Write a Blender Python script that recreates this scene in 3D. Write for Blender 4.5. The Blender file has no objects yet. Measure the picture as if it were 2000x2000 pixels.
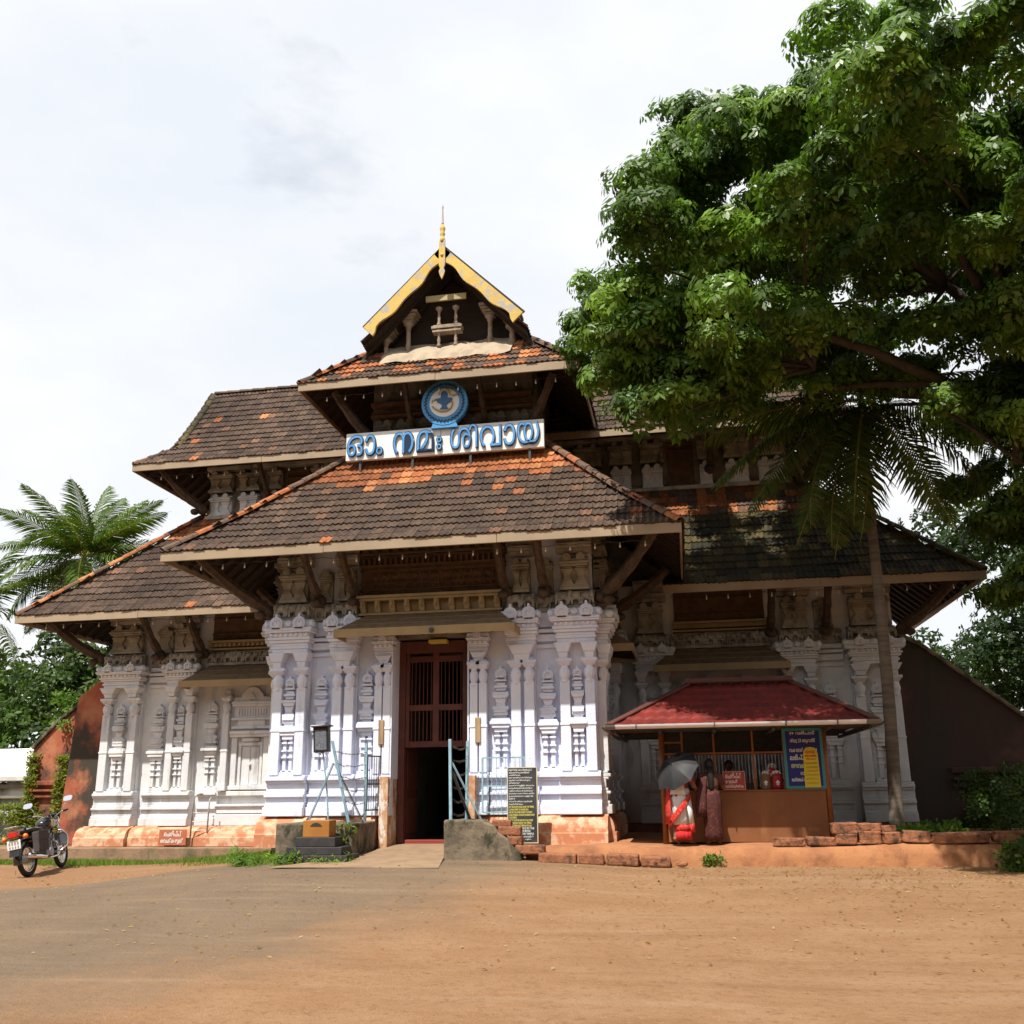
import bpy, bmesh, math, random
import numpy as np
from mathutils import Vector, Matrix, Euler
R = math.radians
rnd = random.Random(11)
scene = bpy.context.scene

# ---------------------------------------------------------------- camera
# X runs along the facade, Y into the building, Z up; the door stands at X = 0, Y = 0
cam = bpy.data.cameras.new('camera'); cam_o = bpy.data.objects.new('camera', cam)
scene.collection.objects.link(cam_o); scene.camera = cam_o
CAM = Vector((4.87, -18.3, 1.65))
_p, _a, _r = R(14.9), R(10.0), -0.012
_fw = Vector((-math.sin(_a)*math.cos(_p), math.cos(_a)*math.cos(_p), math.sin(_p)))
_rt = Vector((math.cos(_a), math.sin(_a), 0)); _up = _rt.cross(_fw)
_c, _s = math.cos(-_r), math.sin(-_r)
_r2 = _c*_rt - _s*_up; _u2 = _c*_up + _s*_rt
cam_o.matrix_world = Matrix(((_r2.x, _u2.x, -_fw.x, CAM.x), (_r2.y, _u2.y, -_fw.y, CAM.y), (_r2.z, _u2.z, -_fw.z, CAM.z), (0, 0, 0, 1)))
cam.sensor_width = 36; cam.lens = 1840/2000*36; cam.shift_y = 0.025
cam.clip_start = 0.1; cam.clip_end = 3000

# ---------------------------------------------------------------- sky and sun
SUN_EL, SUN_AZ = R(60), R(17)          # SUN_AZ: turned left of the facade normal
world = bpy.data.worlds.new('World'); scene.world = world; world.use_nodes = True
nt = world.node_tree; nt.nodes.clear()
def N(t, kind, **kw):
    n = t.nodes.new(kind)
    for k, v in kw.items(): setattr(n, k, v)
    return n
out = N(nt, 'ShaderNodeOutputWorld'); bg = N(nt, 'ShaderNodeBackground'); bg.inputs[1].default_value = 0.1
sky = N(nt, 'ShaderNodeTexSky', sky_type='NISHITA', sun_disc=False, sun_elevation=SUN_EL, sun_rotation=R(180)+SUN_AZ)
tc = N(nt, 'ShaderNodeTexCoord'); mp = N(nt, 'ShaderNodeMapping'); mp.inputs['Scale'].default_value = (1, 1, 2.2)
mp.inputs['Location'].default_value = (0.35, 0.2, 0.1)
no = N(nt, 'ShaderNodeTexNoise'); no.inputs['Scale'].default_value = 2.3; no.inputs['Detail'].default_value = 7; no.inputs['Roughness'].default_value = 0.55
rp = N(nt, 'ShaderNodeValToRGB'); rp.color_ramp.elements[0].position = 0.10; rp.color_ramp.elements[1].position = 0.42
no2 = N(nt, 'ShaderNodeTexNoise'); no2.inputs['Scale'].default_value = 2.6; no2.inputs['Detail'].default_value = 6
rp2 = N(nt, 'ShaderNodeValToRGB'); rp2.color_ramp.elements[0].position = 0.32; rp2.color_ramp.elements[1].position = 0.66
rp2.color_ramp.elements[0].color = (6.45, 6.8, 7.35, 1); rp2.color_ramp.elements[1].color = (7.9, 7.9, 7.9, 1)
mx = N(nt, 'ShaderNodeMix', data_type='RGBA')
L = nt.links.new
L(tc.outputs['Generated'], mp.inputs[0]); L(mp.outputs[0], no.inputs['Vector']); L(mp.outputs[0], no2.inputs['Vector'])
L(no.outputs['Fac'], rp.inputs[0]); L(no2.outputs['Fac'], rp2.inputs[0])
L(rp.outputs[0], mx.inputs['Factor']); L(sky.outputs[0], mx.inputs[6]); L(rp2.outputs[0], mx.inputs[7])
L(mx.outputs[2], bg.inputs[0]); L(bg.outputs[0], out.inputs[0])
sun = bpy.data.lights.new('sun', 'SUN'); sun.energy = 5.0; sun.angle = R(0.5); sun.color = (1, 0.95, 0.86)
sun_o = bpy.data.objects.new('sun', sun); scene.collection.objects.link(sun_o)
SUN = Vector((-math.sin(SUN_AZ)*math.cos(SUN_EL), -math.cos(SUN_AZ)*math.cos(SUN_EL), math.sin(SUN_EL)))   # towards the sun
sun_o.rotation_euler = SUN.to_track_quat('Z', 'Y').to_euler(); sun_o.location = (-8, -20, 30)
vs = scene.view_settings
vs.view_transform = 'Standard'; vs.look = 'None'; vs.exposure = 0.42; vs.gamma = 1; vs.use_curve_mapping = False

# ---------------------------------------------------------------- helpers
class MB:
    """collects shapes; build() links them as one mesh object"""
    def __init__(s): s.v = []; s.f = []; s.c = []
    def add(s, vs, fs, col=None):
        n = len(s.v); s.v += [tuple(p) for p in vs]
        for f in fs: s.f.append(tuple(i+n for i in f)); s.c.append(col)
        return s
    def box(s, x0, x1, y0, y1, z0, z1, col=None):
        return s.add([(x0,y0,z0),(x1,y0,z0),(x1,y1,z0),(x0,y1,z0),(x0,y0,z1),(x1,y0,z1),(x1,y1,z1),(x0,y1,z1)],
                     [(0,3,2,1),(4,5,6,7),(0,1,5,4),(1,2,6,5),(2,3,7,6),(3,0,4,7)], col)
    def cbox(s, cx, cy, cz, sx, sy, sz, col=None): return s.box(cx-sx/2, cx+sx/2, cy-sy/2, cy+sy/2, cz-sz/2, cz+sz/2, col)
    def frust(s, cx, cy, z0, z1, wx0, wy0, wx1, wy1, col=None):
        a, b, c, d = wx0/2, wy0/2, wx1/2, wy1/2
        return s.add([(cx-a,cy-b,z0),(cx+a,cy-b,z0),(cx+a,cy+b,z0),(cx-a,cy+b,z0),(cx-c,cy-d,z1),(cx+c,cy-d,z1),(cx+c,cy+d,z1),(cx-c,cy+d,z1)],
                     [(0,3,2,1),(4,5,6,7),(0,1,5,4),(1,2,6,5),(2,3,7,6),(3,0,4,7)], col)
    def beam(s, p0, p1, w, h, col=None, up=(0,0,1)):
        p0, p1 = Vector(p0), Vector(p1); d = (p1-p0).normalized(); u = Vector(up)
        if abs(d.dot(u)) > .98: u = Vector((0,1,0))
        r = d.cross(u).normalized(); u = r.cross(d)
        vs = [p + r*a*w/2 + u*b*h/2 for p in (p0, p1) for a, b in ((-1,-1),(1,-1),(1,1),(-1,1))]
        return s.add(vs, [(0,1,2,3)[::-1],(4,5,6,7),(0,1,5,4),(1,2,6,5),(2,3,7,6),(3,0,4,7)], col)
    def tube(s, pts, rad, n=8, caps=True, col=None, flat=1.0):
        pts = [Vector(p) for p in pts]
        if not hasattr(rad, '__len__'): rad = [rad]*len(pts)
        vs, fs = [], []; ref = None
        for i, p in enumerate(pts):
            d = (pts[min(i+1, len(pts)-1)]-pts[max(i-1, 0)]).normalized()
            if ref is None: ref = Vector((0,0,1)) if abs(d.z) < .9 else Vector((0,1,0))
            r = d.cross(ref).normalized(); u = r.cross(d); ref = u
            for k in range(n):
                t = 2*math.pi*k/n; vs.append(p + r*math.cos(t)*rad[i] + u*math.sin(t)*rad[i]*flat)
        for i in range(len(pts)-1):
            for k in range(n):
                a, b = i*n+k, i*n+(k+1)%n; fs.append((a, b, b+n, a+n))
        if caps: fs.append(tuple(range(n))[::-1]); fs.append(tuple(range((len(pts)-1)*n, len(pts)*n)))
        return s.add(vs, fs, col)
    def loft(s, rings, caps=True, col=None):
        n = len(rings[0]); vs = [p for r in rings for p in r]; fs = []
        for i in range(len(rings)-1):
            for k in range(n):
                a, b = i*n+k, i*n+(k+1)%n; fs.append((a, b, b+n, a+n))
        if caps: fs.append(tuple(range(n))[::-1]); fs.append(tuple(range((len(rings)-1)*n, len(rings)*n)))
        return s.add(vs, fs, col)
    def lathe(s, cx, cy, prof, n=12, col=None, sq=1.0):
        return s.loft([[(cx+r*math.cos(2*math.pi*k/n), cy+r*sq*math.sin(2*math.pi*k/n), z) for k in range(n)] for r, z in prof], True, col)
    def prism(s, poly, y0, y1, col=None):
        """poly: list of (x,z), counter-clockwise seen from -Y; extruded from y0 (front) to y1"""
        n = len(poly)
        vs = [(x, y0, z) for x, z in poly]+[(x, y1, z) for x, z in poly]
        fs = [tuple(range(n)), tuple(range(2*n-1, n-1, -1))]+[(i, i+n, (i+1)%n+n, (i+1)%n) for i in range(n)]
        return s.add(vs, fs, col)
    def ell(s, c, r, n=10, m=6, col=None, rot=None):
        vs, fs = [], []
        for i in range(m+1):
            ph = math.pi*i/m
            for k in range(n):
                t = 2*math.pi*k/n
                q = Vector((r[0]*math.sin(ph)*math.cos(t), r[1]*math.sin(ph)*math.sin(t), -r[2]*math.cos(ph)))
                if rot is not None: q = rot @ q
                vs.append(Vector(c)+q)
        for i in range(m):
            for k in range(n):
                a, b = i*n+k, i*n+(k+1)%n; fs.append((a, b, b+n, a+n))
        return s.add(vs, fs, col)
    def xf(s, M, start=0):
        for i in range(start, len(s.v)): s.v[i] = tuple(M @ Vector(s.v[i]))
        return s
    def mesh(s, name, mat, smooth=False, off=None):
        me = bpy.data.meshes.new(name)
        vs = s.v if off is None else [(x-off[0], y-off[1], z-off[2]) for x, y, z in s.v]
        me.from_pydata(vs, [], s.f)
        if mat: me.materials.append(mat)
        if any(c is not None for c in s.c):
            at = me.color_attributes.new('Col', 'FLOAT_COLOR', 'CORNER')
            arr = []
            for f, c in zip(s.f, s.c):
                c = c or (1, 1, 1); arr += [c[0], c[1], c[2], 1.0]*len(f)
            at.data.foreach_set('color', arr)
        if smooth: me.polygons.foreach_set('use_smooth', [True]*len(me.polygons))
        me.update(); return me
    def build(s, name, mat, parent=None, smooth=False, bevel=0, seg=2, sub=0, angle=None):
        if parent is None:
            xs = [p[0] for p in s.v]; ys = [p[1] for p in s.v]; zs = [p[2] for p in s.v]
            off = ((min(xs)+max(xs))/2, (min(ys)+max(ys))/2, min(zs))
        else: off = None
        me = s.mesh(name, mat, smooth, off)
        o = bpy.data.objects.new(name, me); scene.collection.objects.link(o)
        if off: o.location = off
        if parent is not None: o.parent = parent
        if bevel: m = o.modifiers.new('bevel', 'BEVEL'); m.width = bevel; m.segments = seg; m.limit_method = 'ANGLE'; m.angle_limit = R(40)
        if sub: m = o.modifiers.new('sub', 'SUBSURF'); m.levels = sub; m.render_levels = sub
        return o
def link(name, me, parent=None, loc=None, M=None):
    o = bpy.data.objects.new(name, me); scene.collection.objects.link(o)
    if parent is not None: o.parent = parent
    if loc is not None: o.location = loc
    if M is not None: o.matrix_local = M
    return o
def empty(name, loc=(0,0,0), rz=0):
    o = bpy.data.objects.new(name, None); scene.collection.objects.link(o); o.location = loc; o.rotation_euler = (0,0,rz)
    o.empty_display_size = .2; return o
def tag(o, label=None, cat=None, group=None, kind=None):
    if label: o['label'] = label
    if cat: o['category'] = cat
    if group: o['group'] = group
    if kind: o['kind'] = kind
    return o
def copy_tree(o, parent=None):
    c = o.copy(); scene.collection.objects.link(c); c.parent = parent
    for ch in list(o.children): copy_tree(ch, c)
    return c
def smooth_step(a, b, x):
    t = min(1, max(0, (x-a)/(b-a))); return t*t*(3-2*t)
def lerp(a, b, t): return a+(b-a)*t

# ---------------------------------------------------------------- materials
MATS = {}
def mat(name, col, col2=None, scale=4.0, lo=.4, hi=.65, rough=.85, bump=.0, bscale=25., stretch=(1,1,1), spec=.3, metal=0.,
        stain=None, sscale=1.5, slo=.55, shi=.75, sstretch=(1,1,.35), attr=False, detail=5, coord='pos', trans=None, coat=0):
    if name in MATS: return MATS[name]
    m = bpy.data.materials.new(name); m.use_nodes = True; t = m.node_tree; t.nodes.clear(); L = t.links.new
    o = N(t, 'ShaderNodeOutputMaterial'); b = N(t, 'ShaderNodeBsdfPrincipled')
    b.inputs['Roughness'].default_value = rough; b.inputs['Specular IOR Level'].default_value = spec; b.inputs['Metallic'].default_value = metal
    b.inputs['Coat Weight'].default_value = coat
    if coord == 'pos': cv = N(t, 'ShaderNodeNewGeometry').outputs['Position']
    else: cv = N(t, 'ShaderNodeTexCoord').outputs['Object']
    def noise(sc, st, det=detail, ro=.6):
        mp = N(t, 'ShaderNodeMapping'); mp.inputs['Scale'].default_value = st; L(cv, mp.inputs[0])
        n = N(t, 'ShaderNodeTexNoise'); n.inputs['Scale'].default_value = sc; n.inputs['Detail'].default_value = det; n.inputs['Roughness'].default_value = ro
        L(mp.outputs[0], n.inputs['Vector']); return n.outputs['Fac']
    def ramp(fac, a, bb):
        r = N(t, 'ShaderNodeMapRange', interpolation_type='SMOOTHSTEP'); r.inputs['From Min'].default_value = a; r.inputs['From Max'].default_value = bb
        L(fac, r.inputs['Value']); return r.outputs['Result']
    def mix(f, a, bb, mode='MIX'):
        x = N(t, 'ShaderNodeMix', data_type='RGBA', blend_type=mode)
        if isinstance(f, float): x.inputs['Factor'].default_value = f
        else: L(f, x.inputs['Factor'])
        for i, c in ((6, a), (7, bb)):
            if isinstance(c, tuple): x.inputs[i].default_value = (*c[:3], 1)
            else: L(c, x.inputs[i])
        return x.outputs[2]
    c = tuple(col)
    if attr:
        at = N(t, 'ShaderNodeAttribute', attribute_name='Col'); c = at.outputs['Color']
        if col2: c = mix(ramp(noise(scale, stretch), lo, hi), c, tuple(col2), 'MULTIPLY')
    elif col2: c = mix(ramp(noise(scale, stretch), lo, hi), c, tuple(col2))
    if stain: c = mix(ramp(noise(sscale, sstretch, 7, .65), slo, shi), c, tuple(stain))
    if isinstance(c, tuple): b.inputs['Base Color'].default_value = (*c, 1)
    else: L(c, b.inputs['Base Color'])
    if bump:
        bn = N(t, 'ShaderNodeBump'); bn.inputs['Strength'].default_value = bump; bn.inputs['Distance'].default_value = .03
        L(noise(bscale, stretch, 6, .7), bn.inputs['Height']); L(bn.outputs[0], b.inputs['Normal'])
    sh = b.outputs[0]
    if trans:
        tr = N(t, 'ShaderNodeBsdfTranslucent')
        if isinstance(c, tuple): tr.inputs[0].default_value = (*c, 1)
        else:
            L(mix(1.0, c, (1.5, 1.6, .7), 'MULTIPLY'), tr.inputs[0])
        ms = N(t, 'ShaderNodeMixShader'); ms.inputs[0].default_value = trans; L(sh, ms.inputs[1]); L(tr.outputs[0], ms.inputs[2]); sh = ms.outputs[0]
    L(sh, o.inputs[0]); MATS[name] = m; return m

WHITE_B = mat('blue_white_limewash', (.70,.735,.88), (.77,.79,.89), 2.0, rough=.9, bump=.45, bscale=26, stain=(.36,.34,.33), sscale=2.2, slo=.56, shi=.84, sstretch=(1,1,.22))
WHITE_W = mat('aged_limewash', (.64,.65,.68), (.74,.74,.74), 1.5, rough=.9, bump=.3, bscale=18, stain=(.26,.24,.21), sscale=2.4, slo=.52, shi=.80, sstretch=(1,1,.22))
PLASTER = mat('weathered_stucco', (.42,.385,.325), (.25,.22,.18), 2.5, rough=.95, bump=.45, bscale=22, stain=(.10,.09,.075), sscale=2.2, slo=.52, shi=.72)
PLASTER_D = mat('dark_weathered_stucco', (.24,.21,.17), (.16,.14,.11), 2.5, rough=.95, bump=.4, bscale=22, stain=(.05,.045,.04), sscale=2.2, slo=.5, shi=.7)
ORANGE = mat('peeling_terracotta_wash', (.50,.20,.105), (.64,.41,.27), 4.0, lo=.44, hi=.58, rough=.9, bump=.3, bscale=15, stain=(.22,.09,.05), sscale=2.0, slo=.56, shi=.74, sstretch=(1,1,1))
SOFFIT = mat('dark_old_timber', (.045,.03,.022), (.03,.02,.016), 6, rough=.9, bump=.3, bscale=30, stretch=(1,1,6))
CARVED = mat('carved_brown_timber', (.14,.08,.043), (.09,.052,.03), 6, rough=.75, bump=.4, bscale=40)
STRUT = mat('carved_grey_timber', (.10,.066,.043), (.055,.04,.03), 8, rough=.85, bump=.5, bscale=30)
FASCIA = mat('cream_painted_board', (.35,.265,.178), (.30,.225,.15), 1.2, rough=.7, bump=.08, bscale=30, stain=(.28,.20,.13), sscale=1.3, slo=.62, shi=.8, sstretch=(1,1,3))
CANOPY = mat('brown_sheet_canopy', (.23,.155,.09), (.17,.115,.07), 7, rough=.7, bump=.25, bscale=60)
CANOPY_E = mat('ochre_painted_edge', (.38,.27,.14), (.31,.22,.115), 2, rough=.65, stain=(.2,.14,.08), slo=.66, shi=.82, sstretch=(1,1,2))
TILE = mat('clay_tile', (1,1,1), (.62,.60,.58), 9, lo=.35, hi=.7, rough=.9, bump=.5, bscale=45, attr=True, stain=(.42,.40,.36), sscale=9, slo=.70, shi=.78, sstretch=(1,1,1))
YELLOW = mat('flaking_yellow_paint', (.62,.43,.12), (.55,.37,.10), 3, rough=.8, bump=.3, bscale=40, stain=(.40,.36,.31), sscale=4.0, slo=.50, shi=.58, sstretch=(1,1,1))
DOOR = mat('red_brown_painted_timber', (.13,.042,.03), (.10,.033,.026), 4, rough=.55, bump=.12, bscale=40)
DARK = mat('passage_shade_tone', (.10,.09,.08), (.06,.055,.05), 2, rough=.95)  # base colour kept dark to hold the passage's shade
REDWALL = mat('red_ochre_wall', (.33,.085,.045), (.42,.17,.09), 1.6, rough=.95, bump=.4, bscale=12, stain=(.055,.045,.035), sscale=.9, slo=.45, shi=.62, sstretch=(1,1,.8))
CONCRETE = mat('mossy_grey_concrete', (.21,.165,.115), (.115,.092,.068), 4, rough=.95, bump=.8, bscale=11, stain=(.045,.045,.028), sscale=3.5, slo=.48, shi=.62, sstretch=(1,1,.6))
LATERITE = mat('laterite_stone', (.36,.15,.075), (.22,.095,.055), 9, rough=.97, bump=1.0, bscale=28, stain=(.07,.045,.03), sscale=6, slo=.52, shi=.68, sstretch=(1,1,1))
EARTH = mat('packed_red_earth', (.38,.17,.075), (.30,.125,.058), 2.5, rough=.97, bump=.6, bscale=16, stain=(.20,.085,.045), sscale=3, slo=.5, shi=.75, sstretch=(1,1,1))
BLACK = mat('black_stone', (.035,.032,.034), (.05,.045,.045), 5, rough=.6, bump=.2)
STEEL_B = mat('pale_blue_painted_steel', (.30,.47,.55), (.22,.36,.44), 9, lo=.35, hi=.7, rough=.6, stain=(.17,.085,.05), sscale=7, slo=.6, shi=.7, sstretch=(1,1,1))
STEEL_D = mat('dark_steel', (.05,.055,.06), (.08,.07,.06), 9, rough=.6)
WIRE = mat('rusty_wire', (.10,.075,.06), rough=.7, metal=.3)
CHROME = mat('chrome', (.75,.76,.78), rough=.12, metal=1.0)
RUBBER = mat('tyre_rubber', (.022,.02,.02), (.04,.035,.03), 12, rough=.85)
BPAINT = mat('glossy_black_paint', (.012,.012,.016), rough=.18, spec=.6, coat=.6)
GREYMET = mat('grey_cast_alloy', (.32,.32,.33), (.22,.22,.23), 10, rough=.45, metal=.6)
# ================================================================ terrain
def ground_z(x, y):
    if   x < -7: a = 0
    elif x < -1.5: a = .37*smooth_step(-7, -1.5, x)
    elif x < 1.5: a = .37
    else: a = lerp(.37, .25, smooth_step(1.5, 4.5, x))
    z = .10 + a*smooth_step(-8.5, -1.4, y)
    if x < -4: z += (.07*smooth_step(-1.0, .5, y) - .12*smooth_step(.8, 3, y))*smooth_step(-4, -6, x)
    return z + .012*math.sin(x*1.7+y*.6)*math.cos(y*1.3)
def ground_mat():
    m = bpy.data.materials.new('dirt_and_worn_asphalt'); m.use_nodes = True; t = m.node_tree; t.nodes.clear(); L = t.links.new
    o = N(t, 'ShaderNodeOutputMaterial'); b = N(t, 'ShaderNodeBsdfPrincipled'); b.inputs['Roughness'].default_value = .95; b.inputs['Specular IOR Level'].default_value = .15
    pos = N(t, 'ShaderNodeNewGeometry').outputs['Position']
    def noise(sc, det=6, ro=.65):
        n = N(t, 'ShaderNodeTexNoise'); n.inputs['Scale'].default_value = sc; n.inputs['Detail'].default_value = det; n.inputs['Roughness'].default_value = ro
        L(pos, n.inputs['Vector']); return n.outputs['Fac']
    def rng(f, a, bb, c=0., d=1.):
        r = N(t, 'ShaderNodeMapRange', interpolation_type='SMOOTHSTEP'); r.inputs[1].default_value = a; r.inputs[2].default_value = bb; r.inputs[3].default_value = c; r.inputs[4].default_value = d
        L(f, r.inputs[0]); return r.outputs[0]
    def mth(op, a, bb):
        n = N(t, 'ShaderNodeMath', operation=op)
        for i, v in ((0, a), (1, bb)):
            if isinstance(v, (int, float)): n.inputs[i].default_value = v
            else: L(v, n.inputs[i])
        return n.outputs[0]
    def mix(f, a, bb):
        x = N(t, 'ShaderNodeMix', data_type='RGBA'); L(f, x.inputs['Factor'])
        for i, c in ((6, a), (7, bb)):
            if isinstance(c, tuple): x.inputs[i].default_value = (*c, 1)
            else: L(c, x.inputs[i])
        return x.outputs[2]
    sp = N(t, 'ShaderNodeSeparateXYZ'); L(pos, sp.inputs[0])
    dirt = mix(rng(noise(1.3), .35, .7), (.295,.162,.082), (.335,.195,.106))
    dirt = mix(rng(noise(14), .5, .72), dirt, (.225,.118,.062))
    dirt = mix(rng(noise(45, 4), .60, .70), dirt, (.40,.27,.155))
    asp = mix(rng(noise(.8), .35, .7), (.185,.133,.090), (.225,.156,.10))
    asp = mix(rng(noise(30, 4), .52, .72), asp, (.12,.092,.07))
    asp = mix(rng(noise(55, 3), .64, .72), asp, (.33,.245,.16))
    # the worn road sweeps from the left edge to the doorway; dirt lies right of it
    wob = mth('ADD', mth('MULTIPLY', mth('SUBTRACT', noise(.55), .5), 3.2), mth('MULTIPLY', mth('SUBTRACT', noise(3.5, 8, .75), .5), 3.0))
    edge = mth('ADD', mth('ADD', sp.outputs[0], wob), mth('MULTIPLY', sp.outputs[1], -.30))   # x - .3 y
    right = rng(edge, 1.6, 5.0)
    lf = mth('ADD', mth('ADD', mth('MULTIPLY', sp.outputs[0], .45), mth('MULTIPLY', wob, .25)), mth('MULTIPLY', sp.outputs[1], -1.0))
    left = rng(lf, .05, .75, 1., 0.)
    col = mix(right, asp, dirt)
    col = mix(mth('MULTIPLY', left, rng(sp.outputs[0], -2.4, -1.2, 1., 0.)), col, (.29,.16,.085))
    mp = N(t, 'ShaderNodeMapping'); mp.inputs['Scale'].default_value = (.16, 1.6, 1); mp.inputs['Rotation'].default_value = (0, 0, .22); L(pos, mp.inputs[0])
    tn = N(t, 'ShaderNodeTexNoise'); tn.inputs['Scale'].default_value = 1.6; tn.inputs['Detail'].default_value = 5; L(mp.outputs[0], tn.inputs['Vector'])
    dk = N(t, 'ShaderNodeMix', data_type='RGBA', blend_type='MULTIPLY'); L(rng(tn.outputs['Fac'], .50, .75, 0., .42), dk.inputs['Factor']); L(col, dk.inputs[6]); dk.inputs[7].default_value = (.70, .66, .62, 1)
    col = mix(rng(tn.outputs['Fac'], .46, .28, 0., .22), dk.outputs[2], (.40,.30,.20))
    L(col, b.inputs['Base Color'])
    bn = N(t, 'ShaderNodeBump'); bn.inputs['Strength'].default_value = .8; bn.inputs['Distance'].default_value = .05
    L(mth('ADD', noise(9), mth('MULTIPLY', noise(60, 4), .6)), bn.inputs['Height']); L(bn.outputs[0], b.inputs['Normal'])
    L(b.outputs[0], o.inputs[0]); return m
def axis_pts(a, b, step, far):
    p = [a+i*step for i in range(int((b-a)/step)+1)]
    return [-far, -far/3, -far/8, a-8] + p + [b+8, far/8, far/3, far]
def build_ground():
    xs = axis_pts(-18, 18, .4, 900); ys = axis_pts(-19, 6, .4, 900)
    m = MB(); nx = len(xs)
    for y in ys:
        for x in xs: m.v.append((x, y, ground_z(x, y)))
    for j in range(len(ys)-1):
        for i in range(nx-1):
            a = j*nx+i; m.f.append((a, a+1, a+1+nx, a+nx)); m.c.append(None)
    o = m.build('ground', ground_mat(), smooth=True); tag(o, 'worn asphalt and reddish dirt forecourt strewn with leaves', 'ground', kind='structure')
build_ground()

# concrete ramp up to the doorway
m = MB()
def ramp_row(y, x0, x1, z): return [(x0, y, z), (x1, y, z)]
rows = [(-2.9, -2.0, .9, ground_z(-.5, -2.9)+.006), (-1.6, -1.05, .66, .51), (-.6, -.95, .68, .56), (.0, -.8, .78, .625), (.5, -.8, .78, .63)]
for y, a, b, z in rows: m.v += [(a, y, z), (b, y, z)]
for i in range(len(rows)-1): m.f.append((2*i, 2*i+1, 2*i+3, 2*i+2)); m.c.append(None)
RAMP = mat('worn_cement_ramp', (.29,.195,.12), (.24,.16,.10), 3, rough=.95, bump=.4, bscale=20)
tag(m.build('path', RAMP), 'smooth cement ramp leading up to the temple door', 'path', kind='structure')

# raised earth terrace right of the door (the kiosk stands on it), with an uneven front face
m = MB(); xs = [2.05+i*.25 for i in range(60)]
def terr_y(x): return -1.28 - .05*math.sin(x*1.9) - .12*smooth_step(9, 12, x)
def terr_z(x): return .655 + .018*math.sin(x*2.3) + .05*smooth_step(6.5, 8.5, x)
for x in xs:
    y, z = terr_y(x), terr_z(x)
    w = .03*math.sin(x*7)+.02*math.sin(x*13)
    m.v += [(x, y-.14, .0), (x, y-.10+w, z-.2), (x, y-.03, z-.035), (x, y+.06, z), (x, 7.0, .70)]
for i in range(len(xs)-1):
    for k in range(4):
        a = i*5+k; m.f.append((a, a+5, a+6, a+1)); m.c.append(None)
m.f.append((0, 1, 2, 3, 4)); m.c.append(None)
tag(m.build('terrace', EARTH, smooth=True), 'raised red earth terrace in front of the right wing', 'terrace', kind='structure')
# low bank in front of the left wing, topped by a course of stones
m = MB()
m.box(-12.5, -3.3, 3.15, 8, -.1, .40)
o = m.build('bank', mat('brown_rendered_bank', (.30,.19,.12), (.22,.14,.09), 3, rough=.97, bump=.6, bscale=14, stain=(.10,.10,.05), sscale=2, slo=.5, shi=.7), bevel=.03)
tag(o, 'low plastered retaining bank under the left wing', 'bank', kind='structure')
x = -12.4
for i in range(9):
    w = rnd.uniform(.8, 1.25)
    if x+w > -3.4: w = -3.4-x
    b = MB().box(x+.01, x+w-.01, 3.02+rnd.uniform(-.03,.03), 3.35, .27+rnd.uniform(-.02,.02), .42+rnd.uniform(-.015,.015))
    b.build('stone_slab', LATERITE, o, bevel=.025)
    x += w
    if x > -3.6: break
# ================================================================ the temple gateway
temple = empty('temple_gateway', (0, 0, .4))
tag(temple, 'white stuccoed temple gateway with stacked tiled roofs and a yellow-edged gable', 'temple')
class TB(MB):
    """world coordinates in, parts of the temple out"""
    def build(s, name, mat, parent=None, **kw):
        p = parent or temple
        if p is temple: s.v = [(x, y, z-.4) for x, y, z in s.v]
        return MB.build(s, name, mat, p, **kw)
def sub(mb, name, mat, parent, **kw):      # sub-part whose parent part sits at the temple's origin
    mb.v = [(x, y, z-.4) for x, y, z in mb.v]
    return MB.build(mb, name, mat, parent, **kw)

# --- plain walls
TB().box(-3.24, -.80, .02, 4.2, .5, 6.7).build('wall', WHITE_B)
TB().box(.78, 3.24, .02, 4.2, .5, 6.7).build('wall', WHITE_B)
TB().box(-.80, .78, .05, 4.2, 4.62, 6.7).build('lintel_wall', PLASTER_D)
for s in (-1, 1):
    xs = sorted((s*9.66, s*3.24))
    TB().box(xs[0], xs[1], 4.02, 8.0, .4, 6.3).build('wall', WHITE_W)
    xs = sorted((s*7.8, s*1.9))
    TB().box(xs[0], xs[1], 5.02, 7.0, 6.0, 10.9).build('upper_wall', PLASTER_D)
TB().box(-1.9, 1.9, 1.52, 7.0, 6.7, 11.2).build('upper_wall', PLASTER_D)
# --- passage behind the door
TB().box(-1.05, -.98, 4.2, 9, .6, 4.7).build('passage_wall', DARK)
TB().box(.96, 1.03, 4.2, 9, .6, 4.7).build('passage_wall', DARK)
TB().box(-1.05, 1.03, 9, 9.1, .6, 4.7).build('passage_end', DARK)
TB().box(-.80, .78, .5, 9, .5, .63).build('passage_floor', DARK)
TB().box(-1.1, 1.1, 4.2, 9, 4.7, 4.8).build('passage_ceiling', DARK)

TB().box(-.803, -.79, .6, 4.2, .6, 4.62).build('passage_shade_sheet', DARK); TB().box(.77, .783, .6, 4.2, .6, 4.62).build('passage_shade_sheet', DARK)  # dark sheets over the white side walls stand in for the passage's shade
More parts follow.
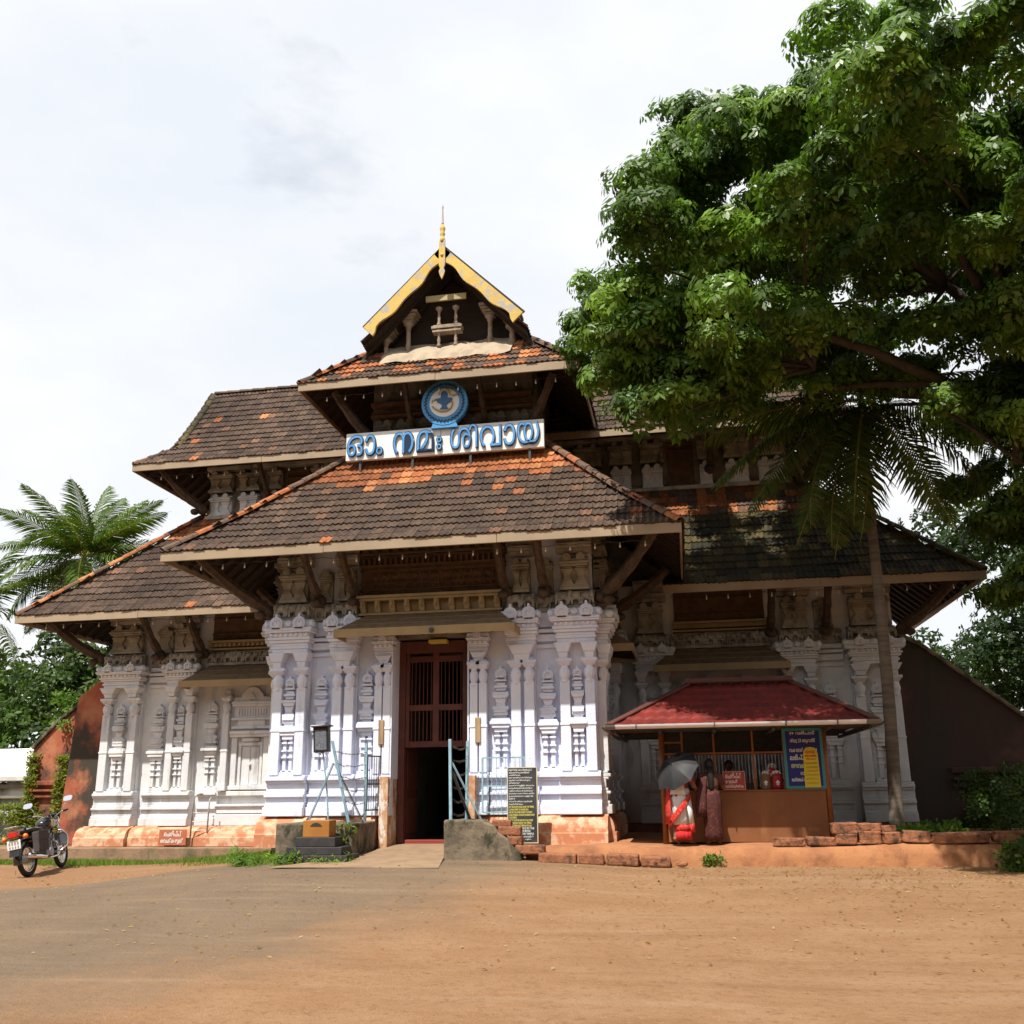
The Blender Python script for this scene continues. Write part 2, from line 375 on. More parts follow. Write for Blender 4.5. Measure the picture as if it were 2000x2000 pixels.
# --- stucco vocabulary; F maps facade-local (x along wall, d out of wall, z) to the world
def F_front(yw): return lambda x, d, z: (x, yw-d, z)
def F_right(xw): return lambda x, d, z: (xw+d, x, z)      # x runs into the depth
def F_left(xw): return lambda x, d, z: (xw-d, x, z)
class WB(MB):
    def to(s, F):
        s.v = [F(x, -y, z) for x, y, z in s.v]; return s   # built with -y out of the wall
def horseshoe(x, z, r, k=14):
    pts = []
    for i in range(k+1):
        t = R(-55) + (R(290))*i/k
        pts.append((x+r*math.cos(t), z+r*.5+r*math.sin(t)))
    return pts
def kudu(w, x, z, r, d):
    """horseshoe gable ornament with a leaf on top, standing d proud"""
    p = horseshoe(x, z+r*.15, r)
    top = max(range(len(p)), key=lambda i: p[i][1])
    p = p[:top]+[(x+r*.28, z+r*1.55), (x+r*.14, z+r*1.78), (x+r*.2, z+r*1.95), (x, z+r*2.15), (x-r*.2, z+r*1.95), (x-r*.14, z+r*1.78), (x-r*.28, z+r*1.55)]+p[top+1:]
    p += [(x-r*1.2, z-.0), (x+r*1.2, z-.0)]
    w.prism(p, -d, 0)
    ring = horseshoe(x, z+r*.3, r*.58, 12)
    for i in range(len(ring)-1):
        a, b = ring[i], ring[i+1]; w.beam((a[0], -d-.008, a[1]), (b[0], -d-.008, b[1]), .025, .028, up=(0,1,0))
    w.ell((x, -d, z+r*.75), (r*.22, .03, r*.22), 8, 4)
def slab(w, x0, x1, z0, z1, d): w.box(x0, x1, -d, 0.02, z0, z1)
def pilaster(F, x, w, z0, z1, z2, mt, proud=.06, base=True):
    """z0 foot, z1 underside of capital, z2 top of capital"""
    s = WB(); d = .10+proud
    zr = z0+(z1-z0)*.42
    slab(s, x-w/2, x+w/2, z0, z1-.30, d)
    slab(s, x-w/2-.012, x+w/2+.012, zr, zr+.05, d+.012)
    p = TB(); p.v, p.f, p.c = s.to(F).v, s.f, s.c
    o = p.build('pilaster', mt, bevel=.008, seg=1)
    c = WB()
    c.lathe(x, -d+.05, [(w*.34, z1-.36), (w*.42, z1-.33), (w*.40, z1-.29), (w*.56, z1-.21), (w*.58, z1-.16), (w*.50, z1-.09), (w*.36, z1-.06), (w*.36, z1-.03)], 12)
    c.frust(x, -d/2, z1-.03, z1+.05, w*.95, d, w*1.45, d+.16)
    slab(c, x-w*.80, x+w*.80, z1+.05, z1+.105, d+.06)
    slab(c, x-w*.45, x+w*.45, z1+.10, z2, d-.01)
    sub(c.to(F), 'capital', mt, o)
    if base:
        b = WB(); slab(b, x-w*.62, x+w*.62, z0-.02, z0+.10, d+.035); slab(b, x-w*.55, x+w*.55, z0+.10, z0+.15, d+.02)
        sub(b.to(F), 'base', mt, o, bevel=.01, seg=1)
    return o
RELIEF = [  # (z fraction from the top down, half-width, depth), two half widths make a taper
    (.00,.02,.30,.34,.11), (.02,.035,.40,.40,.14), (.045,.075,.30,.30,.10), (.075,.10,.42,.42,.15), (.10,.13,.34,.28,.11),
    (.14,.165,.50,.54,.17), (.165,.20,.54,.40,.17), (.20,.26,.36,.24,.13), (.26,.28,.30,.30,.12), (.28,.315,.50,.50,.15), (.315,.34,.42,.42,.17), (.34,.37,.50,.46,.14),
    (.37,.39,.34,.34,.11), (.395,.425,.58,.66,.17), (.425,.455,.66,.66,.19), (.455,.49,.60,.52,.16), (.49,.53,.48,.40,.13)]
def niche_relief(F, x, w, z0, z1, mt, legs=True):
    """tall shrine-on-a-vase relief between pilasters"""
    w = w*rnd.uniform(.94, 1.06); H = (z1-z0); zt = z1-(.16+rnd.uniform(-.015, .02))*H; s = WB(); W = w
    for a, b, w1, w0, d in RELIEF:
        jw = rnd.uniform(.93, 1.07); w1, w0, d = w1*jw, w0*jw, d*rnd.uniform(.92, 1.1)
        za, zb = zt-(b)*H*.95, zt-a*H*.95
        s.frust(x, -d/2, za, zb, 2*w0*W, d, 2*w1*W, d)
    zl = zt-.53*H*.95
    for sx in (-1, 1):
        lx = x+sx*.24*W
        s.box(lx-.13*W, lx+.13*W, -.09, 0, z0+.02, zl)
        for q in (.0, .12, .22): s.box(lx-.2*W, lx+.2*W, -.12, 0, zl-.05-q*H*.6-.035, zl-.05-q*H*.6)
    s.box(x-.62*W, x+.62*W, -.11, 0, z0-.02, z0+.04); s.box(x-.52*W, x+.52*W, -.09, 0, z0+.04, z0+.07)
    p = TB(); p.v, p.f, p.c = s.to(F).v, s.f, s.c
    o = p.build('niche_relief', mt, bevel=.006, seg=1)
    k = WB(); kudu(k, x, zt, .36*W, .13)
    sub(k.to(F), 'pediment', mt, o)
    return o
def corbel(F, x0, x1, z0, z1, mt, n=2, out=.36, legs=2):
    """stepped bracket block over a group of pilasters, crowned by horseshoe medallions"""
    s = WB(); H = z1-z0; xc, hw = (x0+x1)/2, (x1-x0)/2
    steps = [(.30,.38,.80,.62), (.38,.44,.86,.68), (.44,.50,.82,.64), (.50,.56,.92,.76), (.56,.615,.97,.86), (.70,.74,1.04,1.04), (.74,.79,1.08,1.08)]
    for a, b, f, g in steps:
        s.box(xc-hw*f, xc+hw*f, -out*g, .02, z0+a*H, z0+b*H)
    s.box(xc-hw*.9, xc+hw*.9, -out*.82, .02, z0+.615*H, z0+.70*H)
    nb = max(4, int(2*hw/.11))
    for i in range(nb):       # hanging beads
        bx = xc-hw*.92+2*hw*.92*(i+.5)/nb; s.ell((bx, -out*.84, z0+.655*H), (.036, .05, .042), 8, 5)
    lx = [xc-hw*.55, xc+hw*.55] if legs == 2 else [xc]
    for q in lx:              # tapering legs dropping to the pilasters
        s.frust(q, -out*.36, z0+.0*H, z0+.12*H, hw*.34 if legs == 2 else hw*.8, out*.5, hw*.42 if legs == 2 else hw*.95, out*.62)
        s.frust(q, -out*.40, z0+.12*H, z0+.30*H, hw*.46 if legs == 2 else hw*1.0, out*.62, hw*.74 if legs == 2 else hw*1.5, out*.82)
    s.box(xc-hw*1.0, xc+hw*1.0, -out*.9, .02, z0+.79*H, z0+.95*H)
    p = TB(); p.v, p.f, p.c = s.to(F).v, s.f, s.c
    o = p.build('corbel', mt, bevel=.01, seg=1)
    mx = [xc] if n == 1 else [xc-hw*.52, xc+hw*.52]
    for q in mx:
        k = WB(); kudu(k, q, z0+.79*H, min(.135*H, .15), out+.05); sub(k.to(F), 'medallion', mt, o)
    for sx in ((-1, 0, 1) if n == 2 else ()):
        e = WB()
        if sx: e.ell((xc+sx*hw*1.0, -out*.75, z0+.88*H), (.08, out*.3, .085), 8, 6)
        else: e.ell((xc, -out*.92, z0+.88*H), (.09, .06, .075), 8, 6)
        sub(e.to(F), 'scroll', mt, o, smooth=True)
    return o
BEAST = [(-.5,0),(-.36,0),(-.34,.30),(-.1,.34),(.12,.30),(.14,0),(.28,0),(.30,.35),(.36,.2),(.46,.02),(.54,.05),(.52,.4),(.58,.62),(.45,.84),(.28,.86),(.16,.74),(-.2,.78),(-.42,.72),(-.52,.5),(-.56,.25)]
def beast_frieze(F, x0, x1, z0, h, mt, out=.25):
    """row of small carved beasts on a ledge"""
    s = WB(); s.box(x0, x1, -out*.75, .02, z0-.04, z0+.03); s.box(x0, x1, -out*.45, .02, z0+.03, z0+h)
    p = TB(); p.v, p.f, p.c = s.to(F).v, s.f, s.c
    o = p.build('frieze', mt)
    n = max(1, int((x1-x0)/.24)); st = (x1-x0)/n
    for i in range(n):
        q = WB(); xc = x0+st*(i+.5); fl = -1 if rnd.random() < .5 else 1; w = st*.98; hh = h*rnd.uniform(.88, 1.05)
        poly = [(xc+fl*a*w*.95, z0+.03+b*hh) for a, b in BEAST]
        if fl < 0: poly = poly[::-1]
        q.prism(poly, -out*.95, -out*.4)
        q.ell((xc+fl*.36*w, -out*.95, z0+.03+.62*hh), (.17*w, .05, .2*hh), 8, 5)
        q.ell((xc-fl*.1*w, -out*.93, z0+.03+.55*hh), (.34*w, .055, .2*hh), 8, 5)
        sub(q.to(F), 'carved_beast', mt, o)
    return o
def mini_shrine(F, x0, x1, z0, z1, mt, n=2, out=.22):
    """pair of waisted little pillars under a two-lobed cap, as in the upper stucco band"""
    s = WB(); H = z1-z0; xc, hw = (x0+x1)/2, (x1-x0)/2
    s.box(xc-hw, xc+hw, -out*.5, .02, z0, z1-.1*H)
    s.box(xc-hw*1.05, xc+hw*1.05, -out*.95, 0, z0, z0+.08*H); s.box(xc-hw, xc+hw, -out*.85, 0, z0+.08*H, z0+.15*H)
    q = [xc] if n == 1 else [xc-hw*.5, xc+hw*.5]
    ww = hw*(.46 if n == 2 else .8)
    for x in q:
        s.frust(x, -out*.42, z0+.15*H, z0+.26*H, ww*1.9, out*.9, ww*1.5, out*.8)
        s.frust(x, -out*.42, z0+.26*H, z0+.36*H, ww*1.2, out*.75, ww*.95, out*.7)
        s.frust(x, -out*.42, z0+.36*H, z0+.52*H, ww*.95, out*.7, ww*1.6, out*.85)
        s.box(x-ww*.95, x+ww*.95, -out*.95, 0, z0+.52*H, z0+.56*H); s.box(x-ww*.8, x+ww*.8, -out*.85, 0, z0+.57*H, z0+.62*H)
    s.box(xc-hw*1.0, xc+hw*1.0, -out*1.05, 0, z0+.63*H, z0+.68*H); s.box(xc-hw*1.08, xc+hw*1.08, -out*1.2, 0, z0+.69*H, z0+.75*H)
    s.box(xc-hw*1.0, xc+hw*1.0, -out*1.05, 0, z0+.75*H, z0+.82*H)
    for x in q: s.prism(horseshoe(x, z0+.80*H, min(ww*.8, .12*H), 10), -out*1.1, 0)
    p = TB(); p.v, p.f, p.c = s.to(F).v, s.f, s.c
    return p.build('mini_shrine', mt, bevel=.006, seg=1)
def moulding(F, x0, x1, levels, mt, name='moulding'):
    s = WB()
    for z0, z1, d in levels: s.box(x0, x1, -d, .02, z0, z1)
    p = TB(); p.v, p.f, p.c = s.to(F).v, s.f, s.c
    return p.build(name, mt, bevel=.012, seg=2)
def plinth(F, x0, x1, z0, z1, d, mt):
    """bull-nosed orange base"""
    s = WB(); H = z1-z0
    prof = [(0, d+.02), (.42, d+.02), (.46, d-.01), (.48, d-.01)] + [(.50+.46*math.sin(t), d*.45+(d*.52)*math.cos(t)) for t in [i*math.pi/14 for i in range(8)]] + [(1.0, d*.42), (1.0, 0)]
    n = len(prof)
    for x in (x0, x1): s.v += [(x, -dd, z0+f*H) for f, dd in prof]+[(x, 0.02, z0)]
    k = n+1
    for i in range(k): s.f.append((i, i+k, (i+1)%k+k, (i+1)%k)); s.c.append(None)
    s.f.append(tuple(range(k))[::-1]); s.f.append(tuple(range(k, 2*k))); s.c += [None, None]
    p = TB(); p.v, p.f, p.c = s.to(F).v, s.f, s.c
    return p.build('plinth', mt)
def base_block(F, x0, x1, z0, z1, mt, d=.22):
    H = z1-z0
    return moulding(F, x0, x1, [(z0, z0+.22*H, d+.06), (z0+.22*H, z0+.30*H, d+.02), (z0+.30*H, z0+.46*H, d-.02), (z0+.46*H, z0+.53*H, d+.04),
                                (z0+.53*H, z0+.60*H, d-.01), (z0+.60*H, z0+.80*H, d-.04), (z0+.80*H, z0+.86*H, d+.01), (z0+.86*H, z0+.94*H, d+.05), (z0+.94*H, z1, d)], mt, 'base_moulding')

def bay_pair(F, xa, xb, zz, mt, mtu, w=.2, relief=True, pier=.10, crown=True, n=2):
    """two pilasters on a shallow pier, relief between, corbel, beasts and little shrine above"""
    zp, zb, zs, zc, zf, zm, zt = zz         # plinth top, base top, shaft top, corbel bottom, corbel top, mini bottom, mini top
    x0, x1 = xa-w*.62, xb+w*.62
    moulding(F, x0, x1, [(zb-.03, zc+.35, pier)], mt, 'pier')
    F2 = lambda x, d, z: F(x, d+pier, z)
    base_block(F, x0-.04, x1+.04, zp, zb, mt, pier+.14)
    for x in (xa, xb): pilaster(F2, x, w, zb, zs, zc+.06, mt, base=False)
    if relief: niche_relief(F2, (xa+xb)/2, min((xb-xa-w)*.82, .34), zb+.02, zs+.12, mt)
    if crown:
        corbel(F2, x0-.10, x1+.10, zc, zf, mt, n=n, legs=2 if xb-xa > .3 else 1)
        beast_frieze(F2, x0-.02, x1+.02, zf+.0, zm-zf-.02, mtu)
        mini_shrine(F2, x0+.08, x1-.08, zm, zt, mtu)
        moulding(F2, x0, x1, [(zt, zt+.10, .16), (zt+.10, zt+.2, .24), (zt+.22, zt+.45, .14), (zt+.45, zt+.52, .22)], mtu, 'cornice')
def bay_recess(F, x, zz, mt, mtu, hw=.26, w=.30):
    zp, zb, zs, zc, zf, zm, zt = zz
    base_block(F, x-hw*.8, x+hw*.8, zp, zb, mt, .14)
    niche_relief(F, x, w, zb+.02, zs+.10, mt)
    moulding(F, x-hw, x+hw, [(zc+.25, zc+.33, .06), (zc+.38, zc+.52, .10), (zc+.55, zc+.62, .15), (zc+.66, zf-.05, .08)], mt, 'string_course')
    beast_frieze(F, x-hw, x+hw, zf, zm-zf-.02, mtu, .18)
    mini_shrine(F, x-hw*.55, x+hw*.55, zm, zt-.03, mtu, n=1, out=.14)

# --- central block, front
ZC = (1.17, 1.95, 3.95, 4.05, 5.06, 5.40, 6.15)
F0 = F_front(.02)
for xa, xb, rel in ((-3.16, -2.66, 1), (-1.92, -1.66, 0), (1.72, 1.98, 0), (2.68, 3.16, 1)):
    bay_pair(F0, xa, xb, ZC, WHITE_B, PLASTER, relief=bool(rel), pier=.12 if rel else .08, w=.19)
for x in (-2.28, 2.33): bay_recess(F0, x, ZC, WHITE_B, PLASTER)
for x in (-1.32, 1.40):
    base_block(F0, x-.22, x+.22, ZC[0], ZC[1], WHITE_B, .14); niche_relief(F0, x, .30, 1.97, 4.05, WHITE_B)
for xa, xb in ((-1.06, -.88), (.88, 1.06)):
    base_block(F0, xa-.1, xb+.1, ZC[0], ZC[1], WHITE_B, .2)
    for x in (xa, xb): pilaster(lambda x, d, z: (x, .02-d-.06, z), x, .155, 1.95, 3.95, 4.1, WHITE_B, base=False)
    corbel(lambda x, d, z: (x, .02-d-.06, z), xa-.13, xb+.13, 4.08, 4.66, WHITE_B, n=1, out=.22, legs=1)
for x0, x1 in ((-3.42, -2.42), (-2.42, -1.05), (2.08, 3.42)):
    plinth(F0, x0+.004, x1-.004, .60, 1.17, .42 if abs(x0+x1) > 5 else .30, ORANGE)
plinth(F0, .95, 2.076, .60, 1.17, .26, ORANGE)
# door jambs painted with an orange dado
for x0, x1 in ((-.80, -.775), (.755, .78)):
    TB().box(x0-.003, x1+.003, -.18, .6, 1.85, 4.60).build('jamb', WHITE_B)
JAMB_O = mat('orange_dado', (.46,.22,.11), (.60,.42,.28), 4, rough=.9, bump=.3, stain=(.70,.62,.55), sscale=5, slo=.5, shi=.6, sstretch=(1,1,.5))
for x0, x1 in ((-.965, -.79), (.77, .945)):
    TB().box(x0, x1, -.27, .6, .55, 1.90).build('dado', JAMB_O, bevel=.01)
PLAQ = mat('bare_grey_timber', (.42,.29,.17), (.25,.16,.09), 7, rough=.8, bump=.5, bscale=30, stretch=(1,1,.15), stain=(.75,.72,.7), sscale=6, slo=.58, shi=.62)
for x in (-.97, .97):
    TB().box(x-.055, x+.055, -.235, -.18, 2.50, 2.98).build('timber_plaque', PLAQ, bevel=.012)
# central block, both flanks
for s in (1, -1):
    Fs = F_right(3.22) if s > 0 else F_left(-3.22)
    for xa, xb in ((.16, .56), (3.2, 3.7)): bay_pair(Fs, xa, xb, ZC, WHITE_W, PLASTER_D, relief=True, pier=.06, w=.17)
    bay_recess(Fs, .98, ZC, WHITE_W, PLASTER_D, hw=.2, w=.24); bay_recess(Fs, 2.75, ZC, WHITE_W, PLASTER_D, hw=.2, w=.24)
    plinth(Fs, .0, 4.0, .60, 1.17, .30, ORANGE)

# --- wings
ZW = (.86, 1.69, 3.86, 3.98, 4.80, 5.10, 5.85)
def blind_window(F, x, mt):
    z0, z1 = 1.69, 4.12
    o = moulding(F, x-.52, x+.52, [(z0, z0+.1, .12), (z0+.1, 3.76, .012), (2.95, 3.02, .16), (3.02, 3.1, .2), (3.15, 3.22, .12), (3.36, 3.42, .14), (3.70, 3.76, .14), (3.76, 3.82, .18)], mt, 'blind_window')
    s = WB()
    for sx in (-1, 1):
        s.box(x+sx*.42-.07, x+sx*.42+.07, -.10, 0, z0+.1, 2.95); s.box(x+sx*.28-.035, x+sx*.28+.035, -.06, 0, z0+.1, 2.82)
        s.box(x+sx*.12-.10, x+sx*.12+.10, -.03, 0, z0+.12, 2.72)
    s.box(x-.32, x+.32, -.07, 0, 2.74, 2.82); s.box(x-.22, x+.22, -.09, 0, 2.84, 2.93)
    s.ell((x, -.05, 2.28), (.035, .05, .05), 8, 5)
    sub(s.to(F), 'frame', mt, o, bevel=.006, seg=1)
    s = WB(); s.box(x-.46, x+.46, -.07, 0, 3.42, 3.70)
    for i in range(11): s.box(x-.36+i*.072-.018, x-.36+i*.072+.018, -.105, 0, 3.48, 3.64)
    s.box(x-.36, x+.36, -.09, 0, 3.22, 3.36); s.prism([(x-.5, 3.82), (x+.5, 3.82), (x+.46, 3.92), (x+.3, 3.93), (x+.26, 4.02), (x+.14, 4.14), (x, 4.18), (x-.14, 4.14), (x-.26, 4.02), (x-.3, 3.93), (x-.46, 3.92)], -.12, 0)
    kudu(s, x, 3.86, .09, .15)
    sub(s.to(F), 'pediment', mt, o)
for s in (-1, 1):
    Fw = (lambda x, d, z: (-x, 4.02-d, z)) if s < 0 else F_front(4.02)
    MT = WHITE_W
    bay_pair(Fw, 8.76, 9.50, ZW, MT, PLASTER, relief=True, pier=.14, w=.21)
    bay_recess(Fw, 8.15, ZW, MT, PLASTER, hw=.36, w=.34)
    bay_pair(Fw, 7.26, 7.74, ZW, MT, PLASTER, relief=True, pier=.10, w=.18)
    niche_relief(Fw, 6.70, .34, 1.71, 3.95, MT); base_block(Fw, 6.45, 6.95, .86, 1.69, MT, .14)
    for x in (6.32, 5.0): pilaster(Fw, x, .17, 1.69, 3.86, 4.1, MT)
    blind_window(Fw, 5.66, MT)
    moulding(Fw, 4.4, 6.5, [(.86, 1.12, .16), (1.14, 1.3, .10), (1.3, 1.36, .15), (1.55, 1.66, .13)], MT, 'base_moulding')
    bay_pair(Fw, 3.98, 4.5, ZW, MT, PLASTER, relief=True, pier=.1, w=.18)
    for k, (a, b) in enumerate(((8.5, 9.86), (7.05, 8.5), (5.4, 7.05), (3.5, 5.4))):
        plinth(Fw, a+.006, b-.006, .41, .86, (.62, .5, .58, .6)[k], ORANGE if s < 0 else mat('dark_red_plinth', (.20,.075,.05), (.13,.055,.04), 4, rough=.9, bump=.3))  # right wing's plinth is a darker red than the left
    # frieze of the recessed stretch and timber louvre over the canopy
    beast_frieze(Fw, 4.7, 6.95, 4.78, .32, PLASTER, .2)
    moulding(Fw, 4.75, 6.9, [(5.12, 5.16, .25), (5.2, 5.3, .2), (5.3, 5.36, .26)], CANOPY_E, 'timber_cornice')
    t = moulding(Fw, 4.8, 6.85, [(5.36, 6.2, .08), (5.52, 5.56, .14), (5.9, 5.94, .14)], CARVED, 'timber_screen')
    q = WB()
    for i in range(16): q.box(4.9+i*.125-.02, 4.9+i*.125+.02, -.28, -.2, 5.2, 5.27)
    sub(q.to(Fw), 'dentil_row', CANOPY_E, t)

def canopy(F, x0, x1, zt, zb, d0, d1, mt, me):
    """hipped sheet awning with a fascia"""
    i = .42; s = WB()
    a = [(x0+i, -d0, zt), (x1-i, -d0, zt), (x1, -d1, zb), (x0, -d1, zb), (x0, .0, zb), (x1, .0, zb), (x0+i, 0, zt), (x1-i, 0, zt)]
    s.add(a, [(3, 2, 1, 0), (0, 1, 7, 6), (4, 3, 0, 6), (2, 5, 7, 1)])
    s.add([(x, y, z-.035) for x, y, z in a], [(0, 1, 2, 3), (6, 0, 3, 4), (1, 7, 5, 2)])
    # slight laps across the sheet
    for t in (.34, .67):
        z = lerp(zt, zb, t); d = lerp(d0, d1, t); ii = i*(1-t)
        s.box(x0+ii+.02, x1-ii-.02, -d-.012, -d+.012, z-.004, z+.012)
    p = TB(); p.v, p.f, p.c = s.to(F).v, s.f, s.c
    o = p.build('canopy', mt)
    s = WB(); s.box(x0-.02, x1+.02, -d1-.035, -d1+.005, zb-.15, zb+.012); s.box(x0-.02, x0+.02, -d1+.006, 0, zb-.15, zb+.012); s.box(x1-.02, x1+.02, -d1+.006, 0, zb-.15, zb+.012)
    sub(s.to(F), 'fascia', me, o, bevel=.006, seg=1)
    s = WB(); k = int((x1-x0)/.5)
    for j in range(k+1):
        x = lerp(x0+.1, x1-.1, j/k); s.beam((x, -.02, zb+.02), (x, -d1+.03, zb-.08), .05, .07)
    sub(s.to(F), 'bracket_arms', SOFFIT, o)
    return o
canopy(F0, -1.74, 1.82, 5.06, 4.68, .30, .92, CANOPY, CANOPY_E)
for s in (-1, 1):
    Fw = (lambda x, d, z: (-x, 4.02-d, z)) if s < 0 else F_front(4.02)
    canopy(Fw, 4.3, 7.25, 4.72, 4.28, .16, .85, CANOPY, CANOPY_E)
    Fs = F_right(3.22) if s > 0 else F_left(-3.22)
    canopy(Fs, 1.1, 2.9, 4.9, 4.5, .2, .7, CANOPY, CANOPY_E)

# --- bracketed shelf and carved timber screen above the door
s = WB()
s.box(-1.48, 1.48, -.34, .02, 5.055, 5.10); s.box(-1.42, 1.42, -.20, .02, 5.10, 5.34); s.box(-1.55, 1.55, -.40, .02, 5.34, 5.39); s.box(-1.58, 1.58, -.44, .02, 5.39, 5.45)
sh = TB(); sh.v, sh.f, sh.c = s.to(F0).v, s.f, s.c; shelf = sh.build('shelf', CANOPY_E, bevel=.006, seg=1)
for i in range(10):
    x = -1.38+i*2.76/9; q = WB(); q.frust(x, -.25, 5.11, 5.20, .10, .12, .12, .20); q.frust(x, -.27, 5.20, 5.34, .12, .22, .09, .26); q.box(x-.018, x+.018, -.43, -.36, 5.22, 5.33)
    sub(q.to(F0), 'bracket', CANOPY_E, shelf)
s = WB(); s.box(-1.5, 1.5, -.16, .02, 5.46, 6.9)
for z, d in ((5.58, .2), (5.72, .19), (5.99, .2), (6.08, .24), (6.26, .22), (6.33, .27)): s.box(-1.52, 1.52, -d, 0, z, z+.035)
sc = TB(); sc.v, sc.f, sc.c = s.to(F0).v, s.f, s.c; screen = sc.build('carved_screen', CARVED)
for i in range(12):          # animals in procession
    q = WB(); xc = -1.18+i*.215; poly = [(xc+a*.21, 5.74+b*.24) for a, b in BEAST]; q.prism(poly, -.205, -.15); q.ell((xc, -.2, 5.87), (.07, .03, .045), 8, 4); sub(q.to(F0), 'carved_animal', CARVED, screen)
q = WB()
for i in range(24): q.ell((-1.38+i*.12, -.17, 5.655), (.035, .03, .03), 8, 4)
for i in range(26): q.box(-1.42+i*.114-.02, -1.42+i*.114+.02, -.25, -.16, 6.12, 6.25)
for i in range(14): q.prism([(-1.4+i*.215-.1, 6.37), (-1.4+i*.215+.1, 6.37), (-1.4+i*.215, 6.50)], -.24, -.15)
tag(sub(q.to(F0), 'carved_trim', CARVED, screen), kind='stuff')
# round boss on the canopy fascia
q = TB(); q.tube([(.22, -.94, 4.60), (.22, -.99, 4.60)], [.05, .042], 12); q.build('boss', STEEL_D)

# --- door
fr = TB(); fr.box(-.775, -.64, .28, .46, .63, 4.58); fr.box(.62, .755, .28, .46, .63, 4.58); fr.box(-.64, .62, .28, .46, 4.34, 4.58)
fr.build('door_frame', DOOR, bevel=.01)
TB().box(-.64, .62, .33, .45, .58, .70).build('threshold', mat('red_oxide_cement', (.25,.045,.035), rough=.6), bevel=.01)
gr = TB()
for x in (-.64, -.075, .54): gr.box(x, x+.08 if x != -.075 else x+.13, .31, .39, 2.46, 4.339)
for z in (2.46, 3.18, 4.16): gr.box(-.56, .54, .318, .382, z, z+.12)
grille = gr.build('door_grille', DOOR, bevel=.008, seg=1)
for x0, x1 in ((-.56, -.075), (.055, .54)):
    n = 6
    for i in range(n):
        x = lerp(x0, x1, (i+.5)/n); b = MB(); b.tube([(x, .35, 2.56), (x, .35, 4.2)], .009, 6); sub(b, 'bar', DOOR, grille)
lf = TB()      # the two leaves stand open, folded inward along the passage
lf.box(-.70, -.655, .47, 1.25, .70, 2.5); lf.box(-.645, -.63, .50, 1.22, .8, 1.5); lf.box(-.645, -.63, .50, 1.22, 1.65, 2.4)
lf.build('door_leaf', DOOR, bevel=.006)
lf = TB(); lf.box(.635, .68, .47, 1.25, .70, 2.5); lf.box(.61, .625, .50, 1.22, .8, 1.5); lf.build('door_leaf', DOOR, bevel=.006)
TB().box(-.10, .28, .02, .22, 4.50, 4.57).build('lamp_fitting', mat('yellow_plastic', (.62,.45,.08), rough=.5), bevel=.01)
# ================================================================ roofs
TILES = []          # (distance, position, U, V, Nrm, colour, face name)
RIDGES = []         # (p0, p1, colour)
DARKC = [(.098,.062,.045), (.114,.073,.052), (.082,.055,.042), (.130,.084,.058), (.104,.069,.051)]
ORNGC = [(.46,.17,.065), (.40,.14,.055), (.52,.22,.09), (.36,.13,.06)]
MIDC = [(.16,.10,.07), (.20,.105,.065), (.14,.09,.066)]
MOSSC = [(.055,.048,.022), (.04,.036,.022), (.075,.062,.028), (.11,.085,.035), (.035,.03,.022)]
tr = random.Random(5)
def tile_col(style, h, H, x): return tuple(c*.86 for c in tile_col0(style, h, H, x))
def tile_col0(style, h, H, x):
    q = tr.random()
    if style == 'porch':
        if h > H*.60+.08*math.sin(x*1.3)+.05*math.sin(x*5): return tr.choice(ORNGC) if q < .96 else tr.choice(MIDC)
        if h > H*.53 and q < .4: return tr.choice(ORNGC+MIDC+MIDC)
        if q < .008: return tr.choice(ORNGC)
        if q < .09: return tr.choice(MIDC)
    elif style == 'wing':
        if h > H*.70: return tr.choice(ORNGC) if q < .75 else tr.choice(MIDC)
        if q < .015: return tr.choice(ORNGC)
        if q < .08: return tr.choice(MIDC)
    elif style == 'upper':
        if q < .02: return tr.choice(ORNGC)
        if q < .10: return tr.choice(MIDC)
    elif style == 'skirt':
        if q < .30 or (h > H*.45 and q < .6): return tr.choice(ORNGC)
        if q < .55: return tr.choice(MIDC)
    elif style == 'moss':
        if h > H*.66: return tr.choice(MIDC) if q < .6 else tr.choice(ORNGC)
        return tr.choice(MOSSC)
    return tr.choice(DARKC)
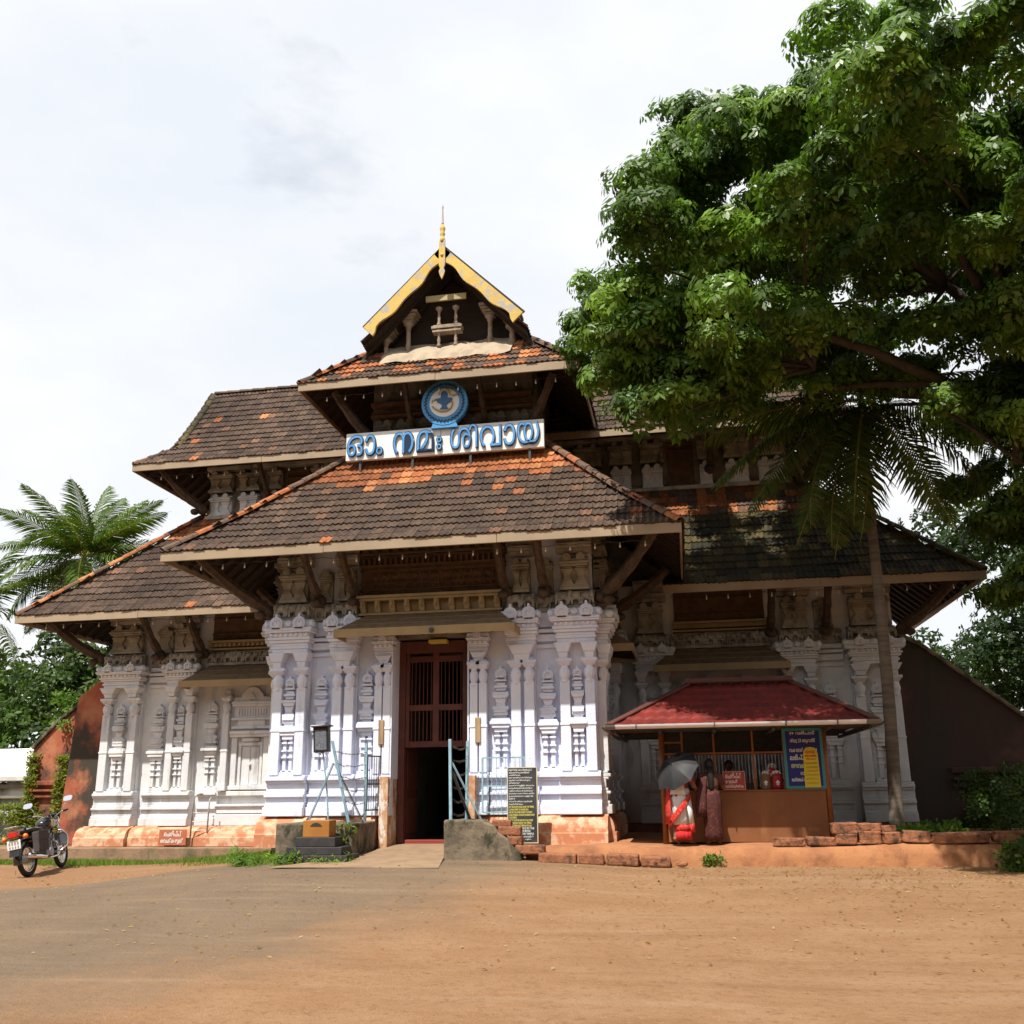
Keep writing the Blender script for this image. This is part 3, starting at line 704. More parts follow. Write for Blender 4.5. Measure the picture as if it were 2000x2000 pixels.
def roof_face(base, ax, inn, pitch, rows, style, name='roof', parent=None, flare=.12, tiles=True, H=None, thick=.07, rafters=True, mt=None, hmin=0):
    """base: 3D point with x=0 on the eave line; ax along the eave, inn inward (unit 2D); rows: (h, x0, x1)"""
    base, ax, inn = Vector(base), Vector((*ax, 0)), Vector((*inn, 0))
    H = H or rows[-1][0]
    def zz(h): t = h/H; return pitch*h - flare*4*t*(1-t)
    def P(h, x, up=0): return base + ax*x + inn*h + Vector((0, 0, zz(h)+up))
    def span(h):
        for a, b in zip(rows, rows[1:]):
            if h <= b[0]+1e-6:
                t = (h-a[0])/max(1e-6, b[0]-a[0]); return lerp(a[1], b[1], t), lerp(a[2], b[2], t)
        return rows[-1][1], rows[-1][2]
    m = TB(); hs = sorted(set([r[0] for r in rows]+[rows[0][0]+(rows[-1][0]-rows[0][0])*i/8 for i in range(9)]))
    for h in hs:
        x0, x1 = span(h); m.v += [tuple(P(h, x0)), tuple(P(h, x1)), tuple(P(h, x0, -thick)), tuple(P(h, x1, -thick))]
    for i in range(len(hs)-1):
        a = 4*i; m.f += [(a, a+1, a+5, a+4), (a+2, a+6, a+7, a+3), (a, a+4, a+6, a+2), (a+1, a+3, a+7, a+5)]; m.c += [None]*4
    m.f += [(0, 2, 3, 1)]; a = 4*(len(hs)-1); m.f += [(a, a+1, a+3, a+2)]; m.c += [None]*2
    if parent is None: deck = m.build(name, mt or SOFFIT)
    else: deck = sub(m, name, mt or SOFFIT, parent)
    if rafters:
        r = MB(); x = rows[0][1]+.15
        while x < rows[0][2]:
            hm = .05
            for k in range(40):
                h = .05+k*(H-.1)/39; a, b = span(h)
                if h >= rows[0][0] and a <= x <= b: hm = h
            if hm > .4:
                for k in range(3):
                    h0, h1 = lerp(.05, hm, k/3), lerp(.05, hm, (k+1)/3); r.beam(P(h0, x, -thick-.045), P(h1, x, -thick-.045), .07, .09)
            x += .42
        if r.v: tag(sub(r, 'rafters', SOFFIT, deck), kind='stuff')
    if tiles:
        h = rows[0][0]-.03; k = 0
        while h < rows[-1][0]-.06:
            hh = max(h, rows[0][0]); x0, x1 = span(min(hh+.1, rows[-1][0])); sl = (zz(hh+.05)-zz(hh))/.05; nl = math.hypot(1, sl)
            V = (inn+Vector((0, 0, sl)))/nl; Nn = ax.cross(V).normalized()
            if Nn.z < 0: Nn = -Nn
            i0, i1 = math.ceil((x0-.06)/.235), math.floor((x1+.06)/.235)
            for i in range(i0, i1+1):
                x = i*.235+(.1175 if 0 else 0)
                p = P(hh, x)+ (inn*(h-hh)) + Nn*.012
                TILES.append(((p-CAM).length, p, ax, V, Nn, tile_col(style, hh, H, x), name if parent is None else None, deck))
            h += .29/nl; k += 1
    return deck, P
def ridge_line(p0, p1, cols, r=.10, lift=.03):
    p0, p1 = Vector(p0), Vector(p1); n = max(1, round((p1-p0).length/.40))
    for i in range(n): RIDGES.append((p0.lerp(p1, i/n)+Vector((0,0,lift)), p0.lerp(p1, (i+1)/n)+Vector((0,0,lift)), tr.choice(cols), r))
def fascia(p0, p1, h=.19, t=.04, drop=.16, parent=None, mt=None):
    """board hung at an eave, cut into lengths with butt joints"""
    p0, p1 = Vector(p0), Vector(p1); d = (p1-p0); L_ = d.length; n = max(1, round(L_/3.2)); d.normalize()
    for i in range(n):
        a, b = p0+d*(L_*i/n+(.003 if i else 0)), p0+d*(L_*(i+1)/n-(.003 if i < n-1 else 0))
        dz = Vector((0, 0, -drop+h/2-.0+tr.uniform(-.006, .006)))
        m = MB(); m.beam(a+dz, b+dz, t, h)
        sub(m, 'fascia_board', mt or FASCIA, parent, bevel=.006, seg=1)

# --- porch roof
EZ = 6.18
porch, Pf = roof_face((0, -1.8, EZ), (1, 0), (0, 1), .97, [(0, -5.02, 5.02), (3.2, -1.95, 1.95)], 'porch', 'porch_roof')
zp = EZ+.97*3.2
for s in (-1, 1):
    # flank slopes die into the wing roofs along a valley
    roof_face((s*5.02, -1.8, EZ), (0, 1), (-s, 0), 1.01, [(0, 0, 4.6), (3.07, 3.2, 7.4)], 'porch', 'porch_roof_side', porch)
    fascia((s*5.02, -1.8, EZ), (s*5.02, 2.6, EZ), parent=porch)
    ridge_line((s*5.02, -1.8, EZ+.01), (s*3.9, -.65, EZ+.97*1.15-.06), MIDC+ORNGC[:2]+DARKC[:2]); ridge_line((s*3.9, -.65, EZ+.97*1.15-.06), (s*1.95, 1.4, zp), ORNGC+MIDC+MIDC)
fascia((-5.04, -1.82, EZ), (5.04, -1.82, EZ), parent=porch)
# --- lower wing roofs
for s in (-1, 1):
    X = lambda a: a if s > 0 else -a
    ez = 5.88; st = 'wing' if s < 0 else 'moss'
    rows = [(0, 4.75, 11.2), (.32, 4.75, 10.85), (2.8, 2.2, 7.9)] if s > 0 else [(0, -11.2, -4.75), (.32, -10.85, -4.75), (2.8, -7.9, -2.2)]
    wing, _ = roof_face((0, 2.2, ez), (1, 0), (0, 1), 1.13, rows, st, 'wing_roof')
    roof_face((s*11.2, 2.2, ez), (0, 1), (-s, 0), .958, [(0, 0, 7.6), (3.3, 2.8, 4.8)], st, 'wing_roof_side', wing)
    fascia((s*4.6, 2.18, ez), (s*11.22, 2.18, ez), parent=wing); fascia((s*11.2, 2.2, ez), (s*11.2, 9.8, ez), parent=wing)
    ridge_line((s*11.2, 2.2, ez), (s*7.9, 5.0, ez+1.13*2.8), MIDC+ORNGC+DARKC[:2] if s < 0 else MOSSC)
    ridge_line((s*11.2, 9.8, ez), (s*7.9, 7.0, ez+1.13*2.8), MIDC)
# --- upper main roof, hipped with a small gable at each end
ez = 10.12; pu = 1.21
for s in (-1, 1):
    rows = [(0, -9.26, -1.2), (.62, -8.62, -1.2), (.64, -8.40, -1.2), (2.5, -8.40, -1.2)]
    if s > 0: rows = [(h, -b, -a) for h, a, b in rows]
    up, _ = roof_face((0, 3.5, ez), (1, 0), (0, 1), pu, rows, 'upper', 'upper_roof', flare=.16)
    roof_face((0, 8.5, ez), (1, 0), (0, -1), pu, rows, 'upper', 'upper_roof_back', up, flare=.16, tiles=False, rafters=False)
    roof_face((s*9.26, 3.5, ez), (0, 1), (-s, 0), 1.0, [(0, 0, 5.0), (1.25, 1.25, 3.75)], 'upper', 'upper_roof_hip', up)
    fascia((s*1.9, 3.48, ez), (s*9.28, 3.48, ez), parent=up); fascia((s*9.26, 3.5, ez), (s*9.26, 8.5, ez), parent=up)
    ridge_line((s*9.26, 3.5, ez), (s*8.45, 4.25, ez+.66), DARKC+MIDC+MOSSC[:2])
    zr = ez+pu*2.5
    ridge_line((s*8.40, 6.0, zr), (s*2.0, 6.0, zr), DARKC+DARKC+MIDC[:1])
    ridge_line((s*8.40, 4.14, ez+.62), (s*8.40, 6.0, zr), MOSSC, r=.08); ridge_line((s*8.40, 7.86, ez+.62), (s*8.40, 6.0, zr), MOSSC, r=.08)
    g = TB(); g.add([(s*8.0, 4.7, ez+.9), (s*8.0, 7.3, ez+.9), (s*8.0, 6.0, zr-.12), (s*7.9, 4.7, ez+.9), (s*7.9, 7.3, ez+.9), (s*7.9, 6.0, zr-.12)], [(0,1,2), (5,4,3), (0,3,4,1), (1,4,5,2), (2,5,3,0)]); g.build('gablet_wall', SOFFIT)
# --- top roof over the centre, ridge running into the depth
ez = 10.38; hx = 3.12; pt = 1.07
top, _ = roof_face((0, 0, ez), (1, 0), (0, 1), .98, [(0, -hx, hx), (1.25, -1.87, 1.87)], 'skirt', 'top_roof', flare=.05)
for s in (-1, 1):
    rows = [(0, 0, 8.0), (1.20, 1.2, 8.0), (1.22, .72, 8.0), (hx, .72, 8.0)]
    roof_face((s*hx, 0, ez), (0, 1), (-s, 0), pt, rows, 'upper', 'top_roof_side', top, flare=.10)
    fascia((s*hx, 0, ez), (s*hx, 4.0, ez), parent=top)
    ridge_line((s*hx, 0, ez), (s*1.87, 1.25, ez+1.24), ORNGC+ORNGC+DARKC[:1] if s < 0 else MIDC+DARKC[:3])
fascia((-hx-.02, -.02, ez), (hx+.02, -.02, ez), parent=top)
zr = ez+pt*hx
ridge_line((0, .72, zr), (0, 8.0, zr), DARKC+MIDC)

# --- lay the tiles: the nearest 300 are pieces of their own, the rest one mesh
def tile_mesh(col):
    m = MB(); w, l = .228, .335; prof = [(0, .034), (.25, .004), (.5, .030), (.75, .004), (1, .034)]
    for y, lift in ((0, .030), (l, -.004)):
        for t, z in prof: m.v.append(((t-.5)*w, y, z+lift))
    for t, z in prof: m.v.append(((t-.5)*w, 0, z-.004))
    for i in range(4):
        m.f += [(i, i+1, i+6, i+5), (i+10, i+11, i+1, i)]; m.c += [col, tuple(c*.8 for c in col)]
    m.f += [(10, 0, 5), (14, 9, 4)]; m.c += [col, col]
    return m
TILES.sort(key=lambda t: t[0])
front = [t for t in TILES if t[6] == 'porch_roof']
single = front[:300]; ids = set(id(t) for t in single)
cache = {}
for t in single:
    if t[5] not in cache: cache[t[5]] = tile_mesh(t[5]).mesh('tile', TILE)
    d, p, U, V, Nn, c, _, _ = t
    p = p+V*tr.uniform(-.014, .014)+Nn*tr.uniform(-.003, .006); th = tr.uniform(-.04, .04); U2 = (U+V*th).normalized()
    M = Matrix(((U2.x, V.x, Nn.x, p.x), (U2.y, V.y, Nn.y, p.y), (U2.z, V.z, Nn.z, p.z-.4), (0, 0, 0, 1)))
    link('tile', cache[t[5]], porch, M=M)
big = MB(); proto = tile_mesh((1, 1, 1))
for t in TILES:
    if id(t) in ids: continue
    d, p, U, V, Nn, c, _, _ = t
    j = p + Nn*tr.uniform(-.004, .008); U2 = (U+V*tr.uniform(-.045, .045)); j = j+V*tr.uniform(-.014, .014)
    n = len(big.v); kk = tr.uniform(.80, 1.2)*(1+.16*math.sin(p.x*1.9+p.z*1.1)+.12*math.sin(p.x*.7-p.z*2.3)); cc = tuple(x*kk for x in c)
    big.v += [tuple(j+U2*x+V*y+Nn*z) for x, y, z in proto.v]
    for f in proto.f: big.f.append(tuple(i+n for i in f)); big.c.append(cc)
big.v = [(x, y, z-.4) for x, y, z in big.v]
tag(big.build('roof_tiles', TILE, temple), kind='stuff')
rc = {}
for p0, p1, c, r in RIDGES:
    key = (c, r)
    if key not in rc:
        m = MB(); k = 7
        for y, rr in ((0, 1.12), (.12, 1.1), (1.0, .92)):
            for i in range(k):
                a = math.pi*i/(k-1); m.v.append((rr*r*math.cos(a), y, rr*r*math.sin(a)*.9))
        for j in range(2):
            for i in range(k-1): a = j*k+i; m.f.append((a, a+1, a+1+k, a+k)); m.c.append(c)
        n = len(m.v); m.v += [(q[0]*.86, q[1], q[2]*.86) for q in m.v[:k]]
        for i in range(k-1): m.f.append((i+n, i+1+n, i+1, i)); m.c.append(tuple(x*.7 for x in c))
        rc[key] = m.mesh('ridge_tile', TILE, smooth=False)
    d = p1-p0; l = d.length; V = d/l; U = V.cross(Vector((0, 0, 1))).normalized(); Nn = U.cross(V)
    M = Matrix(((U.x, V.x*l*1.04, Nn.x, p0.x), (U.y, V.y*l*1.04, Nn.y, p0.y), (U.z, V.z*l*1.04, Nn.z, p0.z-.4), (0, 0, 0, 1)))
    link('ridge_tile', rc[key], top if p0.z > 10 and abs(p0.x) < 3.3 else porch if p0.y < 2 else wing, M=M)

# --- front gable: barge boards, hanging pendant, spire, little colonnade
yb = .53; ap = (0, ez+pt*hx+.10); lo = (1.86, 11.93)
for s in (-1, 1):
    d = Vector((s*lo[0], 0, lo[1]-ap[1])); L_ = d.length; d.normalize(); nrm = Vector((-d.z*s, 0, d.x*s)) * (1 if s > 0 else 1)
    nrm = Vector((s*abs(d.z), 0, abs(d.x)))
    upper = []; lower = []
    for i in range(25):
        t = i/24; p = Vector((0, 0, ap[1]))+d*(L_*t)
        wv = .25 + .045*math.sin(t*math.pi*6.0+.6) + .05*math.exp(-((t-.55)/.1)**2) + (.05 if t > .93 else 0)
        upper.append(p); lower.append(p-nrm*wv)
    poly = [(p.x, p.z) for p in upper]+[(p.x, p.z) for p in lower[::-1]]
    if s > 0: poly = poly[::-1]
    b = MB().prism(poly, yb-.03, yb+.03); bo = sub(b, 'barge_board', YELLOW, top)
    e = MB(); e.beam(Vector((0, yb+.04, ap[1]+.03))+d*.0, Vector((s*(lo[0]+.02), yb+.04, lo[1]+.03)), .05, .05); sub(e, 'verge_board', SOFFIT, top)
sp = MB()
sp.prism([(-.05, 13.05), (0, 12.93), (.05, 13.05), (.075, 13.14), (.045, 13.22), (.075, 13.3), (.075, 13.95), (-.075, 13.95), (-.075, 13.3), (-.045, 13.22), (-.075, 13.14)], yb-.075, yb-.035)
sub(sp, 'pendant', YELLOW, top, bevel=.01)
sp = MB(); sp.ell((0, yb-.08, 13.56), (.04, .03, .04), 10, 6)
sp.lathe(0, yb-.03, [(.06, 13.9), (.065, 14.0), (.045, 14.03), (.045, 14.08), (.065, 14.12), (.045, 14.17), (.06, 14.23), (.07, 14.28), (.045, 14.33), (.04, 14.36)], 12); sub(sp, 'finial_base', YELLOW, top, smooth=True)
sp = MB(); sp.lathe(0, yb-.03, [(.035, 14.36), (.026, 14.42), (.012, 14.78), (.024, 14.83), (.008, 14.90), (.002, 14.95)], 8)
sub(sp, 'finial_spike', mat('tarnished_brass', (.42,.33,.26), rough=.6, metal=.2), top, smooth=True)
gy = 1.30
g = MB(); g.prism([(-1.85, 11.4), (1.85, 11.4), (1.5, 12.2), (0, 13.5), (-1.5, 12.2)], gy+.25, gy+.35); sub(g, 'gable_wall', SOFFIT, top)
MOUND = mat('rough_lime_mortar', (.40,.32,.23), (.31,.245,.175), 4, rough=.95, bump=.7, bscale=14)
g = MB(); nseg = 20
for j in range(5):
    for i in range(nseg+1):
        x = -1.55+3.1*i/nseg; f = 1-abs(x/1.6)**3
        g.v.append((x, .62+j*.20+.04*math.sin(x*7+j), 10.99+.195*j + (.12*f)*math.sin(math.pi*min(1, j/3.2)) + .05 + .012*math.sin(x*9)+.01*math.sin(x*17+j)))
for j in range(4):
    for i in range(nseg): a = j*(nseg+1)+i; g.f.append((a, a+1, a+2+nseg, a+1+nseg)); g.c.append(None)
sub(g, 'mortar_ledge', MOUND, top, smooth=True)
STUC = mat('brown_stucco_timber', (.36,.28,.205), (.25,.19,.145), 6, rough=.85, bump=.3, stain=(.09,.07,.055), sscale=4, slo=.55, shi=.7)
for x, z0, z1, r in ((-.98, 11.42, 12.28, .058), (.98, 11.46, 12.28, .058), (-1.52, 11.25, 11.9, .06), (1.5, 11.45, 11.95, .075)):
    c = MB(); H = z1-z0; c.lathe(x, gy-.12, [(r*1.5, z0), (r*1.4, z0+.05), (r, z0+.09), (r*1.05, z0+.3*H), (r*1.25, z0+.33*H), (r*.95, z0+.38*H), (r*.9, z0+.82*H), (r*1.3, z0+.85*H), (r*1.1, z0+.89*H), (r*2.1, z0+.95*H), (r*2.2, z1)], 10)
    co = sub(c, 'column', STUC, top, smooth=True)
    k = MB()
    for q, (a, b) in enumerate(((.16, .0), (.20, .07), (.26, .14), (.32, .22))): k.cbox(x, gy-.1, z1+b+.03, a*1.5, .22+q*.05, .06)
    sub(k, 'capital_block', STUC, co)
for x in (-.2, .2):
    for z0, z1 in ((11.52, 11.95), (12.06, 12.52)):
        c = MB(); H = z1-z0; c.lathe(x, gy-.28, [(.05, z0), (.055, z0+.04), (.028, z0+.12), (.045, z0+.4*H), (.03, z0+.55*H), (.035, z0+.8*H), (.075, z0+.88*H), (.085, z1)], 10); sub(c, 'baluster', STUC, top, smooth=True)
c = MB(); c.box(-.36, .36, gy-.38, gy-.15, 11.96, 12.02); c.box(-.32, .32, gy-.36, gy-.15, 12.02, 12.05); c.box(-.34, .34, gy-.36, gy-.15, 11.88, 11.92); sub(c, 'sill', STUC, top)
c = MB(); c.box(-.48, .48, gy-.45, gy-.40, 12.62, 12.76); sub(c, 'nameboard', mat('ochre_board', (.42,.33,.17), (.30,.24,.13), 3, rough=.7), top)
# walls of the uppermost storey: carved rows under the top roof
F1 = F_front(1.52)
for i in range(7):
    x = -1.62+i*.54; mini_shrine(F1, x-.2, x+.2, 9.35, 10.0, PLASTER_D, n=2, out=.14)
moulding(F1, -1.9, 1.9, [(10.02, 10.1, .2), (10.14, 10.2, .15), (10.3, 10.4, .22)], CARVED, 'timber_cornice')
for s in (-1, 1):
    Fu = (lambda x, d, z: (-x, 5.02-d, z)) if s < 0 else F_front(5.02)
    for x0, x1, n in ((7.1, 7.7, 2), (6.3, 6.85, 2), (5.65, 5.95, 1), (4.2, 4.7, 2), (3.4, 3.9, 2), (2.5, 3.1, 2)):
        mini_shrine(Fu, x0, x1, 9.0, 9.65, WHITE_W, n=n, out=.2); mini_shrine(Fu, x0-.04, x1+.04, 9.68, 10.3, PLASTER, n=n, out=.26)
    moulding(Fu, 1.9, 7.8, [(8.9, 9.0, .24), (10.3, 10.4, .3)], PLASTER, 'cornice')
    w = moulding(Fu, 4.85, 5.5, [(9.0, 9.06, .2), (9.06, 10.2, .06), (9.95, 10.0, .14), (10.12, 10.2, .16)], CARVED, 'window_screen')

# --- carved struts under the eaves
def strut(p0, p1, name='strut', mt=None, w=.13):
    p0, p1 = Vector(p0), Vector(p1); m = MB(); k = 7; pts = []
    for i in range(k+1):
        t = i/k; q = p0.lerp(p1, t); q.z -= .10*math.sin(math.pi*t); pts.append(q)
    m.tube(pts, [w*.62, w*.8, w*.95, w*.75, w*.85, w*.7, w*.8, w*.7], 6, flat=1.15)
    o = sub(m, name, mt or STRUT, temple)
    d = (p1-p0); d.z = 0; d.normalize()
    b = MB(); b.ell(p0+d*.04-Vector((0,0,.02)), (.15, .15, .14), 8, 6); b.ell(p0+d*.24-Vector((0,0,.10)), (.12, .12, .09), 8, 6); b.ell(p0+d*.14+Vector((0,0,.13)), (.07, .07, .1), 6, 5)
    q = MB(); q.v, q.f, q.c = b.v, b.f, b.c
    q.v = [(x, y, z-.4) for x, y, z in q.v]; MB.build(q, 'carved_figure', mt or STRUT, o, smooth=True)
ze = 6.02
for s in (-1, 1):
    strut((s*3.42, -.18, 5.25), (s*4.55, -1.3, 6.25)); strut((s*3.42, 1.9, 5.3), (s*4.7, 1.9, 6.2))
    for x in (1.55, 2.33): strut((s*x, -.25, 5.42), (s*x, -1.35, 6.32), w=.11)
    strut((s*9.75, 3.75, 5.0), (s*10.8, 2.7, 5.95)); 
    for x in (8.15, 6.95): strut((s*x, 3.75, 5.05), (s*x, 2.65, 6.0), w=.11)
    strut((s*7.85, 4.8, 9.2), (s*8.8, 4.0, 10.25)); strut((s*5.9, 4.78, 9.4), (s*5.9, 3.9, 10.25), w=.1)
    strut((s*1.75, 1.4, 9.35), (s*2.5, .55, 10.42)); strut((s*.85, 1.35, 9.6), (s*.85, .5, 10.45), w=.09)
# --- strings of little bulbs under the eaves
BULB = mat('milky_bulb_glass', (.80,.80,.78), rough=.25, spec=.5)
bm_ = MB(); bm_.lathe(0, 0, [(.009, .04), (.010, .0), (.017, -.025), (.018, -.042), (.011, -.06), (.002, -.068)], 8); bulb_me = bm_.mesh('bulb', BULB, True)
def bulbs(p0, p1, label, n):
    p0, p1 = Vector(p0), Vector(p1); e = empty('bulb_string', p0); w = MB()
    for i in range(n):
        a, b = (p1-p0)*(i/n), (p1-p0)*((i+1)/n); w.tube([a, (a+b)/2-Vector((0,0,.03)), b], .006, 4)
    w.build('cable', STEEL_D, e)
    for i in range(n): link('bulb', bulb_me, e, loc=(p1-p0)*((i+.5)/n)+Vector((0, 0, -.06)))
    tag(e, label, 'string lights', 'bulb strings under the eaves')
bulbs((-4.6, -1.45, 6.02), (4.6, -1.45, 6.02), 'string of white bulbs under the porch eave above the door', 20)
bulbs((-2.8, .3, 10.2), (2.8, .3, 10.2), 'string of white bulbs under the topmost eave', 13)
bulbs((-10.9, 2.6, 5.75), (-5.1, 2.6, 5.75), 'string of white bulbs under the left wing eave', 12)
bulbs((5.3, 2.6, 5.75), (10.9, 2.6, 5.75), 'string of white bulbs under the right wing eave', 12)
bulbs((-8.9, 3.9, 9.95), (-3.4, 3.9, 9.95), 'string of white bulbs under the upper left eave', 12)
# ================================================================ lettering
def glyph_mesh(txt, extrude=.0, offset=.0, res=3):
    c = bpy.data.curves.new('lettering', 'FONT'); c.body = txt; c.extrude = extrude; c.offset = offset; c.resolution_u = res; c.fill_mode = 'BOTH'
    o = bpy.data.objects.new('lettering', c); scene.collection.objects.link(o)
    bpy.context.view_layer.update()
    me = bpy.data.meshes.new_from_object(o.evaluated_get(bpy.context.evaluated_depsgraph_get()))
    bpy.data.objects.remove(o); bpy.data.curves.remove(c)
    return me
def letters(txt, parent, x0, x1, z0, z1, y, mt, name='lettering', depth=.004, offset=.0, res=3, keep=False):
    """text stretched to fill x0..x1, z0..z1 on a board facing -Y (parent's local coordinates); keep=True keeps natural proportions"""
    me = glyph_mesh(txt, 0.5, offset, res); co = np.empty(len(me.vertices)*3, np.float32); me.vertices.foreach_get('co', co); co = co.reshape(-1, 3)
    a, b = co.min(0), co.max(0); w, h = b[0]-a[0], b[1]-a[1]
    sz = (z1-z0)/h; sx = (x1-x0)/w
    if keep: sx = min(sx, sz*1.15)
    n = np.stack([x0+(co[:,0]-a[0])*sx, y-depth*(co[:,2]-a[2])/max(1e-6, b[2]-a[2]), z0+(co[:,1]-a[1])*sz], 1).astype(np.float32)
    me.vertices.foreach_set('co', n.ravel()); me.materials.clear(); me.materials.append(mt); me.update()
    return link(name, me, parent)
PW = mat('white_paint', (.80,.80,.78), rough=.6); PY = mat('yellow_paint', (.75,.66,.16), rough=.6); PR = mat('red_paint', (.50,.04,.03), rough=.6)
PG = mat('dull_green_yellow_paint', (.45,.36,.05), rough=.7); PLG = mat('pale_green_paint', (.62,.72,.35), rough=.6)

# ================================================================ sign on the porch roof
SIGNW = mat('white_enamel_sheet', (.78,.78,.76), (.70,.70,.68), 2, rough=.5, stain=(.5,.47,.42), sscale=2.5, slo=.66, shi=.85)
NEON_B = mat('sky_blue_trough_letter', (.09,.30,.62), (.06,.22,.5), 6, rough=.35, spec=.5)
DKBLUE = mat('dark_blue_letter_edge', (.012,.03,.07), rough=.3)
GLASS = mat('unlit_tube_glass', (.62,.68,.74), rough=.12, spec=.6)
GOLD = mat('gold_painted_outline', (.46,.32,.08), rough=.35)
sign = empty('roof_sign', (.055, .50, 8.70)); hw = 2.225
m = MB().box(-hw, -.06, 0, .10, 0, .64); m.build('sign_panel', SIGNW, sign, bevel=.01)
m = MB().box(-.052, hw, 0, .10, 0, .64); m.build('sign_panel', SIGNW, sign, bevel=.01)
for x in (-1.9, -.7, .6, 1.9):
    m = MB().beam((x, .06, -.5), (x, .06, .0), .05, .05); m.beam((x, .10, .45), (x, .62, -.15), .04, .04); m.build('support_leg', STEEL_D, sign)
W0 = 1787.
BOX = [('ഒ',92,240,.13,.89),('ാ',258,355,.13,.88),('ം',362,422,.12,.40),('ന',518,705,.10,.88),('മ',735,885,.13,.89),('ഃ',914,960,.14,.62),
       ('ശ',1038,1222,.13,.89),('ി',1205,1280,.13,.97),('വ',1303,1490,.12,.88),('ാ',1512,1615,.12,.88),('യ',1632,1825,.13,.90)]
for ch, a, b, z0, z1 in BOX:
    xa, xb = -hw+(a-75)/W0*2*hw*.999, -hw+(b-75)/W0*2*hw*.999
    ed = letters(ch, sign, xa-.012, xb+.012, z0*.64-.012, z1*.64+.012, 0.002, DKBLUE, 'letter', .05, .007)
    letters(ch, ed, xa+.006, xb-.006, z0*.64+.006, z1*.64-.006, -.046, NEON_B, 'letter_face', .012, -.004)
tag(sign, 'long white signboard with raised blue Malayalam letters on the porch roof', 'sign')
emb = empty('emblem_sign', (.10, .40, 9.34))
BLUE_D = mat('bright_blue_sheet', (.08,.29,.58), (.065,.25,.52), 4, rough=.4)
m = MB(); n = 40
m.v = [(.52*math.cos(2*math.pi*i/n), y, .52+.52*math.sin(2*math.pi*i/n)) for y in (0, .12) for i in range(n)]
m.f = [tuple(range(n)), tuple(range(n, 2*n))[::-1]]+[(i, i+n, (i+1)%n+n, (i+1)%n) for i in range(n)]; m.c = [None]*len(m.f); m.build('disc', BLUE_D, emb)
m = MB(); k = 34; p = [((.355 if i%2 else .40)*math.cos(2*math.pi*i/k), .52+(.355 if i%2 else .40)*math.sin(2*math.pi*i/k)) for i in range(k)]
m.prism([(math.cos(2*math.pi*i/n)*.335, .52+math.sin(2*math.pi*i/n)*.335) for i in range(n)], -.006, 0); m.build('face', SIGNW, emb)
m = MB()
for i in range(2*k):
    a, b = 2*math.pi*i/(2*k), 2*math.pi*(i+1)/(2*k); ra, rb = (.455 if i%2 else .405), (.455 if (i+1)%2 else .405)
    m.beam((ra*math.cos(a), -.012, .52+ra*math.sin(a)), (rb*math.cos(b), -.012, .52+rb*math.sin(b)), .014, .02, up=(0,1,0))
m.build('zigzag_rim', DKBLUE, emb)
m = MB().prism([(-.30, -.06), (.30, -.06), (.24, .10), (-.24, .10)], .01, .10); m.build('foot_bracket', BLUE_D, emb)
# the motif: a stone lingam on a bowl pedestal, framed by a gold curl
m = MB(); m.prism([(-.10, .36), (.10, .36), (.05, .42), (.05, .47), (-.05, .47), (-.05, .42)], -.03, -.004)
m.prism([(-.05, .47), (.05, .47), (.15, .53), (.19, .60), (.14, .62), (-.14, .62), (-.19, .60), (-.15, .53)], -.035, -.004)
m.prism([(-.075, .62), (.075, .62), (.075, .72), (.05, .77), (0, .79), (-.05, .77), (-.075, .72)], -.03, -.004); m.build('motif', mat('deep_blue_motif', (.035,.12,.28), rough=.35), emb)
m = MB(); m.tube([(-.27, -.03, .44), (-.2, -.03, .37), (-.08, -.03, .31), (.05, -.03, .31), (.15, -.03, .37), (.19, -.03, .46), (.17, -.03, .54)], .016, 6)
m.tube([(-.12, -.04, .70), (-.11, -.04, .79), (-.04, -.04, .84), (.05, -.04, .83), (.11, -.04, .76), (.12, -.04, .69), (.2, -.04, .66), (.29, -.04, .68), (.31, -.04, .72)], .015, 6)
m.tube([(.15, -.03, .83), (.18, -.03, .79), (.23, -.03, .79)], .012, 6); m.tube([(-.28, -.03, .52), (-.26, -.03, .58), (-.18, -.03, .60)], .014, 6); m.build('gold_curl', GOLD, emb, smooth=True)
tag(emb, 'round blue and white emblem above the long roof sign', 'emblem')

# ================================================================ kiosk
kz = .67
kiosk = empty('ticket_kiosk', (5.85, .6, kz))
def K(mb, name, mt, parent=None, **kw):
    mb.v = [(x-5.85, y-.6, z-kz) for x, y, z in mb.v]; return mb.build(name, mt, parent or kiosk, **kw)
KRED = mat('red_roof_sheet', (.19,.022,.016), (.13,.018,.014), 3, rough=.6, spec=.3, stain=(.26,.17,.07), sscale=14, slo=.66, shi=.74, sstretch=(1,1,1))
KCAP = mat('brown_ridge_flashing', (.13,.05,.04), (.10,.04,.033), 4, rough=.5)
PVC = mat('white_pvc', (.74,.73,.76), rough=.35); PVCG = mat('grey_pvc', (.16,.16,.16), rough=.5)
KPOST = mat('orange_brown_enamel', (.26,.095,.03), (.21,.075,.028), 3, rough=.4)
KPANEL = mat('brown_laminate_panel', (.23,.095,.04), (.20,.08,.035), 2, rough=.5, stain=(.30,.15,.06), sscale=2, slo=.55, shi=.8)
ex0, ex1, ey0, ey1, ez_, rx0, rx1, ry, rz_ = 3.56, 8.10, -1.2, 2.4, 2.68, 5.03, 6.92, .6, 3.55
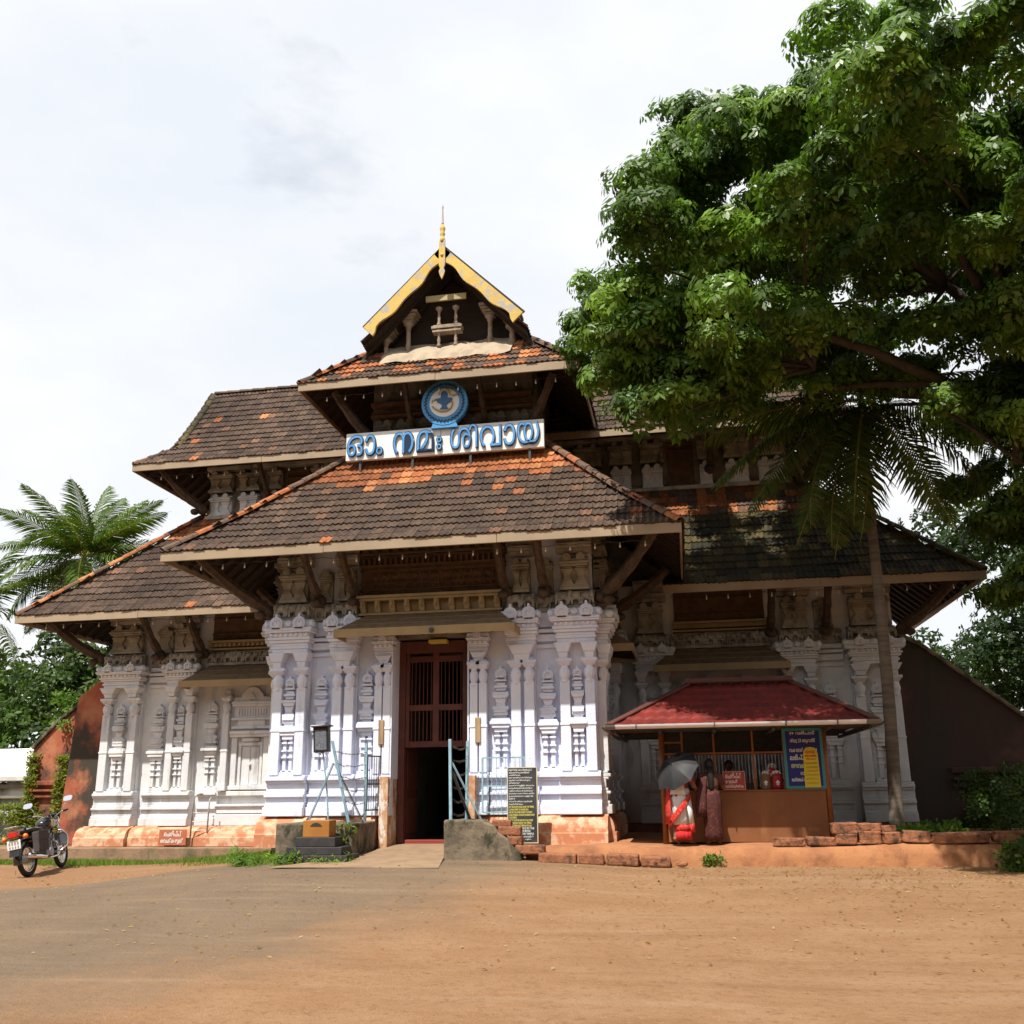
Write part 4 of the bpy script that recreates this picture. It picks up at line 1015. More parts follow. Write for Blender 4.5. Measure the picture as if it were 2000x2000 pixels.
def sheet(e0, e1, r0, r1, name):
    """pressed-tile metal sheet on the slope between eave e0-e1 and ridge r0-r1"""
    e0, e1, r0, r1 = map(Vector, (e0, e1, r0, r1)); m = MB(); nv = 30; nu = max(12, int((e1-e0).length/.05))
    nrm = (e1-e0).cross(r0-e0).normalized()
    if nrm.z < 0: nrm = -nrm
    for j in range(nv+1):
        v = j/nv; a, b = e0.lerp(r0, v), e1.lerp(r1, v)
        for i in range(nu+1):
            p = a.lerp(b, i/nu); s_ = (p-e0).dot((e1-e0).normalized())
            st = (v*6)%1.0
            m.v.append(tuple(p+nrm*(.022*abs(math.sin(s_*math.pi/.21))+.03*(1-st)*(1 if j < nv else 0))))
    for j in range(nv):
        for i in range(nu): a = j*(nu+1)+i; m.f.append((a, a+1, a+2+nu, a+1+nu)); m.c.append(None)
    return K(m, name, KRED)
sheet((ex0, ey0, ez_), (ex1, ey0, ez_), (rx0, ry, rz_), (rx1, ry, rz_), 'roof_sheet')
sheet((ex1, ey0, ez_), (ex1, ey1, ez_), (rx1, ry, rz_), (rx1, ry+.01, rz_), 'roof_sheet')
sheet((ex0, ey1, ez_), (ex0, ey0, ez_), (rx0, ry+.01, rz_), (rx0, ry, rz_), 'roof_sheet')
sheet((ex1, ey1, ez_), (ex0, ey1, ez_), (rx1, ry, rz_), (rx0, ry, rz_), 'roof_sheet')
for a, b in (((ex0, ey0), rx0), ((ex1, ey0), rx1), ((ex0, ey1), rx0), ((ex1, ey1), rx1)):
    m = MB(); m.beam((a[0], a[1], ez_+.05), (b, ry, rz_+.05), .17, .035); K(m, 'hip_cap', KCAP, bevel=.01)
m = MB(); m.box(rx0-.06, rx1+.06, ry-.13, ry+.13, rz_+.03, rz_+.13); K(m, 'ridge_cap', KCAP, bevel=.02)
def gutter(p0, p1, mt, r=.065):
    p0, p1 = Vector(p0), Vector(p1); d = (p1-p0).normalized(); o = d.cross(Vector((0,0,1))); m = MB(); k = 9
    for p, rr in ((p0, r), (p1, r), (p0, r-.012), (p1, r-.012)):
        for i in range(k): a = math.pi+math.pi*i/(k-1); m.v.append(tuple(p+o*rr*math.cos(a)+Vector((0,0,rr*math.sin(a)*1.15))))
    for b0, b1 in ((0, k), (2*k, 3*k)):
        for i in range(k-1): m.f.append((b0+i, b0+i+1, b1+i+1, b1+i)); m.c.append(None)
    return K(m, 'gutter', mt, smooth=True)
gutter((ex0+.12, ey0-.07, ez_+.03), (ex1-.18, ey0-.07, ez_+.03), PVC); gutter((ex0-.06, ey0-.07, ez_+.03), (ex0+.12, ey0-.07, ez_+.03), PVCG, .072); gutter((ex1-.18, ey0-.07, ez_+.03), (ex1+.06, ey0-.07, ez_+.03), PVCG, .072)
BRPVC = mat('brown_pvc', (.20,.12,.09), (.14,.09,.07), 5, rough=.5)
gutter((ex0-.05, ey0-.05, ez_+.0), (ex0-.05, ey1, ez_), BRPVC); gutter((ex1+.05, ey0-.05, ez_), (ex1+.05, ey1, ez_), PVCG)
for x in (4.05, 5.4, 6.6, 7.45):
    m = MB(); m.box(x-.008, x+.008, ey0-.145, ey0-.0, ez_-.05, ez_+.05); K(m, 'gutter_clip', STEEL_D)
for x, y in ((4.45, -.3), (7.33, -.3), (4.45, 1.5), (7.33, 1.5)):
    m = MB(); m.tube([(x, y, kz-.02), (x, y, ez_+.02+.3)], .052, 12); K(m, 'post', KPOST, smooth=True)
m = MB()
for y in (ey0+.1, -.3, 1.5, ey1-.1): m.beam((ex0+.1, y, ez_-.03), (ex1-.1, y, ez_-.03), .05, .07)
for x in (ex0+.1, 4.45, 5.4, 6.4, 7.33, ex1-.1): m.beam((x, ey0+.05, ez_-.09), (x, ey1-.05, ez_-.09), .05, .05)
K(m, 'roof_truss', STEEL_D)
m = MB(); m.box(4.50, 7.28, -.36, -.32, kz+.01, 1.55); K(m, 'counter_panel', KPANEL, bevel=.006)
m = MB(); m.box(4.50, 7.28, -.38, .12, 1.55, 1.575); K(m, 'counter_top', KPANEL, bevel=.004)
m = MB(); m.box(4.45, 4.49, -.25, 1.5, kz, 1.6); K(m, 'side_panel', KPANEL); m = MB(); m.box(7.29, 7.33, -.25, 1.5, kz, 2.5); K(m, 'side_panel', KPANEL)
m = MB(); m.box(4.45, 7.33, 1.55, 1.58, kz, 1.62); m.box(4.45, 7.33, 1.55, 1.58, 2.25, 2.8); K(m, 'back_panel', STEEL_D)
for i in range(44):
    x = 4.5+i*.065; m = MB(); m.box(x, x+.04, 1.55, 1.57, 1.62, 2.25); K(m, 'slat', GREYMET)
for x in (4.82, 5.39, 6.08, 6.62): m = MB(); m.box(x-.018, x+.018, -.32, -.285, 1.576, 2.7); K(m, 'mullion', KPOST)
m = MB(); m.box(4.50, 7.28, -.318, -.287, 2.205, 2.24); K(m, 'rail', KPOST); m = MB(); m.box(4.5, 4.80, -.318, -.287, 2.41, 2.44); K(m, 'rail', KPOST)
m = MB()
for i in range(64): m.box(4.52+i*.033, 4.524+i*.033, -.30, -.296, 2.24, 2.66)
K(m, 'mesh_screen', STEEL_D)
tag(kiosk, 'small brown counter kiosk with red hipped roof and white gutter', 'kiosk')

def board(name, x0, x1, y, z0, z1, mt, label, cat, t=.02, frame=None, ft=.02):
    o = empty(name, ((x0+x1)/2, y, z0)); w = (x1-x0)/2; h = z1-z0
    MB().box(-w, w, -t, 0, 0, h).build('panel', mt, o, bevel=.003, seg=1)
    if frame:
        m = MB(); m.box(-w-ft*.5, -w+ft*.5, -t-.008, .004, 0, h); m.box(w-ft*.5, w+ft*.5, -t-.008, .004, 0, h); m.box(-w+ft*.5, w-ft*.5, -t-.008, .004, h-ft, h); m.box(-w+ft*.5, w-ft*.5, -t-.008, .004, 0, ft); m.build('frame', frame, o)
    return tag(o, label, cat)
b = board('counter_sign', 5.52, 5.90, -.385, 1.577, 1.90, mat('maroon_enamel', (.34,.06,.05), (.30,.055,.05), 4, rough=.5), 'maroon board with white Malayalam lettering standing on the kiosk counter', 'sign', frame=mat('pinkish_edge', (.5,.25,.2), rough=.6), ft=.012)
letters('െചരിപ്പ്', b, -.15, .12, .20, .30, -.021, PW, offset=.012); letters('ബാഗ്', b, -.15, .06, .115, .18, -.021, PW, offset=.012); letters('സൂക്ഷിക്കുന്നസ്ഥലം', b, -.16, .16, .025, .095, -.021, PW, offset=.012)
BB = mat('deep_blue_flex', (.02,.03,.20), (.018,.028,.17), 2, rough=.45); TEAL = mat('teal_border', (.05,.24,.26), rough=.5)
b = board('flex_banner', 6.64, 7.28, -.33, 1.58, 2.64, BB, 'tall blue banner with white Malayalam lines at the right of the kiosk window', 'banner', t=.012, frame=TEAL, ft=.05)
for txt, x0, x1, z0, z1, mt_ in (('ഇ വഴിപാട്', -.22, .22, .93, 1.01, PW), ('ന്യൂ 23 ആറാട്ട്', -.22, .22, .79, .88, PW), ('വകയാർക്കുന്ന', -.24, .24, .62, .72, PW), ('ലഭിച്ച', -.24, .04, .50, .60, PW),
                              ('അരവണ', -.23, .02, .36, .43, PLG), ('ബാലൻ', -.08, .06, .24, .31, PW), ('ഭാഗ്യരക്ഷ', -.24, .0, .13, .20, PW)):
    letters(txt, b, x0, x1, z0, z1, -.013, mt_, offset=.01)
YP = mat('yellow_poster_paper', (.66,.52,.04), (.60,.47,.04), 3, rough=.7)
o = empty('wall_poster', (7.075, -.352, 1.605)); m = MB(); p = [(-.135, 0), (.135, 0), (.125, .58), (.11, .64), (.07, .68), (.01, .70), (-.05, .69), (-.10, .65), (-.125, .58)]; m.prism(p, -.006, 0); m.build('sheet', YP, o)
letters('ഭാഗവത', o, -.08, .08, .585, .635, -.0065, PR, offset=.01); letters('സപ്താഹയജ്ഞം', o, -.10, .10, .525, .575, -.0065, PR, offset=.01); letters('2009 ജൂലൈ', o, -.08, .09, .47, .505, -.0065, PR, offset=.008)
for i, txt in enumerate(('ക്ഷേത്രത്തിൽ', 'ഭക്തജനങ്ങൾ', 'പൂജകൾ', 'വഴിപാടുകൾ', 'ഉത്സവം', 'സ്വാഗതം')): letters(txt, o, -.10, .10, .40-i*.068, .44-i*.068, -.0065, PG, offset=.006)
tag(o, 'yellow round-topped paper poster stuck over the blue banner', 'poster')
b = board('post_notice', 4.50, 4.64, -.365, 1.0, 1.92, mat('pale_notice_paper', (.55,.62,.66), rough=.6), 'narrow pale notice with blue edge beside the left kiosk post', 'notice', frame=mat('blue_edge', (.05,.2,.45), rough=.5), ft=.02)
for i in range(7): letters(('അറിയിപ്പ്', 'പൂജ', 'സമയം', 'രാവിലെ', 'വൈകിട്ട്', 'നട', 'തുറക്കും')[i], b, -.05, .05, .80-i*.115, .85-i*.115, -.021, mat('dark_ink', (.03,.03,.05), rough=.6), offset=.006)
o = empty('collection_box', (6.72, -.10, 1.577)); MB().box(-.125, .125, -.15, .1, .015, .16).build('box_body', mat('clear_blue_plastic', (.03,.10,.42), (.04,.2,.5), 5, rough=.3), o, bevel=.004)
m = MB(); [m.beam(a, c_, .014, .014) for a, c_ in (((-.135, -.16, 0), (-.135, -.16, .12)), ((.135, -.16, 0), (.135, -.16, .20)), ((-.135, -.16, .12), (.135, -.16, .20)), ((-.135, -.16, .008), (.135, -.16, .008)))]; m.build('timber_edging', KPOST, o)
tag(o, 'small blue box edged in brown timber on the counter in front of the banner', 'box')
o = empty('display_frame', (6.02, -.16, 1.577)); m = MB(); [m.beam(a, c_, .014, .014) for a, c_ in (((-.10, 0, 0), (-.10, 0, .12)), ((.10, 0, 0), (.10, 0, .19)), ((-.10, 0, .12), (.10, 0, .19)), ((-.10, 0, .01), (.10, 0, .01)))]; m.build('timber_edging', KPOST, o)
MB().box(-.09, .09, .01, .03, .015, .12).build('back_board', BLACK, o); tag(o, 'brown slanted timber frame with dark inside next to the maroon board', 'frame')
def bag(name, x, y, w, h, d, cols, label, motif):
    o = empty(name, (x, y, 1.577)); m = MB(); rings = []; r_ = random.Random(int(x*100))
    for j in range(9):
        t = j/8; ww = w*(1.0-.28*t**2.2+.05*math.sin(t*9)); dd = d*(1-.55*t**1.6)
        rings.append([(ww/2*math.cos(a)*(1+.10*math.sin(3*a+j))+r_.uniform(-.006, .006), dd/2*math.sin(a), h*t+r_.uniform(-.006, .006)) for a in [2*math.pi*k/12 for k in range(12)]])
    m.loft(rings); m.build('bag_body', cols, o, smooth=True)
    k = MB(); 
    for sx in (-1, 1): k.tube([(sx*w*.28, 0, h*.93), (sx*w*.22, -.01, h*1.12), (0, -.01, h*1.2), (-sx*w*.05, 0, h*.98)], [.02, .014, .012, .012], 6, flat=.5)
    k.build('handle', motif, o, smooth=True)
    k = MB(); k.prism([(-.035, h*.3), (.035, h*.3), (.015, h*.36), (.04, h*.46), (0, h*.6), (-.04, h*.46), (-.015, h*.36)], -d*.53, -d*.40); k.tube([(0, -d*.52, h*.2), (0, -d*.52, h*.36)], .006, 6); k.build('printed_motif', PW, o)
    return tag(o, label, 'bag')
bag('carrier_bag', 6.28, -.12, .19, .27, .12, mat('brown_paper', (.24,.13,.07), (.30,.2,.13), 9, rough=.8), 'brown patterned carrier bag on the kiosk counter', PW)
bag('carrier_bag', 6.49, -.10, .23, .27, .14, mat('red_plastic', (.42,.02,.03), (.36,.02,.03), 8, rough=.4), 'bright red carrier bag with white printed motif on the kiosk counter', PW)
bag('carrier_bag', 6.42, .03, .24, .38, .14, mat('white_red_plastic', (.72,.72,.73), (.45,.05,.05), 9, lo=.52, hi=.55, rough=.45), 'white and red crumpled plastic bag behind the other bags on the counter', PW)

# ================================================================ notice board, barriers and parapets by the door
b = board('notice_board', 1.67, 2.21, -.90, .70, 2.02, mat('black_signwriters_board', (.035,.037,.038), (.06,.06,.06), 3, rough=.55), 'tall black notice board with white and yellow writing right of the door', 'notice board', t=.025, frame=mat('cream_strip', (.55,.50,.36), rough=.7), ft=.016)
NL = [('NOTICE അറിയിപ്പ്', .86, 1), ('ക്ഷേത്രാചാരങ്ങൾ', .78, 1), ('പാലിക്കുക', .44, 1), ('ഭക്തജനങ്ങൾ ശ്രദ്ധിക്കുക', .88, 1), ('ലുങ്കി ഷർട്ട് ബർമുഡ', .80, 1), ('ധരിക്കരുത്', .42, 1), ('ക്ഷേത്രത്തിനുള്ളിൽ പ്രവേശനം', .94, 1), ('അനുവദിക്കുന്നതല്ല സ്ത്രീകൾ', .88, 1),
      ('ചുരിദാർ ധരിച്ച് പ്രവേശിക്കരുത്', .92, 1), ('മൊബൈൽ ഫോൺ ക്യാമറ എന്നിവ', .94, 1), ('ഉപയോഗിക്കുവാൻ പാടുള്ളതല്ല', .90, 1), ('കൂടാതെ', .22, 1), ('ക്ഷേത്രപരിസരം ശുചിയായി', .86, 1), ('സൂക്ഷിക്കുക', .52, 1),
      ('NO VEHICLES IN ENCLOSURE THE TEMPLE', .92, 2), ('LUNGI SHIRT & BURMUDA', .72, 2), ('ARE NOT ALLOWED INSIDE THE TEMPLE', .86, 2), ('LADIES WEARING CHURIDAR PROHIBITED INSIDE', .94, 2), ('THE TEMPLE', .28, 2), ('DIRTY CLOTHES ARE NOT ALLOWED', .88, 2), ('KEEP SILENCE INSIDE THE TEMPLE', .82, 2), ('PLEASE KEEP THE TEMPLE RITUALS', .84, 2),
      ('THIS IS A NOTICE BY THE', .92, 1), ('DEVASWOM   LEAVE BEFORE', .78, 1), ('ENTERING   THE TEMPLE', .90, 1), ('ക്ഷേത്രം ഭരണസമിതി', .88, 1), ('തിരുവനന്തപുരം', .8, 1)]
for i, (txt, w, c_) in enumerate(NL):
    z = 1.255-i*.0462
    letters(txt, b, -.245, -.245+.49*w, z, z+.034, -.026, PW if c_ == 1 else PY, offset=.012, res=2, depth=.002)
# parapets flanking the ramp
def soft_block(m, name, mt, label, cat, bevel=.03, parent=None):
    o = m.build(name, mt, parent, bevel=bevel, seg=2)
    if parent is None: tag(o, label, cat)
    return o
m = MB(); m.box(-2.45, -1.0, -1.62, -.35, .30, 1.08); m.box(-2.0, -1.02, -.352, -.30, .30, 1.06)
soft_block(m, 'parapet', CONCRETE, 'mossy concrete parapet left of the ramp behind the donation box', 'parapet', .035)
m = MB(); m.prism([(.66, .33), (2.05, .33), (2.0, .60), (1.86, .70), (1.80, .80), (1.62, .92), (1.55, 1.03), (1.40, 1.09), (1.36, 1.13), (.66, 1.13)], -1.64, -1.32); m.box(.664, .93, -1.318, -.25, .33, 1.11)
soft_block(m, 'parapet', CONCRETE, 'grey concrete parapet with a broken right end beside the notice board', 'parapet', .03)
for x, y, z, w, d, h, a, lab in ((1.66, -1.42, 1.0, .34, .24, .12, .3, 'small laterite lump on top of the broken parapet end'), (1.80, -1.43, .86, .40, .24, .155, .05, 'upper laterite block stepped against the broken parapet'), (1.90, -1.45, .70, .26, .24, .15, -.05, 'middle laterite block stepped against the broken parapet'), (2.16, -1.46, .555, .50, .26, .15, .0, 'lowest long laterite block at the foot of the notice board')):
    o = MB().box(-w/2, w/2, -d/2, d/2, 0, h).build('laterite_block', LATERITE, bevel=.025, seg=2); o.location = (x, y, z); o.rotation_euler = (0, rnd.uniform(-.03, .03), a*.3); tag(o, lab, 'stone block', 'loose laterite blocks')
ly = -1.62
for i, (xa, xb, z, h) in enumerate(((2.32, 2.98, .43, .17), (3.0, 3.44, .41, .18), (3.47, 4.02, .40, .19), (4.04, 4.54, .38, .17))):
    o = MB().box(-(xb-xa)/2+.01, (xb-xa)/2-.01, -.13, .13, 0, h).build('laterite_block', LATERITE, bevel=.03, seg=2); o.location = ((xa+xb)/2, ly+.02*i, z-.02); o.rotation_euler = (0, .03, rnd.uniform(-.06, .06))
    tag(o, ('first long laterite block at the terrace foot right of the parapet', 'second laterite block along the terrace foot', 'third laterite block along the terrace foot', 'last laterite block of the row, below the woman with the umbrella')[i], 'stone block', 'laterite blocks edging the terrace')
o = MB().ell((0, 0, .05), (.10, .07, .05), 8, 5).build('stone', LATERITE); o.location = (4.72, -1.66, .36); tag(o, 'small flat stone at the right end of the block row', 'stone')
PILE = [(6.50, -1.16, .655, .52, .24, .14, 0, 'flat pale laterite slab at the left end of the terrace edge'), (7.02, -1.16, .66, .46, .26, .15, .1, 'rough laterite slab next to the kiosk corner'), (7.42, -1.12, .69, .36, .28, .17, -.1, 'dark laterite block below the top stone of the heap'), (7.42, -1.10, .86, .44, .30, .17, .05, 'large laterite block on top of the heap beside the kiosk'),
        (7.80, -1.12, .70, .36, .28, .20, .08, 'squarish laterite block in the middle of the heap'), (7.76, -1.08, .90, .20, .2, .12, .4, 'small rounded stone perched on the heap'), (7.93, -1.08, .89, .18, .2, .13, -.3, 'tilted small stone perched at the right of the heap'), (8.14, -1.14, .70, .28, .26, .18, .25, 'dark red laterite lump near the palm foot'), (8.12, -1.02, .86, .26, .2, .12, .5, 'leaning laterite chip above the dark lump'),
        (8.52, -1.14, .71, .42, .28, .19, -.04, 'laterite block at the right end of the heap'), (9.2, -1.14, .71, .90, .3, .16, .0, 'long mossy laterite slab right of the heap'), (9.95, -1.16, .72, .5, .3, .17, .05, 'laterite slab near the shrubs at the right edge'), (10.5, -1.16, .70, .5, .3, .18, -.05, 'rightmost laterite slab among the shrubs')]
for x, y, z, w, d, h, a, lab in PILE:
    m = MB(); k = 8
    m.loft([[(w/2*c*(1+rnd.uniform(-.07, .07)), d/2*s_*(1+rnd.uniform(-.07, .07)), zz_) for c, s_ in ((1,.7),(.75,1),(-.75,1),(-1,.7),(-1,-.7),(-.75,-1),(.75,-1),(1,-.7))] for zz_ in (0, h*.3, h*.75, h)])
    o = m.build('laterite_rock', LATERITE, bevel=.02, seg=2); o.location = (x, y, z); o.rotation_euler = (rnd.uniform(-.05, .05), rnd.uniform(-.05, .05), a); tag(o, lab, 'stone block', 'laterite heap on the terrace edge')
# donation box on black steps
o = empty('donation_box', (-1.5, -1.95, .45))
for w, d, z0, z1 in ((1.25, .66, -.05, .13), (1.0, .52, .13, .26), (.72, .42, .26, .42)): MB().box(-w/2, w/2, -d/2+.05, d/2+.05, z0, z1).build('step', BLACK, o, bevel=.012)
OB = mat('orange_ochre_enamel', (.36,.155,.035), (.31,.13,.03), 3, rough=.55); MB().box(-.24, .24, -.14, .20, .42, .70).build('box_body', OB, o, bevel=.01)
MB().prism([(-.11, .60), (.11, .60), (.08, .635), (.03, .66), (-.03, .66), (-.08, .635)], -.146, -.1405).build('slot', BLACK, o)
tag(o, 'orange donation box on black stone steps left of the ramp', 'donation box')
# flood lamp on a leaning pole
o = empty('flood_lamp', (-1.62, -1.2, 1.08))
MB().tube([(0, 0, 0), (-.04, -.01, .55), (-.14, -.03, 1.25)], .016, 8).build('pole', STEEL_B, o)
h = MB(); h.box(-.14, .14, -.10, .10, 0, .46); h = h.build('housing', mat('black_lamp_housing', (.02,.02,.022), rough=.5), o, bevel=.01); h.location = (-.155, -.03, 1.26); h.rotation_euler = (0, -.06, .12)
g = MB(); g.box(-.105, .105, -.103, -.10, .04, .40).build('lens', mat('ribbed_lamp_glass', (.10,.11,.13), (.2,.21,.24), 40, rough=.25), h)
g = MB(); g.box(-.17, .19, -.15, .12, .462, .485).build('visor', mat('rusty_sheet', (.10,.05,.03), (.06,.035,.025), 8, rough=.8), h); 
g = MB(); g.box(-.02, .03, -.02, .02, -.02, .0).build('clamp', mat('brass_clamp', (.4,.3,.1), rough=.4, metal=.5), h)
tag(o, 'black flood lamp with visor on a leaning pale blue pole', 'lamp')
def angle_iron(m, p0, p1, w=.05):
    p0, p1 = Vector(p0), Vector(p1); m.beam(p0, p1, w, .008); m.beam(p0+Vector((w/2, 0, 0)), p1+Vector((w/2, 0, 0)), .008, w, up=(0,1,0))
def barbed(m, p0, p1, sag=.05, n=8):
    p0, p1 = Vector(p0), Vector(p1); pts = [p0.lerp(p1, i/n)+Vector((rnd.uniform(-.015, .015), 0, -sag*math.sin(math.pi*i/n)+rnd.uniform(-.012, .012))) for i in range(n+1)]; m.tube(pts, .005, 4)
    for p in pts[1:-1]: m.beam(p-Vector((.02, .0, .02)), p+Vector((.02, 0, .02)), .005, .005); m.beam(p-Vector((.02, 0, -.02)), p+Vector((.02, 0, -.02)), .005, .005)
def barrier(name, label, posts, wires, loc):
    o = empty(name, loc); L0 = Vector(loc)
    for nm, a, b_, mt_ in posts: m = MB(); angle_iron(m, Vector(a)-L0, Vector(b_)-L0); m.build(nm, mt_, o)
    m = MB()
    for a, b_ in wires: barbed(m, Vector(a)-L0, Vector(b_)-L0)
    m.build('barbed_wire', WIRE, o); tag(o, label, 'barrier')
barrier('wire_barrier', 'leaning pale blue angle-iron posts with barbed wire left of the door', [('post', (-1.14, -1.42, 1.02), (-1.60, -1.22, 2.54), STEEL_B), ('post', (-1.13, -.60, 1.0), (-1.14, -.60, 2.52), STEEL_B), ('brace', (-1.98, -1.35, 1.06), (-1.56, -1.24, 2.14), STEEL_B), ('brace', (-1.02, -1.0, 1.04), (-1.55, -1.18, 2.12), STEEL_D)],
        [((-1.19+.0*i-.07*i, -1.40+.03*i, 1.25+.22*i), (-1.13, -.6, 1.2+.23*i)) for i in range(6)], (-1.4, -1.0, 1.04))
barrier('wire_barrier', 'upright pale blue angle-iron posts with barbed wire right of the door', [('post', (.74, -1.45, 1.1), (.71, -1.42, 2.52), STEEL_B), ('post', (.83, -.60, 1.09), (.85, -.60, 2.52), STEEL_B), ('brace', (1.22, -1.2, 1.12), (.73, -1.40, 2.12), STEEL_B), ('brace', (.98, -.95, 1.1), (.74, -1.36, 1.95), STEEL_D)],
        [((.74, -1.44, 1.25+.23*i), (.84, -.6, 1.22+.24*i)) for i in range(6)], (.9, -1.1, 1.1))
def bar_gate(name, label, p0, p1, z0, z1, n, mt_):
    p0, p1 = Vector((*p0, 0)), Vector((*p1, 0)); o = empty(name, (p0.x, p0.y, z0)); d = p1-p0; H = z1-z0; m = MB()
    for q in (0, 1): m.beam(d*q, d*q+Vector((0, 0, H)), .03, .03)
    for z in (0, H*.48, H): m.beam(Vector((0, 0, z)), d+Vector((0, 0, z)), .025, .025)
    m.build('gate_frame', mt_, o)
    for i in range(1, n): m = MB(); m.tube([d*(i/n), d*(i/n)+Vector((0, 0, H))], .006, 5); m.build('bar', mt_, o)
    return tag(o, label, 'gate')
bar_gate('bar_gate', 'narrow dark barred gate swung open left of the door', (-1.12, -.55), (-.92, -.05), 1.28, 2.28, 8, STEEL_D)
bar_gate('bar_gate', 'pale blue barred gate folded against the wall behind the notice board', (1.10, -.42), (1.90, -.40), 1.22, 2.21, 9, STEEL_B)
m = MB(); m.box(1.5, 1.62, -.44, -.41, 1.98, 2.1); 
# bent pipe rail and painted text on the plinth of the left wing
o = empty('pipe_rail', (-6.75, 3.35, .42)); PIPE = mat('galvanised_pipe', (.42,.40,.38), (.3,.26,.22), 8, rough=.5, metal=.4)
MB().tube([(-.02, 0, 0), (0, .0, .95), (.02, .0, 1.10), (.10, .02, 1.19), (.2, .08, 1.18)], .02, 8).build('upright', PIPE, o, smooth=True); MB().tube([(.34, .12, .3), (.34, .14, 1.05), (.36, .2, 1.1)], .018, 8).build('upright', PIPE, o, smooth=True)
for z in (.35, .55, .75): MB().tube([(0, 0, z), (.34, .13, z)], .012, 6).build('rung', PIPE, o)
tag(o, 'bent galvanised pipe rail leaning at the left wing plinth', 'rail')
o = board('painted_panel', -7.55, -6.85, 3.33, .44, .80, mat('red_oxide_patch', (.46,.15,.075), (.38,.12,.065), 5, rough=.9), 'small red panel with white Malayalam words set against the left plinth', 'sign', t=.02)
letters('െചരിപ്പ്', o, -.22, .22, .20, .33, -.021, PW, offset=.012); letters('െവക്കരുത്', o, -.30, .28, .03, .16, -.021, PW, offset=.012)
o = empty('stool', (.30, 2.2, .63)); m = MB(); m.lathe(0, 0, [(.16, .40), (.17, .43), (.15, .45)], 12); m.build('seat', DOOR, o)
for a in range(4): m = MB(); m.tube([(.1*math.cos(a*1.57+.7), .1*math.sin(a*1.57+.7), .41), (.15*math.cos(a*1.57+.7), .15*math.sin(a*1.57+.7), 0)], .016, 6); m.build('leg', DOOR, o)
tag(o, 'dark stool standing in the shade inside the doorway', 'stool')
# ================================================================ vegetation
vr = np.random.default_rng(7)
def leaf_mat(name, trans=.35, rough=.45): return mat(name, (1,1,1), (.72,.75,.6), 1.2, lo=.3, hi=.7, rough=rough, spec=.35, attr=True, trans=trans)
LEAF = leaf_mat('glossy_leaf', .32, .40); LEAF2 = leaf_mat('soft_leaf', .4, .6); PALM = mat('palm_leaf', (1,1,1), (.72,.75,.6), 1.2, lo=.3, hi=.7, rough=.65, spec=.10, attr=True, trans=.2)
BARK = mat('dark_bark', (.075,.058,.042), (.045,.036,.028), 5, rough=.95, bump=.8, bscale=12, stretch=(1,1,.3))
PBARK = mat('ringed_palm_bark', (.19,.155,.12), (.13,.105,.08), 6, rough=.95, bump=.5, bscale=20, stretch=(.3,.3,2.5))
def np_mesh(name, V, Fq, C, mt):
    """V (n,3), quads (m,4), per-quad colour (m,3)"""
    me = bpy.data.meshes.new(name); n, q = len(V), len(Fq)
    me.vertices.add(n); me.vertices.foreach_set('co', V.astype(np.float32).ravel())
    me.loops.add(q*4); me.loops.foreach_set('vertex_index', Fq.astype(np.int32).ravel())
    me.polygons.add(q); me.polygons.foreach_set('loop_start', np.arange(0, q*4, 4, dtype=np.int32))
    me.materials.append(mt); me.update(calc_edges=True)
    at = me.color_attributes.new('Col', 'FLOAT_COLOR', 'CORNER'); a = np.ones((q*4, 4), np.float32); a[:, :3] = np.repeat(C, 4, 0); at.data.foreach_set('color', a.ravel())
    return me
def stamp(tv, tf, pos, yaw, tilt_ax, tilt, scale):
    """copies of a template (verts tv, quads tf) at pos (n,3), turned by yaw and tilted"""
    n = len(pos); c, s = np.cos(yaw), np.sin(yaw)
    v = np.repeat(tv[None], n, 0)*scale[:, None, None]
    x = v[..., 0]*c[:, None]-v[..., 1]*s[:, None]; y = v[..., 0]*s[:, None]+v[..., 1]*c[:, None]; z = v[..., 2]
    ca, sa = np.cos(tilt_ax)[:, None], np.sin(tilt_ax)[:, None]           # tilt about a horizontal axis (ca, sa)
    al = x*ca+y*sa; pe = -x*sa+y*ca; ct, st = np.cos(tilt)[:, None], np.sin(tilt)[:, None]
    pe2 = pe*ct-z*st; z2 = pe*st+z*ct
    x = al*ca-pe2*sa; y = al*sa+pe2*ca
    V = np.stack([x, y, z2], -1)+pos[:, None, :]
    Fq = (tf[None]+(np.arange(n)*len(tv))[:, None, None]).reshape(-1, 4)
    return V.reshape(-1, 3), Fq
def spray_template(k=7, L_=.34, w=.10, droop=.5, seed=1):
    r = np.random.default_rng(seed); V, Fq = [], []
    for i in range(k):
        a = 2*math.pi*(i+r.uniform(-.25, .25))/k; l = L_*r.uniform(.75, 1.1); d = np.array([math.cos(a), math.sin(a), 0]); p = np.array([-d[1], d[0], 0])
        pts = [d*.03, d*l*.55+np.array([0, 0, -.03*droop]), d*l+np.array([0, 0, -l*droop])]
        n = len(V)
        for q, ww in zip(pts, (.4, 1, .7)):
            tw = r.uniform(-.3, .3)*np.array([0, 0, w*.5]); V += [q-p*w*.5*ww-tw, q+p*w*.5*ww+tw]
        Fq += [[n, n+1, n+3, n+2], [n+2, n+3, n+5, n+4]]
    return np.array(V), np.array(Fq)
